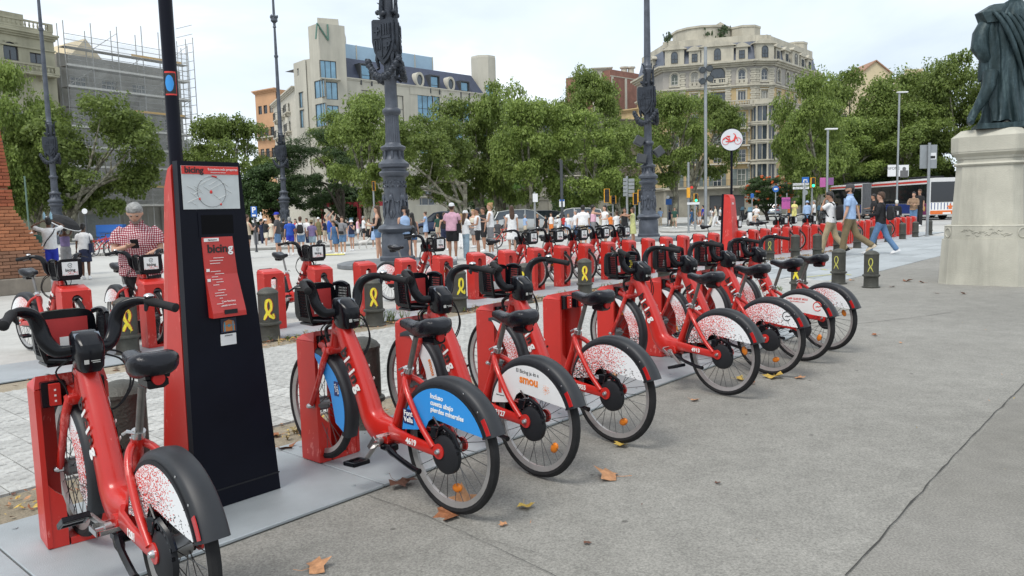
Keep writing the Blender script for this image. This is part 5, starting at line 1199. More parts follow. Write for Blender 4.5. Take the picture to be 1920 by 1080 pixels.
    b = MB(); b.tube([(.862, .258, 1.128), (.855, .25, 1.10), (.89, .26, 1.115), (.915, .29, 1.115), (.89, .34, 1.10)], [.012, .008, .006, .006, .005], 6); M_['brake_lever'] = b
    # front basket tray with perforated wings and advertising board
    b = MB(); hx = 1.035; fx = 1.165
    def rimtube(pts, r=.009): b.tube(pts, r, 6)
    for sg in (-1, 1):
        y = sg*.140; yb = sg*.115
        rimtube(spline([(hx, y, 1.085), (1.08, y*1.02, 1.10), (1.13, y, 1.10), (fx, sg*.12, 1.09)], 3), .012); rimtube(spline([(hx, y, 1.085), (1.03, y*.99, .99), (1.04, yb, .895)], 3), .011)
        # perforated side wing: solid band with a lattice of small openings
        def wy(z): return yb*1.08+(y-yb*1.08)*(z-.905)/.185
        for x0_, x1_, z0_, z1_ in ((1.032, 1.048, .895, 1.095), (1.14, fx+.004, .895, 1.10), (1.048, 1.14, .895, .92), (1.048, 1.14, 1.075, 1.10)):
            q4 = [(x0_, wy(z0_), z0_), (x1_, wy(z0_), z0_), (x1_, wy(z1_), z1_), (x0_, wy(z1_), z1_)]; b.loft([q4, [(a_, b_-sg*.004, c_) for a_, b_, c_ in q4]])
        for q in range(7): x = 1.05+.0145*q; b.tube([(x, wy(.92), .92), (x, wy(1.075), 1.075)], .0042, 4)
        for q in range(9): z = .93+.0165*q; b.tube([(1.045, wy(z), z), (1.145, wy(z), z)], .0038, 4)
    b.bb(1.03, fx, -.118, .118, .872, .890, bev=.006); rimtube(spline([(1.04, -.118, .90), (1.02, 0, .885), (1.04, .118, .90)], 3), .012)
    rimtube(spline([(1.0, 0, .875), (1.06, 0, .855), (1.08, 0, .82), (1.055, 0, .77), (1.01, 0, .74)], 3), .011)
    M_['basket'] = b.mesh('basket', BLKP, angle=50)
    b = MB(); rr = []
    for x in (fx-.012, fx+.028): rr.append([(x+(.0 if z < 1 else .006), .128*math.copysign(abs(cos(a))**.45, cos(a)), .995+.112*math.copysign(abs(sin(a))**.45, sin(a))) for a in [2*pi*j/28 for j in range(28)] for z in (1,)])
    b.loft(rr); M_['front_board'] = b.mesh('front_board', BLKP, angle=40)
    b = MB(); b.bb(fx+.0342, fx+.037, -.082, .082, .93, 1.075); M_['front_sticker'] = b.mesh('front_sticker', speckle('print_front_speckle', 'front2') if False else PWH, smooth=False)
    b = MB(); b.bb(fx-.016, fx-.013, -.09, .09, .91, 1.07); M_['back_sticker'] = b.mesh('back_sticker', M('sticker_red', (.45, .03, .03), .5, var=.15), smooth=False)
    # cables
    b = MB(); b.tube(spline([(.87, -.06, .93), (.90, -.15, .88), (.88, -.17, .78), (.85, -.10, .69), (.87, -.03, .68)], 5), .0045, 5); b.tube(spline([(.88, -.06, .95), (.94, -.17, .90), (.93, -.20, .78), (.90, -.12, .68), (.93, -.03, .66)], 5), .0045, 5)
    b.tube(spline([(.90, .06, .92), (.97, .10, .86), (1.0, .06, .78), (1.0, .05, .72)], 5), .004, 5); M_['cable'] = b.mesh('cable', RUB)
    return M_
BM = bike_proto()
def mirror_y(b):
    c = MB(); c.v = [(x, -y, z) for x, y, z in b.v]; c.f = [f[::-1] for f in b.f]; c.m = list(b.m); return c
GR = [BM['grip'].mesh('grip', RUB), mirror_y(BM['grip']).mesh('grip', RUB)]; LV = [BM['brake_lever'].mesh('brake_lever', BLKP), mirror_y(BM['brake_lever']).mesh('brake_lever', BLKP)]
PR = {}
for k, (mr, mf) in {'spk': (SPK, SPF), 'blue': (PBL, PBL), 'smou': (PWH, PWH), 'e': (SPK, SPF), 'oe': (PWH, PWH)}.items():
    PR[k] = (BM['panel_print'].mesh('panel_print', mr, smooth=False), BM['front_panel'].mesh('front_panel', mf, smooth=False))
PRIM = BM['panel_rim'].mesh('panel_rim', BLKM, smooth=False)
# letters along the beam
_lx = V((-.53, 0, -.85)); BEAM0 = V((.815, 0, .715))
_b = MB(); _b.ell((0, 0, 0), (.005, .003, .005), 8, 4); RIV = _b.mesh('rivet', CHR)
fxx = 1.165
def e_mark(root, c, X, Y, r, mat):
    X = V(X); Y = V(Y); c = V(c); b = MB(); pts = [c+X*(r*cos(a))+Y*(r*sin(a)) for a in [R(-10-q*15) for q in range(2, 23)]]
    pts = [c+X*(r*cos(R(a)))+Y*(r*sin(R(a))) for a in range(15, 325, 14)]
    b.tube(pts, r*.10, 4); b.tube([c-X*r*.35-Y*r*.15, c+X*r*.15+Y*r*.12, c+X*r*.1-Y*r*.12, c+X*r*.95+Y*r*.15], r*.09, 4); return b.build('logo', mat, root, smooth=False)
def bike(x, y, yaw, label, var='spk', num=None, crank=-50, group='red shared bikes in the front row', detail=2, spin=0.0, name='shared_bike', dz=0.0):
    r = empty(name, (x, y, 0), yaw, label, 'bicycle', group)
    fr = inst('frame', BM['frame'], r); inst('fork', BM['fork'], r)
    add_wheel(r, 'rear_wheel', 0, spin); add_wheel(r, 'front_wheel', WB, spin+1)
    f = inst('rear_fender', BM['rear_fender'], r); inst('panel_rim', PRIM, f); pp = inst('panel_print', PR[var][0], f); inst('rear_reflector', BM['rear_reflector'], f)
    for a_ in ((118, 138) if detail > 1 else ()): inst('rivet', RIV, f, (.345*cos(R(a_)), .051, WR+.348*sin(R(a_))))
    f2 = inst('front_fender', BM['front_fender'], r); inst('front_panel', PR[var][1], f2)
    inst('motor_cover', BM['motor_cover'], r); inst('seat_post', BM['seat_post'], r); s = inst('saddle', BM['saddle'], r, (-.35*dz*-1, 0, dz)); inst('tail_box', BM['tail_box'], s); inst('tail_lamp', BM['tail_lamp'], s)
    c = inst('console', BM['console'], r); inst('display_panel', BM['display_panel'], c); inst('display_print', BM['display_lines'], c); inst('console_print', BM['console_mark'], c)
    h = inst('handlebar', BM['handlebar'], r)
    for i in (0, 1): inst('grip', GR[i], r)
    bk = inst('basket', BM['basket'], r); fb = inst('front_board', BM['front_board'], r); inst('front_sticker', BM['front_sticker'], fb); inst('back_sticker', BM['back_sticker'], fb)
    if detail > 0:
        inst('brake_unit', BM['brake_unit'], r); inst('rear_axle', BM['rear_axle'], r); inst('front_axle', BM['front_axle'], r); inst('seat_clamp', BM['seat_clamp'], r); inst('chain_case', BM['chain_case'], r); inst('kickstand', BM['kickstand'], r)
        for i in (0, 1): inst('brake_lever', LV[i], h)
        inst('bell', BM['bell'], h); inst('cable', BM['cable'], r)
    for sg in (1, -1):
        a = R(crank + (180 if sg < 0 else 0)); ck = inst('crank', BM['crank'], r, (.475, sg*.085, .30), rot=(0, 0, 0)); 
        ck.matrix_local = Matrix.Translation((.475, sg*.088, .30)) @ Matrix.Rotation(-a, 4, 'Y') @ Matrix.Diagonal((1, sg, 1, 1))
        pd = inst('pedal', BM['pedal'], ck); pd.matrix_local = Matrix.Translation((.165, .075, 0)) @ Matrix.Rotation(a+.35+random.uniform(-.3, .3), 4, 'Y')
        inst('pedal_reflector', BM['pedal_reflector'], ck).matrix_local = pd.matrix_local.copy()
    # lettering
    for side in ((1, -1) if detail > 0 else (-1,)):
        if side == 1: X, Y = V((-.55, 0, -.835)), V((-.835, 0, .55))
        else: X, Y = V((.55, 0, .835)), V((-.835, 0, .55))
        o_ = 0
        for i, ch in enumerate('bicing'):
            wd = {'b': .036, 'i': .020, 'c': .032, 'n': .036, 'g': .036}[ch]; o_ += wd/2
            pos = V((.835, side*.0535, .755)) + V((-.53, 0, -.848))*(o_ if side == 1 else .19-o_)*1.5; o_ += wd/2
            put_text('lettering', ch, .078, BLKI if i in (0, 2, 4) else WHT, fr, pos, X if side == 1 else X, -Y if side == 1 else Y, bold=.0028) if False else put_text('lettering', ch, .094, BLKI if i in (0, 2, 4) else WHT, fr, pos, X, (V((.835, 0, -.55)) if False else (X.cross(V((0, -1, 0))) if side == 1 else X.cross(V((0, 1, 0))))), bold=.0028)
    L_, U_ = (-1, 0, 0), (0, 0, 1)
    if num: put_text('number', num, .042, WHT, fr, (.205, .0885, .345), (-1, 0, -.03), (-.03, 0, 1), bold=.0014)
    yp = .0585
    if var == 'blue':
        for i, tx in enumerate(('Incluso', 'cuesta abajo', 'pierdes minerales')): put_text('panel_lettering', tx, .034, WHT, f, (.075, yp, .600-.034*i), (-1, 0, -.06), (-.06, 0, 1), bold=.0008, align='LEFT')
        b = MB(); b.box((.255, yp, .462), (.080, .002, .078), 0, .001); b.build('badge', NAVYI, f)
        put_text('badge_lettering', 'Font', .038, WHT, f, (.255, yp+.0015, .479), L_, U_, bold=.001); put_text('badge_lettering', 'Vella', .037, WHT, f, (.255, yp+.0015, .446), L_, U_, bold=.001)
        b = MB(); b.box((WB-.255, .0488, .51), (.045, .002, .085), 0, .001); b.build('badge', NAVYI, f2); put_text('badge_lettering', 'Font', .026, WHT, f2, (WB-.248, .050, .515), (-.3, 0, -.95), (-.95, 0, .3)); put_text('badge_lettering', 'Vella', .026, WHT, f2, (WB-.27, .050, .505), (-.3, 0, -.95), (-.95, 0, .3))
    if var == 'smou':
        put_text('panel_lettering', 'El Bicing ja és a', .030, GRI, f, (.0, yp, .605), (-1, 0, -.05), (-.05, 0, 1)); put_text('panel_lettering', 'smou', .068, ORI, f, (-.01, yp, .560), (-1, 0, -.05), (-.05, 0, 1), bold=.0022)
        b = MB(); b.box((.235, yp, .49), (.026, .002, .07), 0, .001); b.build('badge', REDI, f); put_text('panel_lettering', 'Descarrega-te-la', .010, GRI, f, (.235, yp, .442), L_, U_)
        put_text('panel_lettering', 'smou', .05, ORI, f2, (WB-.26, .050, .51), (-.35, 0, -.93), (-.93, 0, .35), bold=.0015)
        b = MB()
        for k in range(26): a_, q_ = k*2.4, .004*k**.75; b.disc((-.145+q_*cos(a_)*.6, yp-.0005, .53+q_*sin(a_)*.6), (0, 1, 0), .0016+.0005*(k % 3), .002, 6)
        b.build('dot_print', ORI, f)
    if var in ('e', 'oe'):
        e_mark(f, (-.19, yp, .545), L_, U_, .042 if var == 'oe' else .038, REDI if var == 'oe' else BLKI)
        if var == 'oe': put_text('panel_lettering', "L'APP QUE ET MOU", .026, REDI, f, (.02, yp, .60), L_, U_, bold=.0006); put_text('panel_lettering', 'Tota la mobilitat a smou', .016, REDI, f, (.02, yp, .575), L_, U_)
    # front sticker: small e logo and red strip
    if detail > 0:
        e_mark(fb, (fxx+.0395, .0, 1.038), (0, 1, 0), (0, 0, 1), .022, BLKI); put_text('panel_lettering', 'bicing', .045, BLKI, fb, (fxx+.0385, 0, .985), (0, 1, 0), (0, 0, 1), bold=.001)
        b = MB(); rg = random.Random(2)
        for k in range(26): b.box((fxx+.0385, rg.uniform(-.078, .078), rg.uniform(.934, .965)), (.001, .008, .004))
        b.build('speck_print', REDI, fb)
        b = MB(); b.box((fxx-.0175, 0, .955), (.001, .06, .06)); b.build('sticker_print', WHT, fb)
    return r
# ---- dock
def dock_proto():
    b = MB(); W2, D0, D1, H_ = .15, 0.0, .18, .80     # local x across depth (0 = bike side), y across width
    b.bb(D0, D1, -W2, -W2+.022, 0, .742, bev=.006); b.bb(D0, D1, W2-.022, W2, 0, .742, bev=.006)
    # back wall with slot for the wheel
    for sg in (-1, 1): b.bb(D1-.02, D1-.001, min(sg*.05, sg*(W2-.0225)), max(sg*.05, sg*(W2-.0225)), 0.0, .70)
    n_ = 8; sl_ = [(.05*cos(pi*j/n_), .70-.05+.0+.05*sin(pi*j/n_)) for j in range(n_+1)]
    b.bb(D1-.02, D1-.001, -W2+.0225, W2-.0225, .70, .743)
    for sg in (-1, 1):
        for j in range(4):
            t0, t1 = pi/2*j/4, pi/2*(j+1)/4; b.add([(D1-.001, sg*.05, .70), (D1-.001, sg*.05*cos(t0), .65+.05*sin(t0)), (D1-.001, sg*.05*cos(t1), .65+.05*sin(t1)), (D1-.02, sg*.05, .70), (D1-.02, sg*.05*cos(t0), .65+.05*sin(t0)), (D1-.02, sg*.05*cos(t1), .65+.05*sin(t1))], [(0, 1, 2), (5, 4, 3), (1, 4, 5, 2)])
    # faceted top: three sloping planes
    t = [(D0, -W2, .743), (D0, W2, .743), (D1, W2, .743), (D1, -W2, .743), (D0+.012, -W2+.012, .80), (D0+.012, W2-.012, .80), (D1-.03, W2-.025, .772), (D1-.03, -W2+.025, .772)]
    b.add(t, [(3, 2, 1, 0), (4, 5, 6, 7), (0, 1, 5, 4), (1, 2, 6, 5), (2, 3, 7, 6), (3, 0, 4, 7)])
    shell = b.mesh('housing', REDD, smooth=False)
    b = MB()   # front lip plates hugging the wheel, curved top
    for sg in (-1, 1):
        pts = [(sg*(W2-.02), 0), (sg*.062, 0), (sg*.062, .19), (sg*.072, .235), (sg*.10, .262), (sg*(W2-.02), .30)]
        vs = [(.003, y, z) for y, z in pts]+[(.022, y, z) for y, z in pts]; n = len(pts); b.add(vs, [tuple(range(n)), tuple(range(2*n-1, n-1, -1))]+[(i, (i+1) % n, n+(i+1) % n, n+i) for i in range(n)])
    b.bb(.0, .17, -.055, .055, 0, .03); lip = b.mesh('wheel_guide', REDD, smooth=False)
    b = MB(); b.bb(-.035, .06, -.128, -.03, .66, .775, bev=.006); b.bb(-.035, .06, .03, .128, .66, .775, bev=.006); b.bb(.02, .06, -.03, .03, .66, .775); latch = b.mesh('latch', BLKP, smooth=False)
    b = MB()
    for y in (.055, -.105): b.bb(-.052, -.036, y, y+.045, .668, .768, bev=.003)
    lf = b.mesh('latch_face', REDD, smooth=False)
    b = MB()
    for z in (.69, .715, .74): b.box((-.0535, .077, z), (.002, .008, .008)); b.box((-.0535, -.083, z), (.002, .008, .008))
    ld = b.mesh('latch_print', WHT, smooth=False)
    b = MB(); b.bb(D1, D1+.03, -.12, -.06, .69, .74) if False else b.box((-.02, 0, .79), (.03, .18, .03), 0, .004); rb = b.mesh('release_bar', BLKP, smooth=False)
    return shell, lip, latch, lf, ld, rb
DK_ = dock_proto()
def dock(t, s, flip, label, group, z=.02, yaw=0.0):
    """s is the bike-side face; flip = bikes come from the far side"""
    p = PT(t, s); f = TH + pi/2 + (pi if flip else 0) + yaw
    r = empty('bike_dock', (p.x, p.y, z), f, label, 'dock', group)
    inst('housing', DK_[0], r); inst('wheel_guide', DK_[1], r); l_ = inst('latch', DK_[2], r); inst('latch_face', DK_[3], l_); inst('latch_print', DK_[4], l_)
    return r
# ---- terminal
def terminal(t0, t1, s, label, flip=False, z=.02, number=None, near=True):
    p = PT((t0+t1)/2, s); r = empty('rental_terminal', (p.x, p.y, z), TH+(pi if flip else 0), label, 'terminal'); w = (t1-t0)/2; H_ = 1.765
    BK = M('terminal_black', (.005, .006, .012), .38, var=.15, sc=3, spec=.14); b = MB()
    top_r = w-.13
    b.prism([(-w, 0), (w, 0), (top_r, H_), (-w+.02, H_), (-w+.01, .9)], 0, .05); fr_ = b.build('front_panel', BK, r, smooth=False)
    b = MB(); b.prism([(-w+.012, 0), (w-.012, 0), (top_r-.012, H_-.01), (-w+.03, H_-.01)], .051, .060); b.build('black_core', BK, r, smooth=False)
    b = MB(); b.loft([[(-w+.004, .061, 0), (w-.008, .061, 0), (w-.05, .38, 0), (-w+.004, .38, 0)], [(-w+.014, .061, 1.72), (top_r-.006, .061, 1.72), (top_r-.06, .22, 1.64), (-w+.05, .22, 1.64)], [(-w+.02, .061, H_-.015), (top_r-.01, .061, H_-.015), (top_r-.03, .17, H_-.03), (-w+.05, .17, H_-.03)]]); b.build('red_shell', REDD, r, smooth=False)
    b = MB()
    b.prism([(-w-.004, .09), (w-.002, .09), (w-.002, .098), (-w-.004, .098)], -.003, -.001); b.build('panel_joint', BLKM, r, smooth=False)
    # map board
    def rect(nm, x0, x1, z0, z1, y, m, th=.003, par=None): b = MB(); b.bb(x0, x1, y-th, y, z0, z1, bev=0); return b.build(nm, m, par or fr_, smooth=False)
    xl, xr = -w+.035, top_r-.012
    mp_ = rect('map_board', xl, xr, 1.530, 1.742, -.002, M('map_grey', (.52, .55, .55), .3, var=.05, sc=20))
    rect('map_header', xl+.001, xr-.001, 1.702, 1.741, -.0055, REDI)
    put_text('header_lettering', 'bicing', .042, BLKI, fr_, (xl+.062, -.0095, 1.721), (1, 0, 0), (0, 0, 1), bold=.0012); put_text('header_lettering', 'Estacions més properes', .0165, WHT, fr_, (xr-.085, -.0095, 1.726), (1, 0, 0), (0, 0, 1)); put_text('header_lettering', 'Estaciones más cercanas', .008, WHT, fr_, (xr-.11, -.0095, 1.711), (1, 0, 0), (0, 0, 1))
    b = MB(); rg = random.Random(4); cx, cz = (xl+xr)/2+.0, 1.615
    for k in range(17):
        a = R(40 if k % 2 else -48)+rg.uniform(-.08, .08); x, z_ = rg.uniform(xl+.03, xr-.03), rg.uniform(1.55, 1.68); L_ = rg.uniform(.02, .045); b.tube([(x-L_*cos(a), -.006, z_-L_*sin(a)*.6), (x+L_*cos(a), -.006, z_+L_*sin(a)*.6)], .0014, 4)
    b.build('map_streets', M('map_street', (.62, .64, .62), .4), fr_, smooth=False)
    b = MB(); b.tube([(cx+.075*cos(a), -.0065, cz+.075*sin(a)) for a in [k*pi/20 for k in range(40)]], .0009, 4, closed=True); 
    b.build('map_circle', GRI, fr_, smooth=False)
    b = MB(); b.tube([(cx+.005, -.007, cz+.078), (cx+.03, -.007, cz+.074)], .004, 5); b.ell((cx-.004, -.007, cz), (.007, .002, .009)); b.ell((cx+.045, -.007, cz-.062), (.005, .002, .006)); b.ell((cx-.065, -.007, cz-.035), (.005, .002, .006)); b.build('map_marker', REDI, fr_, smooth=False)
    # screen recess and folded red instruction plate
    rect('screen', -w+.12, top_r-.055, 1.405, 1.50, -.0015, M('screen_glass', (.002, .002, .003), .3, spec=.1))
    rect('screen_frame', -w+.105, top_r-.04, 1.39, 1.515, -.0005, BK)
    x0, x1 = -w+.115, top_r-.065; b = MB()
    pr_ = [(1.395, -.003), (1.20, -.006), (1.17, -.012), (1.01, -.045), (.985, -.045)]
    b.loft([[(x0+.035*(1.395-z_), y, z_), (x1+.075*(1.395-z_), y, z_), (x1+.075*(1.395-z_), .0, z_), (x0+.035*(1.395-z_), .0, z_)] for z_, y in pr_]); ip = b.build('instruction_plate', M('plate_red', (.48, .028, .022), .35, coat=.3), r, smooth=False)
    put_text('plate_lettering', 'bicing', .058, BLKI, ip, ((x0+x1)/2+.01, -.0055, 1.33), (1, 0, 0), (0, 0, 1), bold=.0016); put_text('plate_lettering', 'g', .058, WHT, ip, ((x0+x1)/2+.066, -.0075, 1.33), (1, 0, 0), (0, 0, 1), bold=.0016)
    b = MB(); b.bb(x0+.012, x0+.09, -.0055, -.0035, 1.368, 1.385); b.build('pill_print', WHT, ip, smooth=False); put_text('plate_lettering', 'Ajuntament', .010, BLKI, ip, (x0+.055, -.0075, 1.3765), (1, 0, 0), (0, 0, 1))
    b = MB(); rg = random.Random(9)
    for k in range(19):
        z_ = 1.285-.0135*k; y = -.0065 if z_ > 1.2 else -.0065-.04*(1.2-z_)/.19-.003; off = .075*(1.395-z_)*.7; wd = rg.uniform(.3, .75)*(x1-x0)
        if k in (3, 4, 11, 16): continue
        st_ = x0+off*.5+.03; b.bb(st_+.02*(k % 3 == 0), st_+wd*(.6 if k > 4 else .9), y-.0035, y-.002, z_-.0012, z_+.0012)
    for z_, y in ((1.225, -.009), (1.175, -.014)): b.bb(x0+.012, x0+.028, y-.003, y, z_-.007, z_+.007)
    b.build('fine_print', WHT, ip, smooth=False)
    put_text('plate_lettering', 'Com funciona', .013, WHT, ip, ((x0+x1)/2+.02, -.043, 1.065), (1, 0, 0), (0, .22, 1)); put_text('plate_lettering', 'www.bicing.barcelona', .0085, WHT, ip, ((x0+x1)/2+.02, -.046, 1.045), (1, 0, 0), (0, .22, 1))
    rect('card_slot', x0+.075, x1-.02, 1.0, 1.022, -.0455, BLKM, par=ip)
    if near:   # stickers: treasure chest on dark square and a white label
        cx = (x0+x1)/2+.035; rect('chest_sticker', cx-.045, cx+.04, .90, .972, -.0015, M('sticker_night', (.008, .015, .04), .35))
        b = MB(); b.bb(cx-.034, cx+.03, -.0065, -.005, .906, .934); b.prism([(cx-.034, .937), (cx+.03, .937), (cx+.026, .956), (cx-.002, .966), (cx-.030, .956)], -.0065, -.005); b.build('chest_print', M('print_brown', (.45, .16, .04), .5), r, smooth=False)
        b = MB(); b.bb(cx-.030, cx-.023, -.0078, -.0067, .906, .955); b.bb(cx+.017, cx+.023, -.0078, -.0067, .906, .956); b.bb(cx-.008, cx+.004, -.0078, -.0067, .928, .942); b.bb(cx-.034, cx+.03, -.0077, -.0066, .934, .937); b.build('chest_bands', M('print_teal', (.05, .25, .35), .5), r, smooth=False)
        rect('white_label', cx-.05, cx+.035, .835, .893, -.0015, PWH); put_text('label_lettering', 'ATENCIÓ', .010, GRI, fr_, (cx-.007, -.0055, .884), (1, 0, 0), (0, 0, 1))
    if number: 
        put_text('number', number, .085, WHT, r, (-w-.0045 if False else 0, 0, 0), (1, 0, 0), (0, 0, 1)).matrix_local = Matrix.Translation(((top_r-w)/2+.03, .241, 1.50)) @ Matrix((V((-1, 0, 0)), V((0, 0, 1)), V((0, 1, 0)))).transposed().to_4x4()
    # pole with round sign
    px_ = -w+.098 if near else -w-.20; SZ = 3.48 if near else 3.24; b = MB(); b.lathe([(.033, 1.6 if near else 0), (.033, SZ+.14)], 14, (px_, .17 if near else .0)); PY = .17 if near else .0; b.build('pole', BK, r)
    DT = Matrix.Translation((px_, PY, SZ)) @ Matrix.Rotation(-(TH+(pi if flip else 0))+R(-14), 4, 'Z')
    b = MB(); b.T = DT; b.tube([(0, -.05, 0), (0, .05, 0)], .29, 36); hd = b.build('sign_disc', M('sign_white', (.62, .64, .67), .35, var=.03), r, angle=25)
    b = MB(); b.T = DT; b.tube([(.295*cos(a), 0, .295*sin(a)) for a in [k*pi/22 for k in range(44)]], .012, 6, closed=True); b.build('sign_rim', BLKM, hd)
    b = MB(); b.T = DT @ Matrix.Diagonal((1.35, 1, 1.35, 1)); y = -.056
    def c_(x, z_): return (x, y, z_-.01)
    for cx_ in (-.12, .12): b.tube([c_(cx_+.065*cos(a), -.02+.065*sin(a)) for a in [k*pi/12 for k in range(24)]], .0045, 5, closed=True)
    b.tube([c_(-.12, -.02), c_(-.02, -.03), c_(.05, .0), c_(.075, .09), c_(.06, .12)], [.008, .012, .02, .012, .008], 6); b.tube([c_(.075, .09), c_(.12, -.02)], .008, 6); b.tube([c_(-.02, -.03), c_(-.06, .07)], .008, 6); b.tube([c_(-.10, .08), c_(-.03, .08)], .012, 6); b.tube([c_(.06, .12), c_(.03, .13)], .007, 5); b.tube([c_(-.17, .02), c_(-.12, .06), c_(-.05, .0)], .014, 6)
    b.build('bike_symbol', REDI, hd, smooth=False)
    if near:
        def patch(nm, r_, a0, a1, z0, z1, m, rd=False):
            b = MB(); n = 8; T_ = [(px_+r_*cos(a0+(a1-a0)*i/n), .17+r_*sin(a0+(a1-a0)*i/n)) for i in range(n+1)]
            zc, zh = (z0+z1)/2, (z1-z0)/2; hh = [zh*(math.sqrt(max(.02, 1-(2*i/n-1)**2)) if rd else 1) for i in range(n+1)]
            for i in range(n): b.quad((*T_[i], zc-hh[i]), (*T_[i+1], zc-hh[i+1]), (*T_[i+1], zc+hh[i+1]), (*T_[i], zc+hh[i]))
            b.build(nm, m, r, smooth=False)
        patch('pole_sticker', .0335, -2.9, -1.2, 2.10, 2.21, BLKI); patch('pole_sticker', .0338, -2.85, -1.6, 2.115, 2.195, PBL, True)
        patch('sticker_edge', .0339, -2.9, -1.2, 2.205, 2.213, REDI); patch('sticker_edge', .0339, -2.9, -1.2, 2.097, 2.104, REDI); patch('sticker_edge', .0340, -1.28, -1.2, 2.10, 2.21, REDI)
    return r
terminal(-.915, -.44, .97, 'tall black and red rental terminal with nearby-stations map, in the front row', near=True)
terminal(16.72, 17.24, 6.75, 'distant rental terminal showing its red side with a number, in the back row', z=.05, number='006', near=False, flip=True)
# ---- front row
dk_t = [.085, .86, 1.66, 2.47, 3.26, 4.10, 4.95, 5.72]
lab = ['front row dock just right of the black terminal', 'front row dock behind the saddle of bike 4619', 'front row dock between bikes 2127 and 0955', 'empty front row dock with its black latch showing', 'front row dock right of the empty one, behind the saddle of bike 0955', 'front row dock behind bike 4913, second right of the empty dock', 'third front row dock right of the empty one', 'farthest front row dock by the orange printed bike']
for t, lb in zip(dk_t, lab): dock(t, 1.14, False, lb, 'front row docks')
_p1 = PT(-1.40, 1.10)
dock(-1.395, 1.10, False, 'nearest front row dock at the lower left corner, scuffed red paint', 'front row docks', yaw=R(-8))
bike(-1.225, 2.655, math.atan2(3.532-2.655, -2.098+1.225), 'nearest shared bike at the lower left, speckled rear panel', num='1281', crank=2, spin=.2, dz=.05)
def row_bike(tc, dk, lb, **k):
    rp = PT(tc, k.pop('s', 0)); fp = PT(dk-.07, 1.22); yaw = math.atan2(fp.y-rp.y, fp.x-rp.x); 
    return bike(rp.x, rp.y, yaw, lb, **k)
row_bike(-.07, .06, 'shared bike with blue advertising rear panel and raised saddle', var='blue', num='4619', crank=-48, spin=.3)
row_bike(.60, .82, 'shared bike with white smou rear panel', var='smou', num='2127', crank=-170, spin=.9, dz=-.035)
row_bike(1.39, 1.63, 'shared bike in the front row with speckled panel just left of the empty dock', num='0955', crank=150, spin=.5)
row_bike(2.95, 3.26, 'shared bike just right of the empty dock with upright pedal', num='4913', crank=20+180+15, spin=1.9)
row_bike(3.86, 4.10, 'shared bike with black round logo on its speckled rear panel', var='e', crank=-30, spin=.4)
row_bike(4.62, 4.95, 'shared bike with orange round logo and red writing on a white rear panel', var='oe', crank=10, spin=1.2)
row_bike(5.30, 5.72, 'farthest shared bike of the front row, speckled panel beside the bollards', crank=100, spin=2.0)
# ---- back row
BACK = {0: 'e', 1: 'e', 4: 'spk', 7: 'spk', 10: 'spk', 11: 'spk', 12: 'spk', 13: 'spk', 14: 'spk', 21: 'spk', 25: 'spk', 26: 'spk', 28: 'spk', 31: 'spk', 33: 'spk', 37: 'spk', 38: 'spk', 40: 'spk'}
near_lab = {0: 'back row bike leftmost in view with e sticker, by the brick plinth', 1: 'back row bike in front of the man in the checked shirt', 4: 'back row bike right of the black terminal with lowered saddle', 7: 'back row bike below the largest lamp column'}
blab = {0: 'leftmost back row dock by the brick plinth', 1: 'back row dock before the man in the checked shirt', 2: 'back row dock hidden behind the black terminal', 3: 'empty back row dock just right of the black terminal'}
NTH = 'zeroth first second third fourth fifth sixth seventh eighth ninth tenth eleventh twelfth thirteenth fourteenth fifteenth sixteenth seventeenth eighteenth nineteenth twentieth twenty-first twenty-second twenty-third twenty-fourth twenty-fifth twenty-sixth twenty-seventh twenty-eighth twenty-ninth thirtieth thirty-first thirty-second thirty-third thirty-fourth thirty-fifth thirty-sixth thirty-seventh thirty-eighth thirty-ninth fortieth forty-first'.split()
for i in range(0, 44):
    if i == 20: continue
    t = .31+.81*i+(.28*math.exp(-i/4.5) if i else .16); gl = 'back row docks'
    if i in blab: lb = blab[i]
    elif i < 20: lb = ('%s dock with a bike, back row' if i in BACK else '%s empty dock, back row, left of the distant terminal') % NTH[i-3]
    else: lb = ('%s dock with a bike, back row' if i in BACK else '%s empty dock, back row, beyond the distant terminal') % NTH[i-3]
    if i < 20 and i in BACK: lb += ' before the distant terminal'
    elif i in BACK: lb += ' past the distant terminal'
    p = PT(t, 6.50); r = empty('bike_dock', (p.x, p.y, .018), TH-pi/2, lb, 'dock', gl)
    inst('housing', DK_[0], r); inst('wheel_guide', DK_[1], r); l_ = inst('latch', DK_[2], r); inst('release_bar', DK_[5], r)
    if i in BACK:
        q = PT(t+random.uniform(-.12, .12), 6.42+1.22); fp = PT(t, 6.42)
        yaw = math.atan2(fp.y-q.y, fp.x-q.x)
        l2_ = near_lab.get(i) or ('back row bike parked %s' % {10: 'leftmost of the five together left of the fourth lamp column', 11: 'second from the left of the five together', 12: 'in the middle of the five together', 13: 'second from the right of the five together', 14: 'rightmost of the five together near the fourth lamp column', 21: 'just right of the distant terminal', 25: 'fifth dock past the distant terminal', 26: 'sixth dock past the distant terminal, left of the white shirted walker', 28: 'behind the white shirted walker', 31: 'behind the walker in the blue polo', 33: 'between the blue polo and the black sweater walkers', 37: 'leftmost of the three at the far end of the back row', 38: 'in the middle of the three at the far end', 40: 'at the far right end of the back row'}[i])
        bike(q.x, q.y, yaw, l2_, var=BACK[i], group='red shared bikes in the back row', detail=1 if i < 15 else 0, crank=random.choice((-40, 30, 120, 200)), spin=random.random()*3)
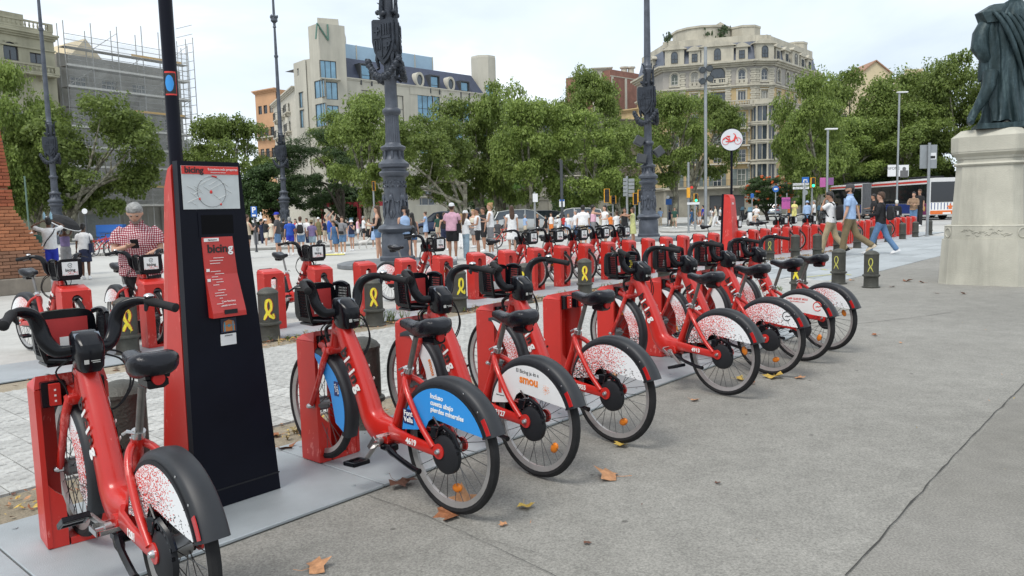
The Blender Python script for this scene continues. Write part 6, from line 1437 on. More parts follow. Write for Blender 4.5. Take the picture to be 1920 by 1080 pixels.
# ---- bollards
BOL = M('bollard_iron', (.060, .060, .050), .55, .2, var=.25, sc=6, bump=.35, bsc=60, dirt=.35)
def bollard_mesh():
    b = MB(); n = 36
    b.lathe([(.150, 0), (.150, .015), (.128, .02), (.122, .035), (.12, .175), (.125, .19), (.145, .2), (.147, .212), (.143, .225), (.124, .235)], n)
    def fl(r, z, a=.0025): return [((r+(a if j % 2 else -a))*cos(2*pi*j/n), (r+(a if j % 2 else -a))*sin(2*pi*j/n), z) for j in range(n)]
    b.loft([fl(.120, .232), fl(.119, .25), fl(.119, .56), fl(.120, .575)]); b.lathe([(.126, .572), (.127, .59), (.118, .6), (.105, .618), (.07, .64), (.03, .652), (.004, .655)], n)
    return b.mesh('bollard', BOL, angle=45)
BME = bollard_mesh()
def ribbon_mesh(seed, w, mat, style=0):
    rg = random.Random(seed); b = MB(); mats = [mat]
    def on(u, z, o): a = u/.122; return V((.1225*cos(a)*(1+o), .1225*sin(a)*(1+o), z))
    if style == 0: path = [(-.045, .28), (-.02, .345), (.018, .40), (.032, .455), (.018, .505), (-.012, .51), (-.03, .465), (-.022, .41), (.012, .345), (.04, .28)]
    else: path = [(-.06, .27), (-.04, .31), (-.018, .36), (-.03, .42), (-.02, .49), (.01, .51), (.03, .47), (.028, .40), (.0, .35), (.02, .31), (.052, .29), (.05, .34)]
    sp = spline([V((u, z, 0)) for u, z in path], 6); prev = None
    for i, p in enumerate(sp):
        tg = (sp[min(i+1, len(sp)-1)]-sp[max(i-1, 0)]).normalized(); nn = V((-tg.y, tg.x, 0)); ww = w*(.8+.5*abs(noise.noise(p*40+V((seed, 0, 0))))) * (1 if 2 < i < len(sp)-3 else .75)
        cur = [on(p.x+nn.x*ww*q, p.y+nn.y*ww*q, .012+.0008*i) for q in (-1, 1)]
        if prev: b.quad(prev[0], cur[0], cur[1], prev[1])
        prev = cur
    for k in range(3):
        i = rg.randrange(len(sp)); p = sp[i]; L_ = rg.uniform(.02, .07); b.quad(on(p.x-.002, p.y, .011), on(p.x+.002, p.y, .011), on(p.x+.001, p.y-L_, .011), on(p.x-.001, p.y-L_, .011))
    return b.mesh('painted_ribbon', mat, smooth=False)
rb_r = [ribbon_mesh(91+i, .020, M('spray_red', (.35, .03, .02), .6), i) for i in range(2)]
RBM = [ribbon_mesh(1, .0165, YEL_P, 0), ribbon_mesh(2, .0165, YEL_P, 1), ribbon_mesh(3, .0075, YEL_F, 0)]
def bollard(px, py, label, rib=None, off=0.0, red=False, sc=1.0, pos=None, grp='cast iron bollards by the bike rows'):
    p = gnd(px, py) if pos is None else V(pos); d = V((p.x, p.y, 0)); d.normalize(); p = p + d*.13
    r = inst('bollard', BME, None, (p.x, p.y, 0), sc=(1, 1, sc)); tag(r, label, 'bollard', grp)
    if rib is not None:
        fc = math.atan2(-p.y, -p.x)+off
        if red: o = inst('painted_ribbon', rb_r[0 if rib != 1 else 1], r, rz=fc+.05); o.scale = (.997, .997, 1)
        inst('painted_ribbon', RBM[rib], r, rz=fc)
    return r
bollard(243, 948, 'bare bollard right behind the nearest bike, close to the terminal', 1, -1.2)
bollard(686, 812, 'bollard with domed top behind bike 4619')
bollard(241, 668, 'bollard with thick yellow ribbon behind the nearest handlebar', 0, .1, True)
bollard(507, 641, 'bollard with yellow painted ribbon just right of the terminal', 1, 0, True)
bollard(703, 613, 'bollard with yellow ribbon seen above the bar of bike 4619', 0, 0, True)
bollard(861, 586, 'bollard with dripping yellow paint behind handlebar of bike 2127', 1, .35)
bollard(985, 569, 'bollard half hidden behind the handlebar of bike 0955', 1, -.4)
bollard(1097, 556, 'bollard with small yellow ribbon in the middle of the tiled pavement', 0, 0, True)
bollard(1180, 540, 'bollard hidden behind bike 4913 with yellow ribbon', 0, .1)
bollard(1245, 530, 'bollard seen through the basket of the bike with black logo', 0, -.1, True)
bollard(1332, 515, 'bollard seen through the farthest baskets with yellow ribbon', 0, 0, True)
bollard(1105, 690, 'bollard with long yellow stripes behind the empty dock', 0, -.5, False, pos=tuple(PT(2.62, 1.85)))
bollard(1497, 556, 'bollard with bright yellow paint at the end of the front row', 0, -.35)
bollard(1572, 533, 'left one of two bollards with thin faded ribbons by the walkers', 2, -.35)
bollard(1633, 540, 'right one of two bollards with thin faded ribbons, standing alone', 2, -.1)
for px, py, lb, rib in ((1443, 489, 'bollard with faint ribbon and dry weeds before the back row', 2), (1491, 484, 'plain bollard left of the walking trio', None), (1532, 482, 'plain bollard behind the white shirted walker', None), (1570, 472, 'plain bollard between the two left walkers', None), (1607, 466, 'plain bollard behind the walker in the blue polo', None), (1637, 460, 'plain bollard behind the black sweater walker', None), (1665, 454, 'plain bollard right of the black backpack', None), (1692, 449, 'plain bollard second from the grey sign post', None), (1716, 445, 'plain bollard just left of the grey sign post', None), (1742, 441, 'plain bollard at the foot of the grey sign post', None)):
    bollard(px, py, lb, rib, sc=1.0, grp='bollards along the far end of the back row')
# ================================================================ PEOPLE
def cloth(name, col, var=.14, rough=.85): return M('cloth_'+name, col, rough, var=var, sc=9, bump=.35, bsc=16)
SK = {'l': M('skin_light', (.50, .29, .20), .5, var=.06, sc=5), 'm': M('skin_tan', (.36, .19, .12), .5, var=.06, sc=5), 'd': M('skin_brown', (.12, .055, .03), .5, var=.08, sc=5)}
HR = {'br': M('hair_brown', (.06, .03, .015), .6, var=.35, sc=25, bump=.5, bsc=80), 'bk': M('hair_black', (.012, .010, .009), .5, var=.4, sc=25, bump=.5, bsc=80), 'bl': M('hair_blond', (.35, .21, .09), .6, var=.3, sc=25, bump=.5, bsc=80), 'gy': M('hair_grey', (.26, .26, .25), .6, var=.4, sc=30, bump=.5, bsc=90), 'wh': M('hair_white', (.65, .64, .60), .6, var=.15, sc=25)}
CL = dict(white=(.72, .72, .72), cream=(.62, .57, .46), black=(.012, .012, .014), navy=(.012, .018, .05), blue=(.02, .08, .42), royal=(.015, .03, .35), denim=(.10, .19, .33), pdenim=(.22, .30, .36), lblue=(.30, .42, .62), grey=(.20, .20, .21), dgrey=(.06, .06, .065), khaki=(.36, .29, .18), olive=(.17, .13, .07), pink=(.72, .42, .52), red=(.45, .03, .03), orange=(.70, .20, .04), yellow=(.68, .62, .22), green=(.02, .07, .05), purple=(.17, .13, .26), beige=(.50, .42, .31), lime=(.45, .46, .20), dblue=(.05, .12, .25), camo=(.16, .14, .06))
CM = {k: cloth(k, v) for k, v in CL.items()}
def remesh(o, vox, sm=4):
    m = o.modifiers.new('join', 'REMESH'); m.mode = 'VOXEL'; m.voxel_size = vox; m.use_smooth_shade = True
    s = o.modifiers.new('soften', 'SMOOTH'); s.factor = .5; s.iterations = sm; return o
def check_mat():
    m = bpy.data.materials.new('cloth_red_check'); m.use_nodes = True; t = m.node_tree; b = t.nodes['Principled BSDF']; n = t.nodes.new; l = t.links.new; b.inputs['Roughness'].default_value = .85
    tc = n('ShaderNodeTexCoord'); nz = n('ShaderNodeTexNoise'); nz.inputs['Scale'].default_value = 6; l(tc.outputs['Object'], nz.inputs[0]); ad = n('ShaderNodeMixRGB'); ad.blend_type = 'LINEAR_LIGHT'; ad.inputs[0].default_value = .03; l(tc.outputs['Object'], ad.inputs[1]); l(nz.outputs['Color'], ad.inputs[2])
    sx = n('ShaderNodeSeparateXYZ'); l(ad.outputs[0], sx.inputs[0])
    def stripe(o, sc, th):
        a = n('ShaderNodeMath'); a.operation = 'MULTIPLY'; a.inputs[1].default_value = sc; l(o, a.inputs[0]); f = n('ShaderNodeMath'); f.operation = 'FRACT'; l(a.outputs[0], f.inputs[0]); c = n('ShaderNodeMath'); c.operation = 'LESS_THAN'; c.inputs[1].default_value = th; l(f.outputs[0], c.inputs[0]); return c.outputs[0]
    x, z = stripe(sx.outputs[0], 38, .5), stripe(sx.outputs[2], 38, .5)
    s = n('ShaderNodeMath'); s.operation = 'ADD'; l(x, s.inputs[0]); l(z, s.inputs[1]); h = n('ShaderNodeMath'); h.operation = 'MULTIPLY'; h.inputs[1].default_value = .5; l(s.outputs[0], h.inputs[0])
    r = n('ShaderNodeValToRGB'); r.color_ramp.interpolation = 'CONSTANT'; e = r.color_ramp.elements; e[0].color = (.62, .58, .58, 1); e[1].position = .25; e[1].color = (.36, .08, .10, 1); q = e.new(.75); q.color = (.13, .012, .022, 1); l(h.outputs[0], r.inputs[0]); l(r.outputs[0], b.inputs['Base Color']); return m
def stripe_mat():
    m = bpy.data.materials.new('cloth_tan_stripe'); m.use_nodes = True; t = m.node_tree; b = t.nodes['Principled BSDF']; n = t.nodes.new; l = t.links.new; b.inputs['Roughness'].default_value = .85
    tc = n('ShaderNodeTexCoord'); sx = n('ShaderNodeSeparateXYZ'); l(tc.outputs['Object'], sx.inputs[0]); a = n('ShaderNodeMath'); a.operation = 'MULTIPLY'; a.inputs[1].default_value = 14; l(sx.outputs[2], a.inputs[0]); f = n('ShaderNodeMath'); f.operation = 'FRACT'; l(a.outputs[0], f.inputs[0])
    r = n('ShaderNodeValToRGB'); r.color_ramp.interpolation = 'CONSTANT'; e = r.color_ramp.elements; e[0].color = (.40, .26, .16, 1); e[1].position = .6; e[1].color = (.03, .02, .02, 1); l(f.outputs[0], r.inputs[0]); l(r.outputs[0], b.inputs['Base Color']); return m
CM['check'] = check_mat(); CM['stripe'] = stripe_mat()
ARM = {  # (pitch forward, out, elbow bend, inward twist) degrees
 'down': (4, 7, 12, 0), 'swingf': (28, 6, 22, 0), 'swingb': (-26, 6, 14, 0), 'phone': (22, 10, 98, 38), 'phonehi': (38, 12, 118, 30), 'raise': (150, 28, 75, 15), 'reach': (78, 8, 22, 10), 'head': (120, 45, 130, 45), 'hip': (-8, 32, 70, 60), 'face': (52, 4, 132, 42), 'up': (165, 15, 12, 0), 'hold': (12, 8, 80, 25), 'fold': (24, 12, 92, 70)}
LEG = {'stand': ((4, 4), (-3, 3)), 'stand2': ((8, 10), (-4, 0)), 'walk': ((17, 5), (-15, 26)), 'walk2': ((-20, 40), (20, 8)), 'sit': ((82, 80), (78, 84)), 'stride': ((20, 4), (-21, 14)), 'stride2': ((12, 4), (-20, 34))}
def person(px, py, head_py, label, facing=0, top='white', bot='denim', kt='tee', kb='shorts', hair='br', hs='short', skin='l', arms=('down', 'down'), legs='stand', cap=None, bag=None, shoes='white', w=1.0, grp='people in the square', pos=None, H=None, lean=0, nod=0, hd=None, ph=None):
    """facing: degrees, 0 looks away from camera, 180 towards it, 90 to the left of the picture, -90 to the right"""
    p = gnd(px, py) if pos is None else V(pos)
    if H is None: H = zat(px, head_py, p.y)
    d = p.length; view = math.atan2(p.y, p.x)-pi/2; k = H/1.75; npx = H*FOC/p.y
    vox = max(.0095, min(.022, .0075*d/6)); near = npx > 85
    r = empty('person', (p.x, p.y, 0), view+R(facing), label, 'person', grp); sk = SK[skin]
    la, lb = LEG[legs]; hipz = .93
    def leg_pts(sg, a, bnd):
        h = V((sg*.088, 0, 0)); t = R(a); kn = h+V((sg*.01, sin(t), -cos(t)))*.44; t2 = t-R(bnd); an = kn+V((0, sin(t2), -cos(t2)))*.42; return h, kn, an, t2
    L1, L2 = leg_pts(-1, *la), leg_pts(1, *lb); low = min(L1[2].z, L2[2].z); base = -low+.075 if legs != 'sit' else .80
    O = V((0, 0, base)); Sc = Matrix.Diagonal((k*w**.5, k*w**.3, k, 1)); 
    LN = Matrix.Translation(O) @ Matrix.Rotation(-R(lean), 4, 'X')
    sh = 1.0
    def arm_pts(sg, pose):
        pf, ou, el, tw = ARM[pose]; s0 = V((sg*.185, 0, .50)); 
        Rm = Matrix.Rotation(R(pf), 3, 'X') ; Ro = Matrix.Rotation(-sg*R(ou), 3, 'Y')
        M0 = Matrix.Rotation(R(pf), 3, 'X') @ Matrix.Rotation(-sg*R(ou), 3, 'Y').inverted().transposed() if False else Matrix.Rotation(R(pf), 3, 'X') @ Matrix.Rotation(-sg*R(ou), 3, 'Y')
        d1 = M0 @ V((0, 0, -1)); e = s0+d1*.285
        d2 = M0 @ (Matrix.Rotation(sg*R(tw), 3, 'Z') @ V((0, sin(R(el)), -cos(R(el))))); wr = e+d2*.25; return s0, e, wr, d2, (M0 @ (Matrix.Rotation(sg*R(tw), 3, 'Z') @ V((0, cos(R(el)), sin(R(el))))))
    A = [arm_pts(-1, arms[0]), arm_pts(1, arms[1])]
    def el(rx, ry, z, cy=0, n=14, cx=0): return [(cx+rx*cos(2*pi*j/n), cy+ry*sin(2*pi*j/n), z) for j in range(n)]
    female = kt in ('dress', 'top', 'crop', 'slv') or kb == 'skirt'
    wd = w if not female else w*.94; hipw = 1.08 if female else 1.0
    # ---- body
    b = MB(); b.T = Sc @ LN
    b.loft([el(.10, .09, -.10), el(.150*wd*hipw, .105*w, -.04), el(.158*wd*hipw, .115*w, .04), el(.130*wd, .095*w**1.5, .17), el(.150*wd, .105*w**1.3, .32, .01), el(.165*wd, .10*w, .44), el(.13, .085, .515), el(.062, .058, .56), el(.055, .056, .60, .005), el(.055, .058, .66, .01)])
    for sg, (s0, e, wr, d2, nn) in zip((-1, 1), A):
        b.tube([s0-V((sg*.03, 0, 0)), s0+(e-s0)*.15, s0+(e-s0)*.6, e, e+(wr-e)*.3, wr], [.036, .042, .043*w**.6, .037, .039, .026], 10)
        up = nn.normalized(); sd_ = d2.cross(up).normalized(); pal = wr+d2*.045
        b.tube([wr, wr+d2*.02, wr+d2*.05, wr+d2*.085], [.026, .034, .040, .034], 8, up=up, flat=.45)
        if near:
            for q in range(4):
                a0 = wr+d2*.075+sd_*(-.027+.018*q); ln = (.062, .072, .068, .052)[q]; cu = .5
                b.tube([a0, a0+d2*ln*.5+up*ln*.18*cu, a0+d2*ln*.85+up*ln*.55*cu], [.0095, .009, .007], 6)
            t0 = wr+d2*.025-sd_*sg*-.03; b.tube([t0, t0+d2*.03+sd_*sg*.022+up*.012, t0+d2*.055+sd_*sg*.025+up*.028], [.011, .010, .008], 6)
        else: b.tube([wr+d2*.07, wr+d2*.13+up*.02, wr+d2*.15+up*.045], [.034, .03, .015], 7, up=up, flat=.4)
    Tl = Matrix.Translation(O); b.T = Sc @ Tl
    for (h, kn, an, t2) in (L1, L2): b.tube([h+V((0, 0, .03)), h+(kn-h)*.3, h+(kn-h)*.75, kn, kn+(an-kn)*.3+V((0, -.012, 0)), kn+(an-kn)*.7, an, an+(an-kn).normalized()*.03], [.088*w, .082*w, .062, .054, .056, .042, .036, .036], 10)
    # ---- head with jaw, nose, ears
    HD = LN @ Matrix.Translation((0, .01, .60)) @ Matrix.Rotation(-R(nod), 4, 'X') @ Matrix.Rotation(R(hd or 0), 4, 'Z'); b.T = Sc @ HD
    b.ell((0, -.005, .135), (.076, .094, .105), 14, 12); b.loft([[(x*cos(2*pi*j/12), y0+y*sin(2*pi*j/12), z) for j in range(12)] for x, y, y0, z in ((.030, .028, .058, .018), (.046, .05, .035, .03), (.058, .065, .02, .065), (.066, .08, .008, .12))])
    b.tube([(0, .082, .14), (0, .103, .108), (0, .094, .096)], [.010, .015, .011], 8); b.ell((0, .085, .152), (.045, .014, .010), 8, 5)
    for sg in (-1, 1): b.ell((sg*.077, -.002, .115), (.012, .02, .032), 8, 6)
    b.ell((0, .084, .068), (.026, .014, .010), 8, 5)
    body = remesh(b.build('body', sk, r), vox, 4 if near else 2)
    if near:
        b = MB(); b.T = Sc @ HD
        for sg in (-1, 1): b.ell((sg*.031, .0855, .132), (.0135, .006, .0062), 8, 5)
        b.build('eyes', M('eye_dark', (.02, .015, .012), .2), r); b = MB(); b.T = Sc @ HD; b.tube([(-.022, .093, .070), (0, .098, .069), (.022, .093, .070)], [.002, .0035, .002], 5); b.build('mouth', M('lip', (.28, .08, .07), .5), r)
        b = MB(); b.T = Sc @ HD
        for sg in (-1, 1): b.tube([(sg*.014, .094, .150), (sg*.033, .092, .156), (sg*.05, .082, .150)], [.003, .0045, .002], 5)
        b.build('eyebrows', HR[hair], r)
    # ---- hair / cap
    if cap:
        ck = cap.split(':')[-1]; cm = CM[ck]; b = MB(); b.T = Sc @ HD
        b.loft([[(rx*cos(2*pi*j/18), -.008+ry*sin(2*pi*j/18), z) for j in range(18)] for rx, ry, z in ((.084, .102, .145), (.086, .104, .175), (.078, .094, .215), (.055, .066, .243), (.01, .01, .252))])
        if cap.startswith('bucket'): b.loft([[(rx*cos(2*pi*j/18), -.008+ry*sin(2*pi*j/18), z) for j in range(18)] for rx, ry, z in ((.084, .102, .165), (.128, .148, .135), (.13, .15, .13), (.084, .102, .158))])
        else:
            sgn = -1 if cap.startswith('back') else 1; b.loft([[(x, -.008+sgn*(.085+y), z) for x, y, z in ((-.068, 0, .158), (-.05, .055, .148), (0, .078, .145), (.05, .055, .148), (.068, 0, .158), (0, .01, .16))], [(x, -.008+sgn*(.085+y), z) for x, y, z in ((-.068, 0, .152), (-.05, .055, .142), (0, .078, .139), (.05, .055, .142), (.068, 0, .152), (0, .01, .154))]])
        b.build('cap', cm, r, angle=50)
    if hs != 'bald':
        b = MB(); b.T = Sc @ HD
        if not cap: b.loft([[(rx*cos(2*pi*j/20), y0+ry*sin(2*pi*j/20), z+(.03*max(0, sin(2*pi*j/20)) if q < 2 else 0)+.004*sin(j*7.3)) for j in range(20)] for q, (rx, ry, y0, z) in enumerate(((.079, .085, -.022, .105), (.085, .098, -.016, .155), (.082, .098, -.012, .195), (.062, .078, -.012, .235), (.03, .04, -.012, .252), (.004, .004, -.01, .257)))])
        b.loft([el(.074, .03, .16, -.075), el(.078, .034, .11, -.078), el(.066, .032, .06, -.068), el(.045, .022, .035, -.06)])
        if hs == 'long': b.loft([el(.072, .05, .17, -.05), el(.092, .055, .10, -.055), el(.10, .05, .0, -.07), el(.11, .042, -.12, -.095), el(.085, .03, -.24, -.11), el(.03, .012, -.30, -.11)])
        if hs == 'mid': b.loft([el(.075, .055, .17, -.045), el(.094, .06, .09, -.045), el(.09, .05, .01, -.05), el(.05, .03, -.03, -.05)])
        if hs == 'bun': b.ell((0, -.085, .22), (.045, .045, .042), 10, 8)
        if hs == 'tail': b.tube([(0, -.09, .17), (0, -.14, .12), (0, -.13, -.02), (0, -.11, -.12)], [.025, .035, .028, .01], 8)
        remesh(b.build('hair', HR[hair], r), max(.010, vox*.7), 2) if near else b.build('hair', HR[hair], r, angle=80)
    if 'beard' in label:
        b = MB(); b.T = Sc @ HD; b.loft([[(x*cos(2*pi*j/14), y0+y*sin(2*pi*j/14), z) for j in range(14)] for x, y, y0, z in ((.031, .030, .061, .012), (.049, .053, .038, .027), (.0605, .067, .022, .055), (.0665, .068, .010, .078))])
        b.build('beard', M('beard_stubble_'+hair, (.24, .19, .165) if hair == 'gy' else (.035, .02, .014), .85, var=.4, sc=60), r)
    # ---- upper garment
    m = CM[top]; e_ = .014
    if kt != 'none':
        b = MB(); b.T = Sc @ LN; x_ = e_/1.0; hem = {'tee': -.03, 'polo': -.02, 'long': -.05, 'open': -.06, 'slv': .0, 'crop': .10, 'top': .08, 'dress': -.03, 'shirt': -.10}[kt]
        rg = [el((.168*wd*hipw if hem < .05 else .14*wd)+x_, .12*w+x_, hem), el(.162*wd+x_, .115*w**1.3+x_, max(hem+.04, .08)), el(.150*wd+x_*1.3, .105*w**1.5+x_*1.3, .18), el(.160*wd+x_, .112*w**1.3+x_, .32, .01), el(.170*wd+x_, .106*w+x_, .43)]
        rg += [el(.148, .095, .505), el(.085, .075, .55), el(.068, .068, .565)] if kt not in ('top', 'crop') else [el(.145*wd, .10, .45), el(.12, .09, .47)]
        if hem > .15: rg = rg[2:]
        b.loft(rg)
        if kt in ('tee', 'polo', 'long', 'open', 'shirt', 'dress'):
            for sg, (s0, e, wr, d2, nn) in zip((-1, 1), A):
                if kt == 'long': pts, rr = [s0-V((sg*.05, 0, 0)), s0+(e-s0)*.3, e, e+(wr-e)*.5, wr], [.068*w, .066*w, .056, .048, .04]
                else: q = .72 if kt != 'dress' else .35; pts, rr = [s0-V((sg*.05, 0, 0)), s0+(e-s0)*.25, s0+(e-s0)*q], [.058*w**.5, .062*w**.5, .067*w**.6]
                b.tube(pts, rr, 12)
        if kt == 'dress': b.T = Sc @ Tl; b.loft([el(.15, .11, .12), el(.175, .13, .0), el(.20, .15, -.15), el(.235, .18, -.42), el(.225, .17, -.43)])
        remesh(b.build('shirt' if kt != 'dress' else 'dress', m, r), max(.0105, vox), 3 if near else 2)
        if near and kt in ('polo', 'shirt'):
            b = MB(); b.T = Sc @ LN; b.loft([el(.066, .066, .56), el(.074, .074, .60), el(.070, .070, .601), el(.062, .062, .565)]); b.build('collar', m, r)
            b = MB(); b.T = Sc @ LN; b.bb(-.012, .012, .112*w, .128*w, .30, .50); 
            if kt == 'polo': b.build('placket', m, r)
    # ---- lower garment
    m = CM[bot]
    if kb != 'none' and kt != 'dress':
        b = MB(); b.T = Sc @ Tl
        b.loft([el(.10, .095, -.11), el(.162*wd*hipw, .118*w, -.04), el(.172*wd*hipw, .128*w, .03), el(.150*wd*hipw, .112*w, .10), el(.146*wd, .108*w, .12)])
        if kb == 'skirt': b.loft([el(.15, .12, .10), el(.18, .145, -.05), el(.20, .165, -.38), el(.19, .155, -.385)])
        else:
            for (h, kn, an, t2) in (L1, L2):
                fr = {'shorts': .80, 'mini': .40, 'trousers': 1.0, 'wide': 1.0}[kb]; x_ = .016 if kb != 'wide' else .03
                if fr < 1: b.tube([h, h+(kn-h)*.4, h+(kn-h)*fr], [.098*w, .094*w+(.006 if kb == 'shorts' else 0), (.088 if kb == 'shorts' else .094)*w], 12)
                else: b.tube([h, h+(kn-h)*.4, kn, kn+(an-kn)*.45, an+(an-kn).normalized()*.02], [.098*w, .088*w, .066+x_, .060+x_, .054+x_*1.3], 12)
        remesh(b.build({'skirt': 'skirt', 'shorts': 'shorts', 'mini': 'shorts'}.get(kb, 'trousers'), m, r), max(.0115, vox), 3 if near else 2)
    # ---- shoes
    for (h, kn, an, t2) in (L1, L2):
        b = MB(); b.T = Sc @ Tl @ Matrix.Translation(an) @ Matrix.Rotation(max(-.6, min(.5, t2*.55)), 4, 'X')
        b.loft([[(x*cos(2*pi*j/12), y0+y*sin(2*pi*j/12), z) for j in range(12)] for x, y, y0, z in ((.043, .125, .055, -.075), (.050, .138, .055, -.068), (.050, .136, .055, -.05), (.044, .115, .04, -.02), (.040, .06, -.005, .01), (.038, .045, -.008, .03))])
        b.build('shoe', CM[shoes] if shoes in CM else SK[skin], r)
    # ---- bags
    if bag:
        kind, colr = bag.split(':'); m = CM[colr]; b = MB(); b.T = Sc @ LN
        if kind == 'backpack':
            b.loft([[(x_*math.copysign(abs(cos(a))**.6, cos(a)), -.17-.065*w+y_*math.copysign(abs(sin(a))**.6, sin(a)), z) for a in [2*pi*j/16 for j in range(16)]] for x_, y_, z in ((.10, .05, .06), (.145, .085, .10), (.15, .09, .28), (.13, .075, .42), (.07, .04, .47))]); b.box((0, -.27-.05*w, .20), (.2, .05, .18), 0, .02)
            for sg in (-1, 1): b.tube(spline([(sg*.10, -.11, .46), (sg*.115, 0, .545), (sg*.115, .115*w, .44), (sg*.13, .12*w, .30), (sg*.16, .02, .15), (sg*.12, -.11, .12)], 4), .013, 6, flat=1.6)
            b.build('strap_backpack' if False else 'backpack', m, r)
        elif kind == 'tote':
            sg = 1; b.loft([[(sg*.20+x*.05, y, z) for x, y in ((-1, -.15), (1, -.15), (1, .15), (-1, .15))] for z in (-.10, .20)]); b.tube([(sg*.2, -.1, .2), (sg*.16, -.03, .53), (sg*.2, .08, .2)], .010, 6); b.build('shoulder_bag', m, r, angle=30)
        elif kind == 'sling':
            b.box((.02, .17*w, .10), (.22, .07, .13), 0, .02); b.tube(spline([(-.16, .1, .14), (-.10, .13*w, .35), (-.02, .03, .55), (.10, -.12, .45), (.17, -.1, .1), (.13, .12, .08)], 4), .009, 6); b.build('sling_bag', m, r)
        elif kind == 'strap': b.tube(spline([(-.18, .0, .0), (-.10, -.13, .2), (.06, -.125*w, .40), (.13, 0, .53), (.02, .12*w, .35), (-.15, .12, .02)], 4), .014, 6); b.build('shoulder_strap', m, r)
    if ph:
        s0, e, wr, d2, nn = A[1]; c = wr+d2*.085+nn.normalized()*.03; b = MB(); b.T = Sc @ LN @ Matrix.Translation(c) @ Matrix.Rotation(R(-35), 4, 'X'); b.box((-.03, .02, .0), (.078, .012, .155), 0, .004)
        o = b.build('phone', CM['black'], None, smooth=False, loc=(p.x, p.y, 0), rz=view+R(facing)); tag(o, ph, 'phone')
    return r
# the heavy man reading his phone behind the second back row bike
person(0, 0, 0, 'stocky grey-haired man with beard in a red checked shirt looking at his phone', facing=172, top='check', bot='black', kt='shirt', kb='trousers', hair='gy', hs='short', arms=('hold', 'phone'), w=1.32, nod=28, hd=0, lean=8, pos=(at(262, 470, 9.8).x, 9.8, 0), H=1.72, shoes='black', ph='black phone in the hands of the man in the checked shirt')
G_ = 'tourists on the far side of the square'
# left group
person(100, 530, 409, 'man from behind in white tee and royal blue shorts holding bottles on his head', 8, 'white', 'royal', hair='bk', skin='d', arms=('head', 'head'), bag='strap:black', grp=G_)
person(163, 523, 420, 'woman from behind in white tee and navy skirt with navy shoulder bag', -12, 'white', 'navy', kb='skirt', hair='bk', hs='bun', skin='d', bag='tote:navy', grp=G_)
person(127, 515, 424, 'person in patterned purple clothes under the black umbrella', 20, 'purple', 'grey', kt='top', kb='wide', hair='bk', hs='short', skin='d', arms=('raise', 'raise'), grp=G_)
person(74, 528, 424, 'person in dark green shirt half hidden by the brick plinth', 40, 'green', 'grey', hair='bk', skin='m', arms=('down', 'hold'), grp=G_)
person(55, 520, 428, 'person in pale top raising an arm right beside the brick plinth', 30, 'white', 'dblue', hair='br', skin='m', arms=('down', 'raise'), grp=G_)
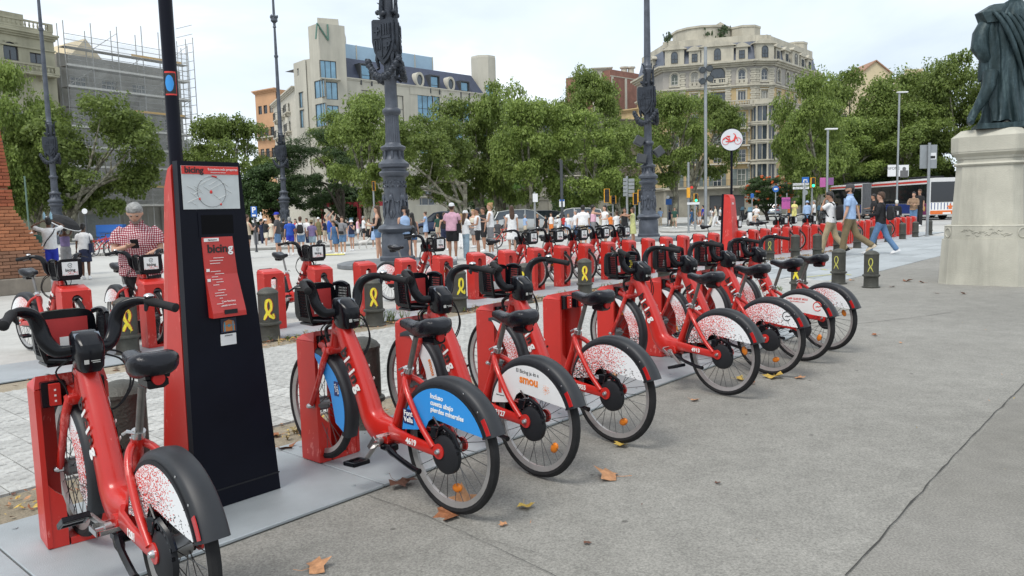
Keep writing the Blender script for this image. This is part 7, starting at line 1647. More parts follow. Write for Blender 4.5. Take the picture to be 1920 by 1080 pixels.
# right of the terminal
P2 = [
 (467, 484, 404, 'woman in beige top and black shorts beside the terminal edge', -60, 'beige', 'black', dict(kt='slv', kb='mini', hs='bun', arms=('hold', 'phone'), hair='br')),
 (481, 462, 412, 'man in black tee and grey trousers behind the beige topped woman', 150, 'black', 'grey', dict(kb='trousers', hair='bk', arms=('down', 'hold'))),
 (492, 460, 414, 'person in navy and black holding up a phone near the parking sign', 120, 'navy', 'navy', dict(kb='trousers', hair='bk', arms=('raise', 'down'))),
 (500, 464, 411, 'man in white cap, black tee and cream shorts', -60, 'black', 'cream', dict(cap='cap:white', arms=('hold', 'phone'))),
 (523, 483, 399, 'man in royal cap, grey polo and denim shorts standing in profile', 78, 'dgrey', 'denim', dict(kt='polo', cap='cap:royal', arms=('down', 'down'))),
 (546, 478, 408, 'man in bright blue tee and blue shorts from behind', 5, 'blue', 'royal', dict(hair='gy')),
 (566, 477, 407, 'man in white tee with black backpack from behind', -6, 'white', 'denim', dict(hair='br', bag='backpack:black')),
 (587, 476, 413, 'person in olive bucket hat, purple tee and pale shorts', -14, 'purple', 'pdenim', dict(cap='bucket:olive')),
 (599, 458, 408, 'man in camouflage vest and white cap facing the camera', 170, 'camo', 'camo', dict(kt='slv', cap='cap:white', skin='m')),
 (621, 473, 403, 'person in royal blue top stretching both arms upward', 110, 'blue', 'denim', dict(kt='slv', arms=('raise', 'raise'), hair='br', cap='cap:grey')),
 (631, 477, 414, 'woman in blue denim skirt crouching slightly beside the yellow mat', 140, 'dblue', 'dblue', dict(kt='slv', kb='skirt', hair='br', hs='tail', lean=12)),
 (644, 477, 407, 'woman in grey tee and denim shorts raising one hand', 165, 'grey', 'denim', dict(hair='br', hs='bun', arms=('down', 'raise'), bag='sling:black')),
 (661, 470, 413, 'woman in white bucket hat with light blue bag', 150, 'navy', 'denim', dict(kt='slv', cap='bucket:white', kb='mini', bag='tote:lblue', arms=('phonehi', 'down'))),
 (683, 453, 406, 'balding man in white tee and black shorts', -80, 'white', 'black', dict(hair='gy', arms=('hold', 'phone'))),
 (693, 452, 410, 'woman in cream top and black trousers near the balding man', 160, 'cream', 'black', dict(kt='slv', kb='trousers', hair='br', hs='mid')),
 (703, 466, 410, 'woman in blue denim dress left of the black topped woman', 30, 'lblue', 'lblue', dict(kt='dress', hair='br', hs='mid')),
 (711, 490, 387, 'tall woman in black top and denim shorts left of the largest lamp column', 88, 'black', 'denim', dict(kt='top', kb='mini', hair='br', hs='long', arms=('hold', 'phone'), bag='sling:black')),
 (762, 498, 388, 'woman in black cap, pale blue top and black skirt before the largest lamp column', 25, 'lblue', 'black', dict(kt='slv', kb='mini', cap='cap:black', hs='tail', hair='bk', arms=('down', 'down'), bag='tote:black', hd=50)),
 (775, 488, 400, 'dark haired woman just right of the woman in the black cap', 10, 'dgrey', 'dblue', dict(kt='slv', kb='mini', hs='long', hair='bk')),
 (799, 450, 398, 'woman in short blue dress right of the largest lamp column', 80, 'lblue', 'lblue', dict(kt='dress', hair='br', hs='bun', arms=('hold', 'phone'))),
 (850, 487, 382, 'man in backwards white cap and oversized pink tee seen from behind', -8, 'pink', 'black', dict(cap='back:white', arms=('hold', 'down'), bag='tote:black', skin='m', w=1.12)),
 (835, 470, 400, 'woman half hidden left of the man in the pink tee', 20, 'black', 'navy', dict(kt='top', hs='long', hair='br')),
 (875, 487, 396, 'woman in white cap, white tee and ripped pale jeans', -60, 'white', 'pdenim', dict(kb='wide', cap='cap:white', hs='long', hair='br', arms=('down', 'hold'))),
 (866, 466, 402, 'woman in white trousers behind the pink tee man', -20, 'beige', 'white', dict(kt='top', kb='wide', hs='long', hair='bl')),
 (897, 480, 391, 'black haired person with backpack straps and black shorts', 100, 'white', 'black', dict(kt='slv', hair='bk', skin='m', arms=('hold', 'phone'), shoes='white')),
 (889, 464, 394, 'woman with long loose hair behind the black shorts person', 140, 'cream', 'grey', dict(kt='top', hs='long', hair='bl')),
 (908, 472, 390, 'red-faced man in black tee behind the blond woman', 120, 'black', 'black', dict(hair='br', skin='m')),
 (921, 478, 382, 'blond woman with bun in white sleeveless top and grey shorts', 85, 'white', 'grey', dict(kt='slv', kb='shorts', hs='bun', hair='bl', arms=('hold', 'phone'))),
 (961, 474, 387, 'woman with very long brown hair in a white dress', 12, 'white', 'white', dict(kt='dress', hs='long', hair='br')),
 (934, 462, 412, 'small dark haired person behind the parked bicycles', 170, 'dgrey', 'dgrey', dict(hair='bk')),
 (1024, 440, 404, 'person in black tee beside the white topped woman', 60, 'black', 'black', dict(hair='bk')),
 (1034, 444, 400, 'woman in white tank top and orange shorts', 150, 'white', 'orange', dict(kt='slv', hs='bun', hair='br')),
 (1047, 446, 404, 'person in white sun hat and white tee', 90, 'white', 'white', dict(cap='bucket:cream', skin='d', arms=('hold', 'hold'))),
 (1066, 444, 402, 'woman in white blouse with pale blue bag', 165, 'white', 'lblue', dict(hs='mid', hair='bl', kb='skirt', bag='tote:lblue')),
 (1080, 452, 395, 'bald man in white shirt left of the broad white back', 120, 'white', 'denim', dict(hair='gy', kb='trousers')),
 (1094, 462, 386, 'broad man in white open shirt and khaki shorts seen from behind', 0, 'white', 'khaki', dict(w=1.2, hair='bk', kt='polo')),
 (1113, 458, 386, 'woman in pink top and grey shorts reaching forward', -75, 'pink', 'grey', dict(kt='top', hs='bun', hair='bk', arms=('reach', 'reach'))),
 (1135, 458, 386, 'woman in white sundress holding a phone', 130, 'white', 'pdenim', dict(kt='dress', hs='mid', hair='bk', arms=('hold', 'phone'), bag='tote:cream')),
 (1157, 450, 397, 'person in white football shirt with dark number', 10, 'white', 'white', dict(hs='short', hair='br')),
 (1172, 452, 391, 'woman in black top with raised arms near the fourth lamp column', 160, 'black', 'black', dict(kt='top', hs='mid', hair='br', skin='m', arms=('reach', 'phonehi'))),
 (1187, 458, 390, 'woman in yellow-green dress taking a picture', 90, 'lime', 'lime', dict(kt='dress', hs='mid', hair='br', skin='m', arms=('reach', 'phonehi'))),
 (510, 458, 412, 'woman in cream dress behind the man in the white cap', 150, 'cream', 'cream', dict(kt='dress', hs='mid', hair='br')),
 (534, 462, 410, 'man in black polo behind the royal cap and bright blue tee', -20, 'black', 'dgrey', dict(kt='polo', hair='bk')),
 (556, 460, 411, 'woman in red top between the blue tee and the backpack', 160, 'red', 'black', dict(kt='slv', hs='long', hair='bk', kb='mini')),
 (577, 459, 410, 'man in white shirt between the backpack and the olive hat', 140, 'white', 'navy', dict(hair='br', kb='trousers')),
 (610, 456, 411, 'man in dark navy tee behind the stretching person', 60, 'navy', 'beige', dict(hair='bk')),
 (654, 456, 410, 'man in black tee behind the grey tee woman', 20, 'black', 'khaki', dict(hair='bk')),
 (672, 452, 409, 'woman in pale pink top left of the balding man', -70, 'pink', 'white', dict(kt='slv', hs='bun', hair='br')),
 (728, 456, 405, 'small figure in white partly behind the largest lamp column', 0, 'white', 'denim', dict(hair='br')),
 (822, 452, 402, 'man in dark green tee left of the pink tee man', 40, 'green', 'beige', dict(hair='br')),
 (948, 446, 404, 'man in grey tee behind the parked bicycles', 100, 'grey', 'navy', dict(hair='bk')),
 (985, 446, 402, 'man in pale blue polo right of the long-haired woman', -60, 'lblue', 'beige', dict(kt='polo', hair='gy')),
 (1008, 444, 402, 'woman in black dress near the silver car', 140, 'black', 'black', dict(kt='dress', hs='mid', hair='bl')),
 (1058, 440, 403, 'boy in red tee between white hat and white blouse', 10, 'red', 'navy', dict(hair='bk')),
 (1103, 446, 396, 'woman in dark top behind the broad man in white', 170, 'dgrey', 'denim', dict(hs='mid', hair='br')),
 (1146, 446, 400, 'man in orange tee behind the white sundress', 30, 'orange', 'grey', dict(hair='bk')),
]
for px, py, hy, lb, fa, top, bot, kw in P2: person(px, py, hy, lb, fa, top, bot, grp=G_, **kw)
X_ = 'pedestrians at the crossing'
P3 = [
 (1238, 425, 390, 'man in pale blue shirt right of the fourth lamp column', 10, 'lblue', 'beige', dict(kt='polo', kb='trousers', hair='bk')),
 (1255, 422, 393, 'person in navy left of the dark green tee', 30, 'navy', 'navy', dict(hair='bk')),
 (1265, 428, 389, 'man in dark green tee and beige shorts crossing', -170, 'green', 'beige', dict(hair='br', legs='walk')),
 (1297, 424, 391, 'person in navy trousers by the thin traffic pole', 60, 'dblue', 'dblue', dict(kb='trousers', legs='walk', hair='bk')),
 (1305, 424, 386, 'woman in camouflage green with grey hair at the crossing', -70, 'camo', 'grey', dict(legs='walk', hair='gy')),
 (1312, 423, 392, 'woman in coral top at the crossing', 90, 'orange', 'white', dict(kt='slv', hs='bun', hair='bl')),
 (1318, 424, 385, 'tall man in royal blue tee left of the floodlight mast', 100, 'royal', 'dgrey', dict(legs='walk', hair='bk')),
 (1333, 425, 389, 'person with grey backpack just right of the floodlight mast', -40, 'white', 'cream', dict(bag='backpack:grey', kb='wide', legs='walk', hair='bk')),
 (1342, 425, 385, 'person in white with flared white trousers crossing', 80, 'cream', 'white', dict(kb='wide', legs='walk', hair='bk', hs='long', arms=('hold', 'down'))),
 (1350, 423, 387, 'person in white tee and black shorts at the crossing', -90, 'white', 'black', dict(legs='walk', hair='bk')),
 (1356, 424, 383, 'man in navy tee next to the distant terminal', 110, 'navy', 'beige', dict(hair='br', legs='walk')),
 (1396, 404, 381, 'man in navy tee sitting beyond the distant terminal', 150, 'navy', 'navy', dict(hair='bk')),
 (1403, 404, 380, 'dark dressed rider with white helmet behind the seated man', 150, 'black', 'black', dict(cap='cap:white')),
 (1430, 402, 384, 'small figure in grey behind the silver blue car', -100, 'grey', 'grey', dict(hair='bk')),
 (1479, 416, 384, 'man in orange shirt by the magenta poster', 70, 'orange', 'navy', dict(hair='br', arms=('hold', 'hold'))),
 (1489, 420, 376, 'man in pale yellow shirt right of the orange one', -150, 'yellow', 'yellow', dict(hair='bk', arms=('hold', 'phone'))),
 (1513, 426, 377, 'person in light blue top with hat at the street name board', 30, 'lblue', 'denim', dict(cap='bucket:lblue', kt='long')),
 (1526, 424, 376, 'man in white tee with dark trousers near the green light', 80, 'white', 'black', dict(kb='trousers', hair='gy')),
 (1637, 440, 365, 'bald man in black tee beside the bus', 100, 'black', 'navy', dict(kb='trousers', hs='short', hair='bk', skin='m', arms=('down', 'hold'))),
 (1712, 428, 361, 'woman in striped tan sweater and sunglasses holding a bag', 165, 'stripe', 'denim', dict(kt='long', hs='long', hair='bk', arms=('hold', 'fold'), kb='trousers')),
 (1723, 424, 356, 'man in black tee behind the striped sweater woman', 150, 'black', 'black', dict(hair='br', skin='m', kb='trousers')),
]
for px, py, hy, lb, fa, top, bot, kw in P3: person(px, py, hy, lb, fa, top, bot, grp=X_, **kw)
person(1680, 436, 376, 'white-haired person in black jacket leaning by the back row bikes', 10, 'black', 'navy', kt='long', hair='wh', hs='short', kb='trousers', grp=X_)
person(1418, 425, 381, 'man in white shirt and beige shorts sitting on the white scooter', 160, 'white', 'beige', kt='polo', hair='bk', arms=('hold', 'phone'), legs='sit', grp=X_)
# walking trio
T_ = 'three men walking together behind the front row'
person(1557, 477, 359, 'young man in white tee and khaki trousers touching his face while walking', 78, 'white', 'khaki', 'tee', 'trousers', 'bk', 'short', 'm', ('face', 'face'), 'walk', None, 'backpack:black', 'black', 1.04, T_, nod=14)
person(1592, 480, 346, 'bearded man in blue polo, olive trousers and dark cap walking', 80, 'lblue', 'olive', 'polo', 'trousers', 'bk', 'short', 'l', ('down', 'swingb'), 'stride2', 'cap:dgrey', None, 'beige', 1.06, T_)
person(1650, 477, 359, 'young man in black sweater and jeans with backpack walking behind the others', 80, 'black', 'denim', 'long', 'trousers', 'br', 'short', 'l', ('hold', 'hold'), 'stride', None, 'backpack:black', 'white', 1.04, T_)
# umbrella and bottles
u = gnd(130, 515); b = MB(); b.T = Matrix.Translation((0, 0, 1.52)) @ Matrix.Rotation(.5, 4, 'Y'); rings = []
for rr, z in ((.01, .16), (.2, .14), (.36, .07), (.46, -.04)): rings.append([(rr*cos(2*pi*j/16)*(1 if j % 2 else .97), rr*sin(2*pi*j/16)*(1 if j % 2 else .97), z) for j in range(16)])
b.loft(rings); r = empty('umbrella', (u.x+.1, u.y-.2, 0), 0, 'open black umbrella held over the group at the left', 'umbrella'); b.build('canopy', CM['black'], r, angle=10)
b = MB(); b.T = Matrix.Translation((0, 0, 1.52)) @ Matrix.Rotation(.5, 4, 'Y'); b.tube([(0, 0, -.45), (0, 0, .2)], .008, 6); b.build('shaft', CHR, r)
b = MB(); b.T = Matrix.Translation((0, 0, 1.52)) @ Matrix.Rotation(.5, 4, 'Y'); b.tube([(.465*cos(2*pi*j/16), .465*sin(2*pi*j/16), -.045) for j in range(16)], .012, 5, closed=True); b.build('rim_edge', CM['white'], r)
bp_ = gnd(100, 530); bt = MB(); bt.lathe([(.03, 0), (.03, .13), (.012, .17), (.012, .19)], 10)
for k, dx in enumerate((-.09, .08)): o = inst('water_bottle', bt.mesh('water_bottle', M('bottle_blue', (.30, .50, .62), .15)), None, (bp_.x+dx, bp_.y, 1.60)); tag(o, ('left' if k == 0 else 'right') + ' clear blue water bottle held above the head of the man in white', 'bottle', 'water bottles held above the head')
# ================================================================ VEHICLES
TYR = RUB
def wheel_obj(root, x, y, r, side, w=.2):
    b = MB(); b.tube([(x, y-w/2, r), (x, y-w/2+.02, r), (x, y+w/2-.02, r), (x, y+w/2, r)], [r*.92, r, r, r*.92], 24); t = b.build('tyre', TYR, root, angle=30)
    b = MB(); s = side*w/2; b.tube([(x, y+s*.9, r), (x, y+s*1.06, r)], [r*.66, r*.62], 20); 
    b.build('rim', M('car_rim', (.30, .30, .31), .3, .7), t, angle=25); b = MB()
    for k in range(5): a = k*2*pi/5; b.box((x+r*.36*cos(a), y+s*1.1, r+r*.36*sin(a)), (.05, .02, .05))
    return t
def car(px, py, yaw, label, col, kind='suv', L=4.4, H=1.6, taxi=False):
    p = gnd(px, py); r = empty('parked_car' , (p.x, p.y, 0), R(yaw), label, 'car', 'cars in the street'); pm = M('car_paint_'+col, {'silver': (.42, .44, .44), 'bluegrey': (.20, .25, .31), 'navy': (.02, .04, .11), 'black': (.015, .015, .017), 'white': (.7, .7, .7), 'dgrey': (.06, .065, .07)}[col], .28, .3, var=.04, coat=.6); W_ = .9
    def sec(x, zs): return [(x, -w_, z_) for w_, z_ in zs]+[(x, w_, z_) for w_, z_ in zs[::-1]]
    b = MB(); h = H; bl = .60*h
    prof = [(-L/2, .42, bl*.80, .80), (-L/2+.12, .30, bl*.98, .86), (-L*.25, .26, bl*1.04, W_), (0, .25, bl*1.02, W_), (L*.22, .26, bl*.98, W_), (L*.36, .28, bl*.86, .87), (L/2-.1, .32, bl*.72, .80), (L/2, .42, bl*.55, .70)]
    b.loft([sec(x, ((wd*.86, z0), (wd, z0+.14), (wd*1.0, (z0+z1)/2), (wd*.95, z1-.05), (wd*.86, z1))) for x, z0, z1, wd in prof]); body = b.build('body', pm, r, angle=32)
    b = MB(); cab = [(-L/2+.10, bl, bl+.10, .80), (-L/2+.35, bl, h*.92, .70), (-L*.22, bl, h*.995, .66), (0.05, bl, h, .66), (L*.12, bl, h*.95, .66), (L*.30, bl*.92, bl*1.02, .76)]
    b.loft([sec(x, ((wd*1.14 if z1 > bl+.2 else wd, z0-.04), (wd*1.10 if z1 > bl+.2 else wd, z0+.02), (wd, z1-.04), (wd*.86, z1))) for x, z0, z1, wd in cab]); b.build('cabin_glass', GLASS, r, angle=30)
    b = MB(); b.loft([sec(x, ((wd, z-.03), (wd*.9, z+.015))) for x, z, wd in ((-L/2+.33, h*.915, .70), (-L*.22, h*.995, .68), (.05, h+.002, .68), (L*.12, h*.955, .67))]); b.build('roof', pm, r, angle=30)
    b = MB()
    for sg in (-1, 1):
        for (a_, c_) in (((-L/2+.14, bl+.02, .92), (-L/2+.42, h*.92, .74)), ((-.05, bl, .78), (-.05, h*.97, .69)), ((L*.29, bl*.98, .80), (L*.12, h*.94, .68))): b.tube([(a_[0], sg*a_[2]*.96, a_[1]), (c_[0], sg*c_[2], c_[1])], .035, 5)
    b.build('pillars', pm, r)
    for x in (-L*.31, L*.31):
        for sg in (-1, 1): wheel_obj(r, x, sg*.80, .34, sg)
    b = MB()
    for sg in (-1, 1): b.box((-L/2+.03, sg*.62, bl*.82), (.08, .34, .12), 0, .02)
    b.build('tail_light', REFR, r); b = MB()
    for sg in (-1, 1): b.box((L/2-.12, sg*.58, bl*.62), (.14, .26, .12), 0, .03)
    b.build('headlight', WHT, r); b = MB(); b.box((-L/2-.0, 0, .62), (.03, .5, .11)); b.build('number_plate', WHT, r)
    b = MB(); b.box((-L/2+.05, 0, .36), (.14, 1.5, .18), 0, .03); b.box((L/2-.06, 0, .36), (.14, 1.4, .18), 0, .03); b.build('bumper', BLKM, r)
    if taxi:
        b = MB(); 
        for sg in (-1, 1): b.bb(-.9, .3, sg*.905-.006, sg*.905+.006, .35, .95)
        b.bb(-.9, .5, -.66, .66, h+.005, h+.02); b.build('taxi_door', M('taxi_yellow', (.75, .45, .03), .35, coat=.4), r, smooth=False); b = MB(); b.box((0, 0, h+.08), (.2, .5, .14), 0, .02); b.build('roof_light', WHT, r)
    return r
car(985, 437, 4, 'silver sport utility car parked behind the long-haired woman', 'silver', L=4.5)
car(1012, 428, 172, 'dark car partly hidden behind the silver one', 'dgrey', L=4.2, H=1.5)
car(1075, 434, 178, 'white car behind the people in white', 'white', L=4.4)
car(832, 440, 176, 'dark navy car right of the largest lamp column', 'navy', L=4.4)
car(1450, 406, 68, 'blue-grey sport utility car seen from the rear in the street', 'bluegrey', L=4.5, H=1.65)
car(1553, 412, 60, 'yellow and black taxi behind the walkers', 'black', L=4.6, H=1.5, taxi=True)
car(1530, 404, 65, 'second black and yellow taxi farther back', 'black', L=4.6, H=1.5, taxi=True)
# articulated buses
def bus(x, y0, y1, label, second=False):
    r = empty('articulated_bus', (x+1.25, y0, 0), 0, label, 'bus', 'buses at the stop'); BW = M('bus_white', (.62, .62, .62), .35, coat=.3, var=.04); BG = M('bus_glass', (.012, .014, .018), .08, spec=.8); H_ = 3.15; W_ = 1.25
    Lm = y1-y0; j0, j1 = y0+Lm*.50, y0+Lm*.59
    def tube_sec(a, c, nm, m, ins=0.0, z0=.38):
        b = MB(); ring = lambda y, k: [(-W_*k+ins, y, z0), (W_*k-ins, y, z0), (W_*k-ins, y, H_*.88), (W_*k*.9-ins, y, H_*.985-ins), (W_*k*.7, y, H_-ins), (-W_*k*.7, y, H_-ins), (-W_*k*.9+ins, y, H_*.985-ins), (-W_*k+ins, y, H_*.88)]
        b.loft([ring(y, k) for y, k in ((a, .97), (a+.12, 1), (c-.12, 1), (c, .97))]); o = b.build(nm, m, r, angle=40); o.location = (0, -y0, 0); return o
    def slab_(nm, a, c, z0, z1, m, off=.012, par=None):
        b = MB(); b.bb(-W_-off, -W_-off+.01, a, c, z0, z1); b.bb(W_+off-.01, W_+off, a, c, z0, z1); o = b.build(nm, m, par or r, smooth=False); o.location = (0, -y0, 0) if par is None else (0, 0, 0); return o
    f1 = tube_sec(y0, j0, 'rear_body', BW); f2 = tube_sec(j1, y1, 'front_body', BW)
    b = MB()
    for k in range(9): y = j0+(j1-j0)*(k+.5)/9; b.bb(-W_+.03+.03*(k % 2), W_-.03-.03*(k % 2), y-(j1-j0)/18, y+(j1-j0)/18, .45, H_-.05)
    o = b.build('bellows', M('bellows_grey', (.17, .18, .20), .75), r, smooth=False); o.location = (0, -y0, 0)
    for a, c in ((y0+.22, j0-.1), (j1+.1, y1-.25)):
        slab_('window_band', a, c, 1.28, 2.72, BG); slab_('red_stripe', a, c, 2.80, 2.98, REDI, -.02)
        for k in range(int((c-a)/1.4)): slab_('window_frame', a+k*1.4, a+k*1.4+.05, 1.28, 2.72, BLKP, .018)
    slab_('advert_blue', y0+1.9, j0-.1, .5, 1.25, M('ad_blue', (.015, .04, .20), .4)); slab_('advert_blue', j1+.1, y1-2.4, .5, 1.25, M('ad_blue', (.015, .04, .20), .4)); slab_('advert_yellow', j1+.4, j1+2.6, .75, 1.2, M('ad_yellow', (.62, .40, .06), .4), .022)
    slab_('advert_maroon', y0+.1, y0+1.9, .42, 1.27, M('ad_maroon', (.16, .015, .09), .4), .02); 
    b = MB(); b.T = Matrix.Rotation(pi/2, 4, 'Z')
    for px_, sc_ in ((1.25, 1.0), (.55, .6)):
        sh = [(-.26, .28), (0, .33), (.26, .28), (.24, -.05), (.12, -.26), (0, -.33), (-.12, -.26), (-.24, -.05)]; b.prism([(px_+q*.8*sc_, .86+w_*sc_) for q, w_ in sh], W_+.024, W_+.034)
    o = b.build('crest', M('ad_gold', (.62, .38, .08), .4), r, smooth=False)
    b = MB(); b.T = Matrix.Rotation(pi/2, 4, 'Z'); b.bb(1.08, 1.24, W_+.035, W_+.039, .92, 1.10); b.bb(1.18, 1.30, W_+.0351, W_+.0391, .6, .86); b.build('crest_field', REDI, r, smooth=False)
    b = MB(); b.T = Matrix.Rotation(pi/2, 4, 'Z'); b.bb(1.12, 1.17, W_+.0352, W_+.0395, .6, .86); b.bb(1.31, 1.36, W_+.0352, W_+.0395, .64, .86); b.build('crest_stripe', M('ad_blue', (.015, .04, .20), .4), r, smooth=False)
    for y in (y0+2.3, j1+1.8, y1-2.6):
        for sg in (-1, 1): o = wheel_obj(r, 0, 0, .48, -1, .28); o.rotation_euler = (0, 0, pi/2); o.location = (sg*(W_-.15), y-y0, 0)
    # near end
    b = MB(); b.bb(-W_*.88, W_*.88, -.03, -.005, 1.35, 2.85, bev=.01); b.build('end_window', BG, r, smooth=False)
    b = MB(); b.bb(-W_*.9, W_*.9, -.03, -.006, .62, 1.30); b.build('end_panel', WHT, r, smooth=False); b = MB()
    for k in range(9): b.bb(-W_*.86+k*.24, -W_*.86+k*.24+.06, -.036, -.031, .80, 1.30)
    b.build('end_print', M('ad_blue', (.015, .04, .20), .4), r, smooth=False); b = MB(); b.bb(-W_*.9, W_*.9, -.04, -.031, .45, .72); b.build('end_band', M('ad_orange', (.70, .16, .03), .4), r, smooth=False)
    b = MB(); b.bb(-.2, .4, -.05, -.041, .45, .58); b.build('number_plate', WHT, r, smooth=False)
    b = MB(); b.ell((.35, -.045, 1.16), (.06, .01, .07), 10, 6); b.bb(.22, .48, -.046, -.037, .82, 1.08); b.bb(.12, .22, -.046, -.037, .98, 1.06); b.bb(.48, .58, -.046, -.037, .98, 1.06); b.build('advert_figure', M('ad_orange', (.70, .16, .03), .4), r, smooth=False)
    b = MB(); b.box((0, Lm*.15, H_+.08), (1.5, 2.4, .2), 0, .04); b.box((0, Lm*.8, H_+.08), (1.5, 2.0, .2), 0, .04); b.build('roof_unit', BLKM, r, smooth=False)
    if second: b = MB(); b.bb(-W_-.005, W_+.005, -.02, 2.6, H_*.88, H_+.03, bev=.05); b.build('dark_roof_end', BG, r, smooth=False)
    return r
bus(31.2, 57.5, 76.0, 'long articulated white and red bus with dark windows and purple football advert')
bus(35.3, 56.0, 74.5, 'second bus half hidden by the pedestal with striped advert on its end', True)
# scooters, bicycles
def scooter(px, py, yaw, label, col):
    p = gnd(px, py); r = empty('scooter', (p.x, p.y, 0), R(yaw), label, 'scooter', 'parked scooters'); m = M('scooter_'+col, {'white': (.65, .66, .66), 'black': (.02, .02, .022), 'grey': (.15, .15, .16)}[col], .3, coat=.4)
    for x in (-.62, .62): o = wheel_obj(r, x, 0, .26, 1, .13)
    b = MB(); b.tube([(-.85, 0, .72), (-.6, 0, .68), (-.2, 0, .60), (-.05, 0, .32), (.25, 0, .30)], [.08, .17, .18, .16, .14], 10, up=(0, 1, 0), flat=1.0); b.tube([(.25, 0, .28), (.42, 0, .6), (.50, 0, .95)], [.12, .2, .14], 10, up=(0, 1, 0)); b.tube([(.45, 0, .50), (.80, 0, .50), (.88, 0, .42)], [.1, .09, .04], 8); b.build('body', m, r)
    b = MB(); b.tube([(-.75, 0, .82), (-.3, 0, .80), (-.05, 0, .76)], [.10, .15, .11], 10, up=(0, 1, 0), flat=1.0); b.build('seat', BLKM, r)
    b = MB(); b.tube([(.46, -.33, 1.06), (.50, 0, 1.0), (.46, .33, 1.06)], .02, 6); b.tube([(.5, .2, 1.02), (.52, .32, 1.22)], .008, 5); b.ell((.52, .33, 1.25), (.02, .06, .04)); b.ell((.52, -.33, 1.25), (.02, .06, .04)); b.build('handlebar', BLKM, r)
    b = MB(); b.loft([[(.52, -.2, 1.0), (.54, -.2, 1.0), (.54, .2, 1.0), (.52, .2, 1.0)], [(.40, -.15, 1.35), (.42, -.15, 1.35), (.42, .15, 1.35), (.40, .15, 1.35)]]); b.build('windshield', GLASSB, r); return r
scooter(1412, 424, 100, 'white scooter under the man in the white shirt', 'white')
for px, py, ya, lb, c in ((1398, 416, 110, 'dark scooter left of the white scooter', 'black'), (1540, 424, 80, 'black scooter behind the walkers', 'black'), (520, 452, 30, 'black scooter parked by the second lamp column', 'black'), (508, 454, 40, 'grey scooter near the second lamp column', 'grey'), (605, 446, 20, 'black scooter left of the yellow mat', 'black'), (670, 447, 150, 'dark scooter under the dark trees', 'grey')):
    scooter(px, py, ya, lb, c)
def city_bike(px, py, yaw, label, m):
    p = gnd(px, py); r = empty('bicycle', (p.x, p.y, 0), R(yaw), label, 'bicycle', 'parked bicycles across the square')
    for nm, x in (('rear_wheel', -.52), ('front_wheel', .52)): w = inst(nm, WP[0], r, (x, 0, WR)); inst('rim', WP[1], w)
    b = MB(); 
    for s_ in (((-.52, 0, .335), (-.12, 0, .30), (-.2, 0, .80)), ((-.52, 0, .335), (-.18, 0, .72)), ((-.12, 0, .30), (.38, 0, .72)), ((-.18, 0, .68), (.36, 0, .80)), ((.36, 0, .9), (.52, 0, .335))): b.tube(list(s_), .018, 6)
    b.build('frame', m, r); b = MB(); b.tube([(.30, -.28, .98), (.36, 0, .98), (.30, .28, .98)], .014, 6); b.tube([(.36, 0, .98), (.36, 0, .88)], .014, 6); b.build('handlebar', BLKP, r); b = MB(); b.tube([(-.32, 0, .84), (-.1, 0, .84)], [.07, .02], 8, flat=.5); b.build('saddle', BLKP, r); return r
for px, py, ya, lb in ((944, 461, 10, 'grey bicycle parked left of the long-haired woman'), (952, 466, -20, 'second bicycle beside the long-haired woman'), (186, 482, 60, 'red bicycle in the far docking row at the left'), (196, 480, 60, 'second red bicycle in the far docking row at the left'), (206, 478, 60, 'third red bicycle in the far docking row at the left')):
    city_bike(px, py, ya, lb, RED if 'red' in lb else CHR)
# ================================================================ SIGNS, LIGHTS, POLES
GALV = M('galvanised_steel', (.30, .32, .33), .45, .45, var=.1, sc=3); SGB = M('sign_blue', (.02, .12, .42), .4, var=.03); SGW = M('sign_plate_white', (.70, .71, .72), .4, var=.05); TLY = M('signal_amber', (.75, .36, .03), .4)
def pole(name, px, py, ytop, label, cat, r=.05, Y=None, m=None):
    p = gnd(px, py) if Y is None else at(px, 400, Y); zt = zat(px, ytop, p.y); q = empty(name, (p.x, p.y, 0), 0, label, cat); b = MB(); b.lathe([(r*1.6, 0), (r*1.6, .05), (r, .06), (r, zt)], 12); b.build('pole', m or GALV, q); return q, p, zt
def plate(q, p, px0, px1, y0, y1, m, nm='sign_plate', dx=0, dy=-.08, th=.03, rd=False, back=None):
    a, c = at(px0, y1, p.y), at(px1, y0, p.y); b = MB()
    if rd: cx, cz, rr = (a.x+c.x)/2-p.x, (a.z+c.z)/2, (c.x-a.x)/2; b.tube([(cx, dy, cz), (cx, dy+th, cz)], rr, 24)
    else: b.bb(a.x-p.x, c.x-p.x, dy, dy+th, a.z, c.z, bev=.004)
    return b.build(nm, m, q, smooth=False), (a.x+c.x)/2-p.x, (a.z+c.z)/2, c.x-a.x, c.z-a.z
# floodlight mast
q, p, zt = pole('floodlight_mast', 1323, 419, 88, 'tall grey mast with four floodlights, right of centre', 'light mast', .115, Y=56)
for px, py in ((1314, 131), (1329, 128), (1314, 152), (1330, 147)):
    c = at(px, py, p.y); b = MB(); b.T = Matrix.Translation((c.x-p.x, -.25, c.z)) @ Matrix.Rotation(.5 if px > 1320 else -.3, 4, 'Y'); b.tube([(0, -.2, -.1), (0, .25, .05)], [.24, .17], 14); o = b.build('floodlight', FR_D, q)
    b = MB(); b.T = Matrix.Translation((c.x-p.x, -.25, c.z)) @ Matrix.Rotation(.5 if px > 1320 else -.3, 4, 'Y'); b.tube([(0, -.215, -.107), (0, -.20, -.1)], .20, 14); b.build('lens', GLASS, o); b = MB(); b.tube([(0, 0, c.z), (c.x-p.x, -.1, c.z)], .04, 6); b.build('bracket', FR_D, o)
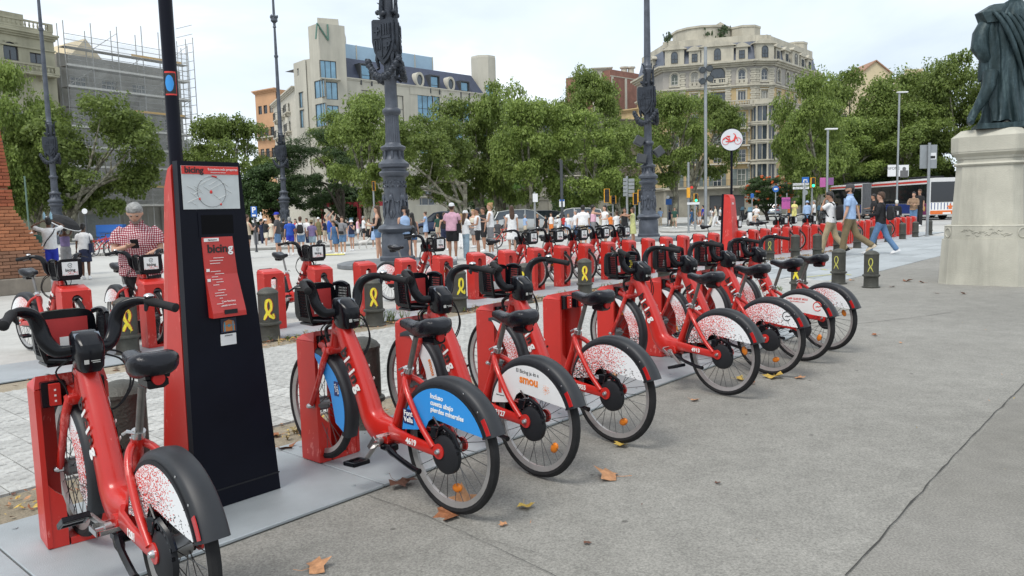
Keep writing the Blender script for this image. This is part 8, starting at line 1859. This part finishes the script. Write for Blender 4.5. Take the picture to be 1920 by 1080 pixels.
# street lamps
for px, py, yt, Y, lb in ((1550, 0, 243, 50, 'thin grey street lamp with flat head in front of the right trees'), (1681, 0, 174, 58, 'grey street lamp with white banners above the bus')):
    q, p, zt = pole('street_lamp', px, py, yt, lb, 'street lamp', .07, Y=Y); b = MB(); b.box((.22, 0, zt+.03), (.75, .26, .09), 0, .02); b.build('lamp_head', SGW, q, smooth=False)
    if px == 1681:
        for a, c_ in ((1664, 1680), (1684, 1704)): o, *_ = plate(q, p, a, c_, 309, 331, SGW, 'banner', dy=-.02, th=.02)
        b = MB(); c_ = at(1695, 322, 58); b.bb(c_.x-p.x-.3, c_.x-p.x+.3, -.026, -.021, c_.z-.42, c_.z+.1); b.ell((c_.x-p.x, -.023, c_.z+.2), (.14, .004, .16)); b.build('banner_figure', GRI, q, smooth=False); put_text('banner_lettering', 'GRIFONE', .28, BLKI, q, (at(1672, 316, 58).x-p.x, -.025, at(1672, 316, 58).z), (1, 0, 0), (0, 0, 1))
    else:
        o, *_ = plate(q, p, 1537, 1548, 333, 351, M('banner_magenta', (.42, .10, .30), .5), 'banner', dy=-.02, th=.02); plate(q, p, 1551, 1563, 333, 347, M('banner_purple', (.20, .08, .22), .5), 'banner', dy=-.02, th=.02)
q, p, zt = pole('street_lamp', 1291, 430, 304, 'slim grey pole carrying amber traffic light and red sign', 'pole', .06, Y=44)
o, *_ = plate(q, p, 1287, 1292.5, 352, 371, TLY, 'signal_head', dy=-.2, th=.16); plate(q, p, 1293.5, 1299, 347, 356, REDI, 'round_sign', dy=-.1, rd=True); plate(q, p, 1288, 1311, 379, 384, SGW, 'street_name_plate')
def traffic_light(px, py, y0, y1, label, Y=None, hw=4.5, green=True, dx=0):
    q, p, zt = pole('traffic_light', px, py, y0+2, label, 'traffic light', .055, Y=Y); o, cx, cz, w_, h_ = plate(q, p, px-hw, px+hw, y0, y1, TLY, 'signal_head', dy=-.28, th=.2)
    for k, nm in enumerate(('lens_red', 'lens_amber', 'lens_green')):
        b = MB(); z = cz+h_*(.31-.31*k); b.tube([(cx, -.283, z), (cx, -.30, z)], w_*.36, 14); m = M('lens_dark', (.02, .02, .02), .2)
        if green and k == 2:
            m = bpy.data.materials.get('lens_lit') or bpy.data.materials.new('lens_lit'); m.use_nodes = True; m.node_tree.nodes['Principled BSDF'].inputs['Base Color'].default_value = (.0, .3, .15, 1); m.node_tree.nodes['Principled BSDF'].inputs['Emission Color'].default_value = (.05, 1, .5, 1); m.node_tree.nodes['Principled BSDF'].inputs['Emission Strength'].default_value = 1.2
        b.build(nm, m, o, smooth=False)
    b = MB(); b.bb(cx-w_*.4, cx+w_*.4, -.276, -.29, cz-h_*.47, cz+h_*.47); b.build('signal_front', BLKM, o, smooth=False); return q, p
traffic_light(1303, 425, 363, 379, 'amber traffic light showing green left of the floodlight mast', 46, 3.5)
traffic_light(1522, 425, 333, 352, 'amber traffic light with green lamp beside the street name board', 52, 4)
traffic_light(1137, 0, 354, 380, 'tall amber traffic light left of the direction boards', 48, 5, False)
traffic_light(1149, 0, 367, 382, 'lower amber traffic light beside the tall one', 50, 5, False)
traffic_light(1190, 0, 362, 384, 'amber traffic light just left of the fourth lamp column', 46, 4, False)
traffic_light(1199, 0, 356, 379, 'traffic light with red pedestrian lamp touching the fourth lamp column', 45, 4, False)
traffic_light(702, 0, 340, 358, 'small amber signal seen through the plane tree left of the largest column', 48, 2.5, False)
traffic_light(1551, 0, 357, 370, 'amber pedestrian signal left of the bus front', 52, 4, False)
# sign boards
q, p, zt = pole('direction_sign', 1176, 0, 330, 'cluster of grey direction boards on a pole left of the fourth lamp column', 'sign', .07, Y=46)
for k in range(5):
    o, *_ = plate(q, p, 1168, 1176, 334+k*7, 340+k*7, GALV, 'direction_board'); plate(q, p, 1178, 1189, 335+k*7, 341+k*7, GALV, 'direction_board')
q, p, zt = pole('parking_sign', 477, 0, 386, 'blue parking sign right of the black terminal', 'sign', .04, Y=34, m=FR_D)
o, cx, cz, w_, h_ = plate(q, p, 472, 482, 387, 407, SGB); put_text('sign_lettering', 'P', .34, WHT, q, (cx, -.084, cz+.07), (1, 0, 0), (0, 0, 1), bold=.01); b = MB(); b.bb(cx-.08, cx+.08, -.086, -.081, cz-.20, cz-.12); b.build('sign_print', WHT, q, smooth=False)
q, p, zt = pole('white_sign', 1003, 0, 360, 'small white sign on a pole left of centre trunk', 'sign', .05, Y=44); plate(q, p, 999, 1008, 363, 379, SGW)
q, p, zt = pole('no_parking_sign', 1054, 0, 300, 'dark post with white rectangular sign in the middle of the trees', 'sign', .10, Y=50, m=FR_D); o, cx, cz, w_, h_ = plate(q, p, 1048.5, 1058.5, 374, 388, SGW); plate(q, p, 1049, 1058, 374, 377.5, SGB, dy=-.09); plate(q, p, 1051.5, 1055.5, 379, 383, GRI, dy=-.09, rd=True)
q, p, zt = pole('street_name_sign', 1507, 0, 336, 'white street name boards and blue arrow sign on a pole left of the walkers', 'sign', .09, Y=50)
for y0, y1 in ((343, 348), (350, 355)): 
    o, cx, cz, w_, h_ = plate(q, p, 1486, 1516, y0, y1, SGW); put_text('sign_lettering', 'ESTACIÓ DEL NORD' if y0 == 343 else 'ARC DE TRIOMF', .12, BLKI, q, (cx, -.084, cz), (1, 0, 0), (0, 0, 1))
plate(q, p, 1503, 1516, 332, 343, SGB); plate(q, p, 1504, 1514, 356, 366, GALV, rd=True); b = MB(); c_ = at(1509, 339, 50); b.tube([(c_.x-p.x-.12, -.085, c_.z-.1), (c_.x-p.x-.1, -.085, c_.z+.05), (c_.x-p.x+.1, -.085, c_.z+.05), (c_.x-p.x+.12, -.085, c_.z-.1)], .03, 4); b.build('sign_print', WHT, q, smooth=False)
q, p, zt = pole('round_blue_sign', 1454, 0, 348, 'round blue traffic sign above the blue-grey car', 'sign', .05, Y=62); o, cx, cz, w_, h_ = plate(q, p, 1448, 1460, 348.5, 360.5, SGB, rd=True); b = MB(); b.bb(cx-.13, cx+.13, -.088, -.081, cz-.05, cz+.07); b.tube([(cx-.07, -.085, cz-.06), (cx-.07, -.085, cz-.09)], .03, 4); b.build('sign_print', WHT, q, smooth=False)
q, p, zt = pole('blue_sign', 1410, 0, 362, 'small square blue sign right of the distant terminal', 'sign', .05, Y=60); plate(q, p, 1407, 1413, 363, 371, SGB)
q, p, zt = pole('metro_sign', 1252, 0, 366, 'blue bus stop panel with round emblem right of the fourth lamp column', 'sign', .05, Y=62); plate(q, p, 1248, 1259, 373, 384, SGB); plate(q, p, 1249, 1255, 367, 372.5, SGW, rd=True)
q, p, zt = pole('poster_stand', 1475, 0, 362, 'magenta poster panel behind the blue-grey car', 'poster', .05, Y=64); plate(q, p, 1465, 1481, 370, 392, M('poster_magenta', (.45, .09, .32), .5)); put_text('poster_lettering', 'TOTEM', .25, NAVYI, q, (at(1473, 376, 64).x-p.x, -.085, at(1473, 376, 64).z), (1, 0, 0), (0, 0, 1))
q, p, zt = pole('grey_sign_post', 1738, 443, 268, 'grey post with the bare back of a rectangular sign, left of the pedestal', 'sign', .055); o, *_ = plate(q, p, 1726, 1759, 271, 316, GALV, dy=.06); plate(q, p, 1744, 1757, 286, 299, SGW, 'sticker', dy=.055, th=.004); plate(q, p, 1746, 1755, 292, 297, BLKI, 'sticker_print', dy=.052, th=.002)
q, p, zt = pole('round_sign', 160, 0, 394, 'small round white sign in front of the scaffolded house', 'sign', .04, Y=38, m=FR_D); plate(q, p, 155.5, 164.5, 389, 403, SGW, rd=True)
q, p, zt = pole('banner_pole', 52, 0, 330, 'thin tall stick held above the group beside the brick plinth', 'pole', .03, Y=30, m=M('stick_green', (.10, .16, .13), .6))
# kiosks and boards far left
p = at(190, 405, 60); b = MB(); b.bb(-1.3, 1.3, 0, .3, 0, 2.1); b.bb(-1.4, 1.4, -.03, 0, 1.0, 2.0); tag(b.build('advert_board', M('board_grey', (.28, .30, .30), .6), None, smooth=False, loc=(p.x, p.y, 0)), 'grey advertising board in front of the scaffolded house', 'board')
p = at(205, 432, 52); b = MB(); b.bb(-.9, .9, 0, .5, 0, 1.3); b.bb(-.8, .8, -.04, 0, .8, 1.2); tag(b.build('market_box', SGB, None, smooth=False, loc=(p.x, p.y, 0)), 'blue box with yellow stripe behind the people at the left', 'box')
p = at(645, 398, 62)
for px, lb in ((637, 'red fronted bus shelter panel under the feathery tree'), (708, 'red awning panel behind the largest lamp column')):
    p = at(px, 398, 70); b = MB(); b.bb(-1.7, 1.7, 0, .8, 2.3, 2.7); b.bb(-1.7, -1.6, 0, .8, 0, 2.3); b.bb(1.6, 1.7, 0, .8, 0, 2.3); tag(b.build('shop_awning', M('awning_red', (.28, .02, .03), .6), None, smooth=False, loc=(p.x, p.y, 0)), lb, 'awning')
p = gnd(628, 478); b = MB(); b.box((0, 0, .02), (.75, .45, .04), .1, .01); tag(b.build('yellow_mat', CM['yellow'], None, smooth=False, loc=(p.x, p.y, 0)), 'small yellow mat on the ground among the crowd', 'mat')
def dog(px, py, label, m, yaw=0):
    p = gnd(px, py); r = empty('dog', (p.x, p.y, 0), yaw, label, 'dog'); b = MB()
    b.tube([(-.22, 0, .27), (-.1, 0, .29), (.08, 0, .29), (.18, 0, .31)], [.06, .085, .10, .075], 10); b.tube([(.16, 0, .33), (.25, 0, .42)], [.06, .05], 8); b.ell((.28, 0, .45), (.065, .055, .055)); b.tube([(.30, 0, .44), (.38, 0, .42)], [.035, .02], 8)
    for sg in (-1, 1):
        b.tube([(.13, sg*.05, .28), (.12, sg*.055, .15), (.14, sg*.055, .02)], [.04, .024, .02], 7); b.tube([(-.17, sg*.05, .28), (-.13, sg*.055, .2), (-.21, sg*.055, .12), (-.19, sg*.055, .02)], [.055, .04, .022, .02], 7); b.tube([(.27, sg*.045, .49), (.25, sg*.075, .43)], [.022, .012], 6)
    b.tube([(-.24, 0, .3), (-.33, 0, .4), (-.36, 0, .5)], [.025, .018, .01], 6); remesh(b.build('dog_body', m, r), .012, 2); return r
dog(682, 467, 'small white dog lying near the balding man', M('fur_white', (.55, .53, .50), .8), .4)
# ================================================================ SMALL THINGS ON THE GROUND
LEAFB = [M('dry_leaf_'+n, c, .75, var=.3, sc=40) for n, c in (('brown', (.24, .09, .035)), ('tan', (.42, .21, .10)), ('yellow', (.48, .33, .07)), ('dark', (.11, .045, .025)))]
def leaf_mesh(seed, m):
    rg = random.Random(seed); b = MB(); pts = []
    for k in range(5):
        a = -pi/2+pi*.18+(k)*(2*pi-.36*pi)/4-pi*0; L_ = (.55, .9, 1.0, .9, .55)[k]; a = pi*(-.15+1.3*k/4)
        pts.append((L_*cos(a), L_*sin(a))); 
        if k < 4: a2 = pi*(-.15+1.3*(k+.5)/4); pts.append((.58*cos(a2), .58*sin(a2)))
    pts.append((-.25, -.2)); pts.append((.0, -.12)); pts.append((.05, -.75)); pts.append((.0, -.75)); pts.append((.1, -.14))
    pts = pts[:9]+[(-.3, -.22), (0, -.14), (.3, -.22)]
    cv = [rg.uniform(-.5, .5) for _ in range(4)]
    h = lambda x, y: .30*abs(x)*(.6+cv[0])+.25*y*y*(.7+cv[1])+.1*sin(5*x+cv[2]*6)+.05
    vs = [(0, 0, h(0, 0)*.06)]+[(x*.09, y*.09, h(x, y)*.09) for x, y in pts]; n = len(pts)
    b.add(vs, [(0, i+1, (i+1) % n+1) for i in range(n)]); b.tube([(0, -.01, .003), (.01, -.05, .006), (.004, -.085, .018)], .0014, 4); return b.mesh('fallen_leaf', m, smooth=False)
LM = [leaf_mesh(i, LEAFB[i % 4]) for i in range(8)]
LV_ = [(868, 945, 1.3, 1, 'large curled plane leaf leaning on the wheel of bike 4619'), (846, 958, 1.2, 0, 'brown plane leaf lying under the wheel of bike 4619'), (745, 905, 1.0, 3, 'dark crumpled leaf at the platform edge'), (762, 902, .8, 3, 'second dark leaf at the platform edge'), (1148, 888, 1.25, 1, 'tan plane leaf lying alone on the asphalt'), (986, 943, .7, 2, 'small yellow leaf in front of bike 2127'), (586, 1058, .95, 1, 'tan leaf near the bottom of the picture'), (945, 978, .35, 1, 'tiny leaf scrap on the asphalt'), (1452, 703, 1.3, 2, 'yellowish leaf under the bike with the black logo'), (1385, 708, .8, 2, 'small leaf behind bike 4913'), (1408, 716, .7, 0, 'brown leaf right of wheel of bike 4913'), (1168, 830, .8, 2, 'leaf under the wheel of bike 0955'), (1300, 746, .6, 1, 'small leaf left of bike 4913'), (1500, 706, .7, 1, 'small leaf right of the black logo bike'), (1642, 626, .6, 0, 'small brown leaf near the last bike'), (1672, 536, .8, 3, 'dark leaf left of the pedestal'), (1700, 526, 1.4, 0, 'reddish leaf clump between bollard and pedestal'), (1730, 528, .9, 0, 'brown leaf close to the pedestal'), (1806, 549, .8, 0, 'orange brown leaf before the pedestal'), (1755, 548, .6, 3, 'dark leaf scrap at the pedestal corner'), (1598, 524, .9, 1, 'tan leaf between the two lone bollards'), (520, 812, .8, 0, 'brown leaf on the dusty strip right of the terminal'), (533, 838, 1.0, 0, 'reddish leaf on the dusty strip beside the dock'), (1150, 705, .6, 1, 'pale leaf on the steel platform'), (1570, 488, .7, 0, 'leaf among the slabs'), (1100, 1010, .3, 3, 'dark speck of leaf on the asphalt'), (1345, 900, .3, 3, 'tiny dark leaf in the open asphalt'), (1690, 640, .35, 1, 'tiny tan leaf in the far asphalt')]
for k, (px, py, sc_, ci, lb) in enumerate(LV_):
    p = gnd(px, py, .02); o = inst('fallen_leaf', LM[ci+4*(k % 2)], None, (p.x, p.y, .022 if py in (905, 902, 705) else .004), rot=(random.uniform(-.2, .2) if k else .7, random.uniform(-.2, .2), k*1.9), sc=sc_); tag(o, lb, 'leaf', 'fallen plane leaves')
# leaf litter drifts and weeds along the dusty strips
def litter(name, n, t0, t1, s0, s1, sz, mats, seed):
    rg = random.Random(seed)
    for mi, m in enumerate(mats):
        b = MB()
        for i in range(n//len(mats)):
            t = rg.uniform(t0, t1); cl = noise.noise(V((t*.9, seed, 0)))
            if rg.random() > .35+1.1*cl: continue
            p = PT(t, rg.triangular(s0, s1, (s0+s1)/2)); a = rg.uniform(0, 6.3); L_ = sz*rg.uniform(.4, 1.5); w_ = L_*rg.uniform(.2, .6); x_, y_ = cos(a), sin(a); z = rg.uniform(.003, .02)
            b.quad((p.x, p.y, z), (p.x+x_*L_*.5-y_*w_*.5, p.y+y_*L_*.5+x_*w_*.5, z+L_*.2), (p.x+x_*L_, p.y+y_*L_, z+rg.uniform(0, .02)), (p.x+x_*L_*.5+y_*w_*.5, p.y+y_*L_*.5-x_*w_*.5, z+L_*.1))
        if b.f: tag(b.build(name, m, smooth=False), kind='stuff')
litter('leaf_litter', 3000, -3.0, 9.0, 1.66, 2.2, .035, LEAFB, 5); litter('leaf_litter', 5200, -2, 24, 5.2, 5.7, .06, LEAFB, 9); litter('leaf_litter', 500, -4, 26, -3, 1.6, .012, LEAFB[1:], 12)
WEED = [M('weed_green', (.10, .14, .035), .7, var=.3), M('weed_dry', (.34, .26, .12), .8, var=.3)]
def weeds(n, t0, t1, s0, s1, h, seed, m):
    rg = random.Random(seed); b = MB()
    for i in range(n):
        t, s = rg.uniform(t0, t1), rg.gauss((s0+s1)/2, (s1-s0)/4); p = PT(t, s)
        for k in range(rg.randint(5, 11)):
            a, L_ = rg.uniform(0, 6.3), h*rg.uniform(.4, 1.2); d = V((cos(a), sin(a), 0)); pr = V((-sin(a), cos(a), 0))*.003; e1, e2 = p+d*L_*.25+V((0, 0, L_*.6)), p+d*L_*.7+V((0, 0, L_*rg.uniform(.5, 1)))
            b.add([p-pr, p+pr, e1+pr*1.2, e1-pr*1.2, e2], [(0, 1, 2, 3), (3, 2, 4)])
            if rg.random() < .5: q = e1; w_ = V((-sin(a+.6), cos(a+.6), .3))*.018; b.quad(q, q+w_+d*.01, q+w_*2.2, q+w_-d*.01)
    tag(b.build('weeds', m, smooth=False), kind='stuff')
weeds(26, -3.0, -1.6, 1.75, 2.2, .16, 1, WEED[0]); weeds(60, 2.0, 16, 5.3, 5.68, .11, 2, WEED[0]); weeds(70, 1.5, 20, 5.25, 5.68, .10, 3, WEED[1]); weeds(20, 3.4, 4.6, 5.55, 5.75, .2, 4, WEED[0]); weeds(16, 9.5, 10.6, 2.1, 2.9, .12, 6, WEED[0]); weeds(22, 16.3, 17.6, 5.5, 6.0, .22, 7, WEED[1]); weeds(18, -.2, .6, 1.7, 2.1, .05, 8, WEED[1])
weeds(25, 1.9, 3.0, 6.6, 7.1, .14, 10, WEED[0])
mb = MB(); rg = random.Random(8)
for k in range(40):
    t, s = rg.uniform(-3, 6.3), rg.uniform(.62, 1.6); p = PT(t, s); a = rg.uniform(0, 3); r_ = rg.uniform(.004, .016); mb.lathe([(r_, .0195), (r_*.6, .0215)], 7, (p.x, p.y), a)
tag(mb.build('gum_spots', M('gum_dark', (.10, .105, .11), .8), smooth=False), kind='stuff')
# chalk lines sprayed on the slabs
mb = MB()
for a, b_ in (((1500, 522), (1590, 512)), ((1492, 531), (1560, 527)), ((1540, 505), (1596, 517))):
    p, q = gnd(*a), gnd(*b_); n_ = V((-(q-p).y, (q-p).x, 0)).normalized()*.03
    for k in range(14):
        if rg.random() < .3: continue
        u, v_ = p.lerp(q, k/14), p.lerp(q, (k+.8)/14); mb.quad(*[(w_.x, w_.y, .0125) for w_ in (u-n_, u+n_, v_+n_, v_-n_)])
tag(mb.build('sprayed_line', YEL_F, smooth=False), kind='structure')
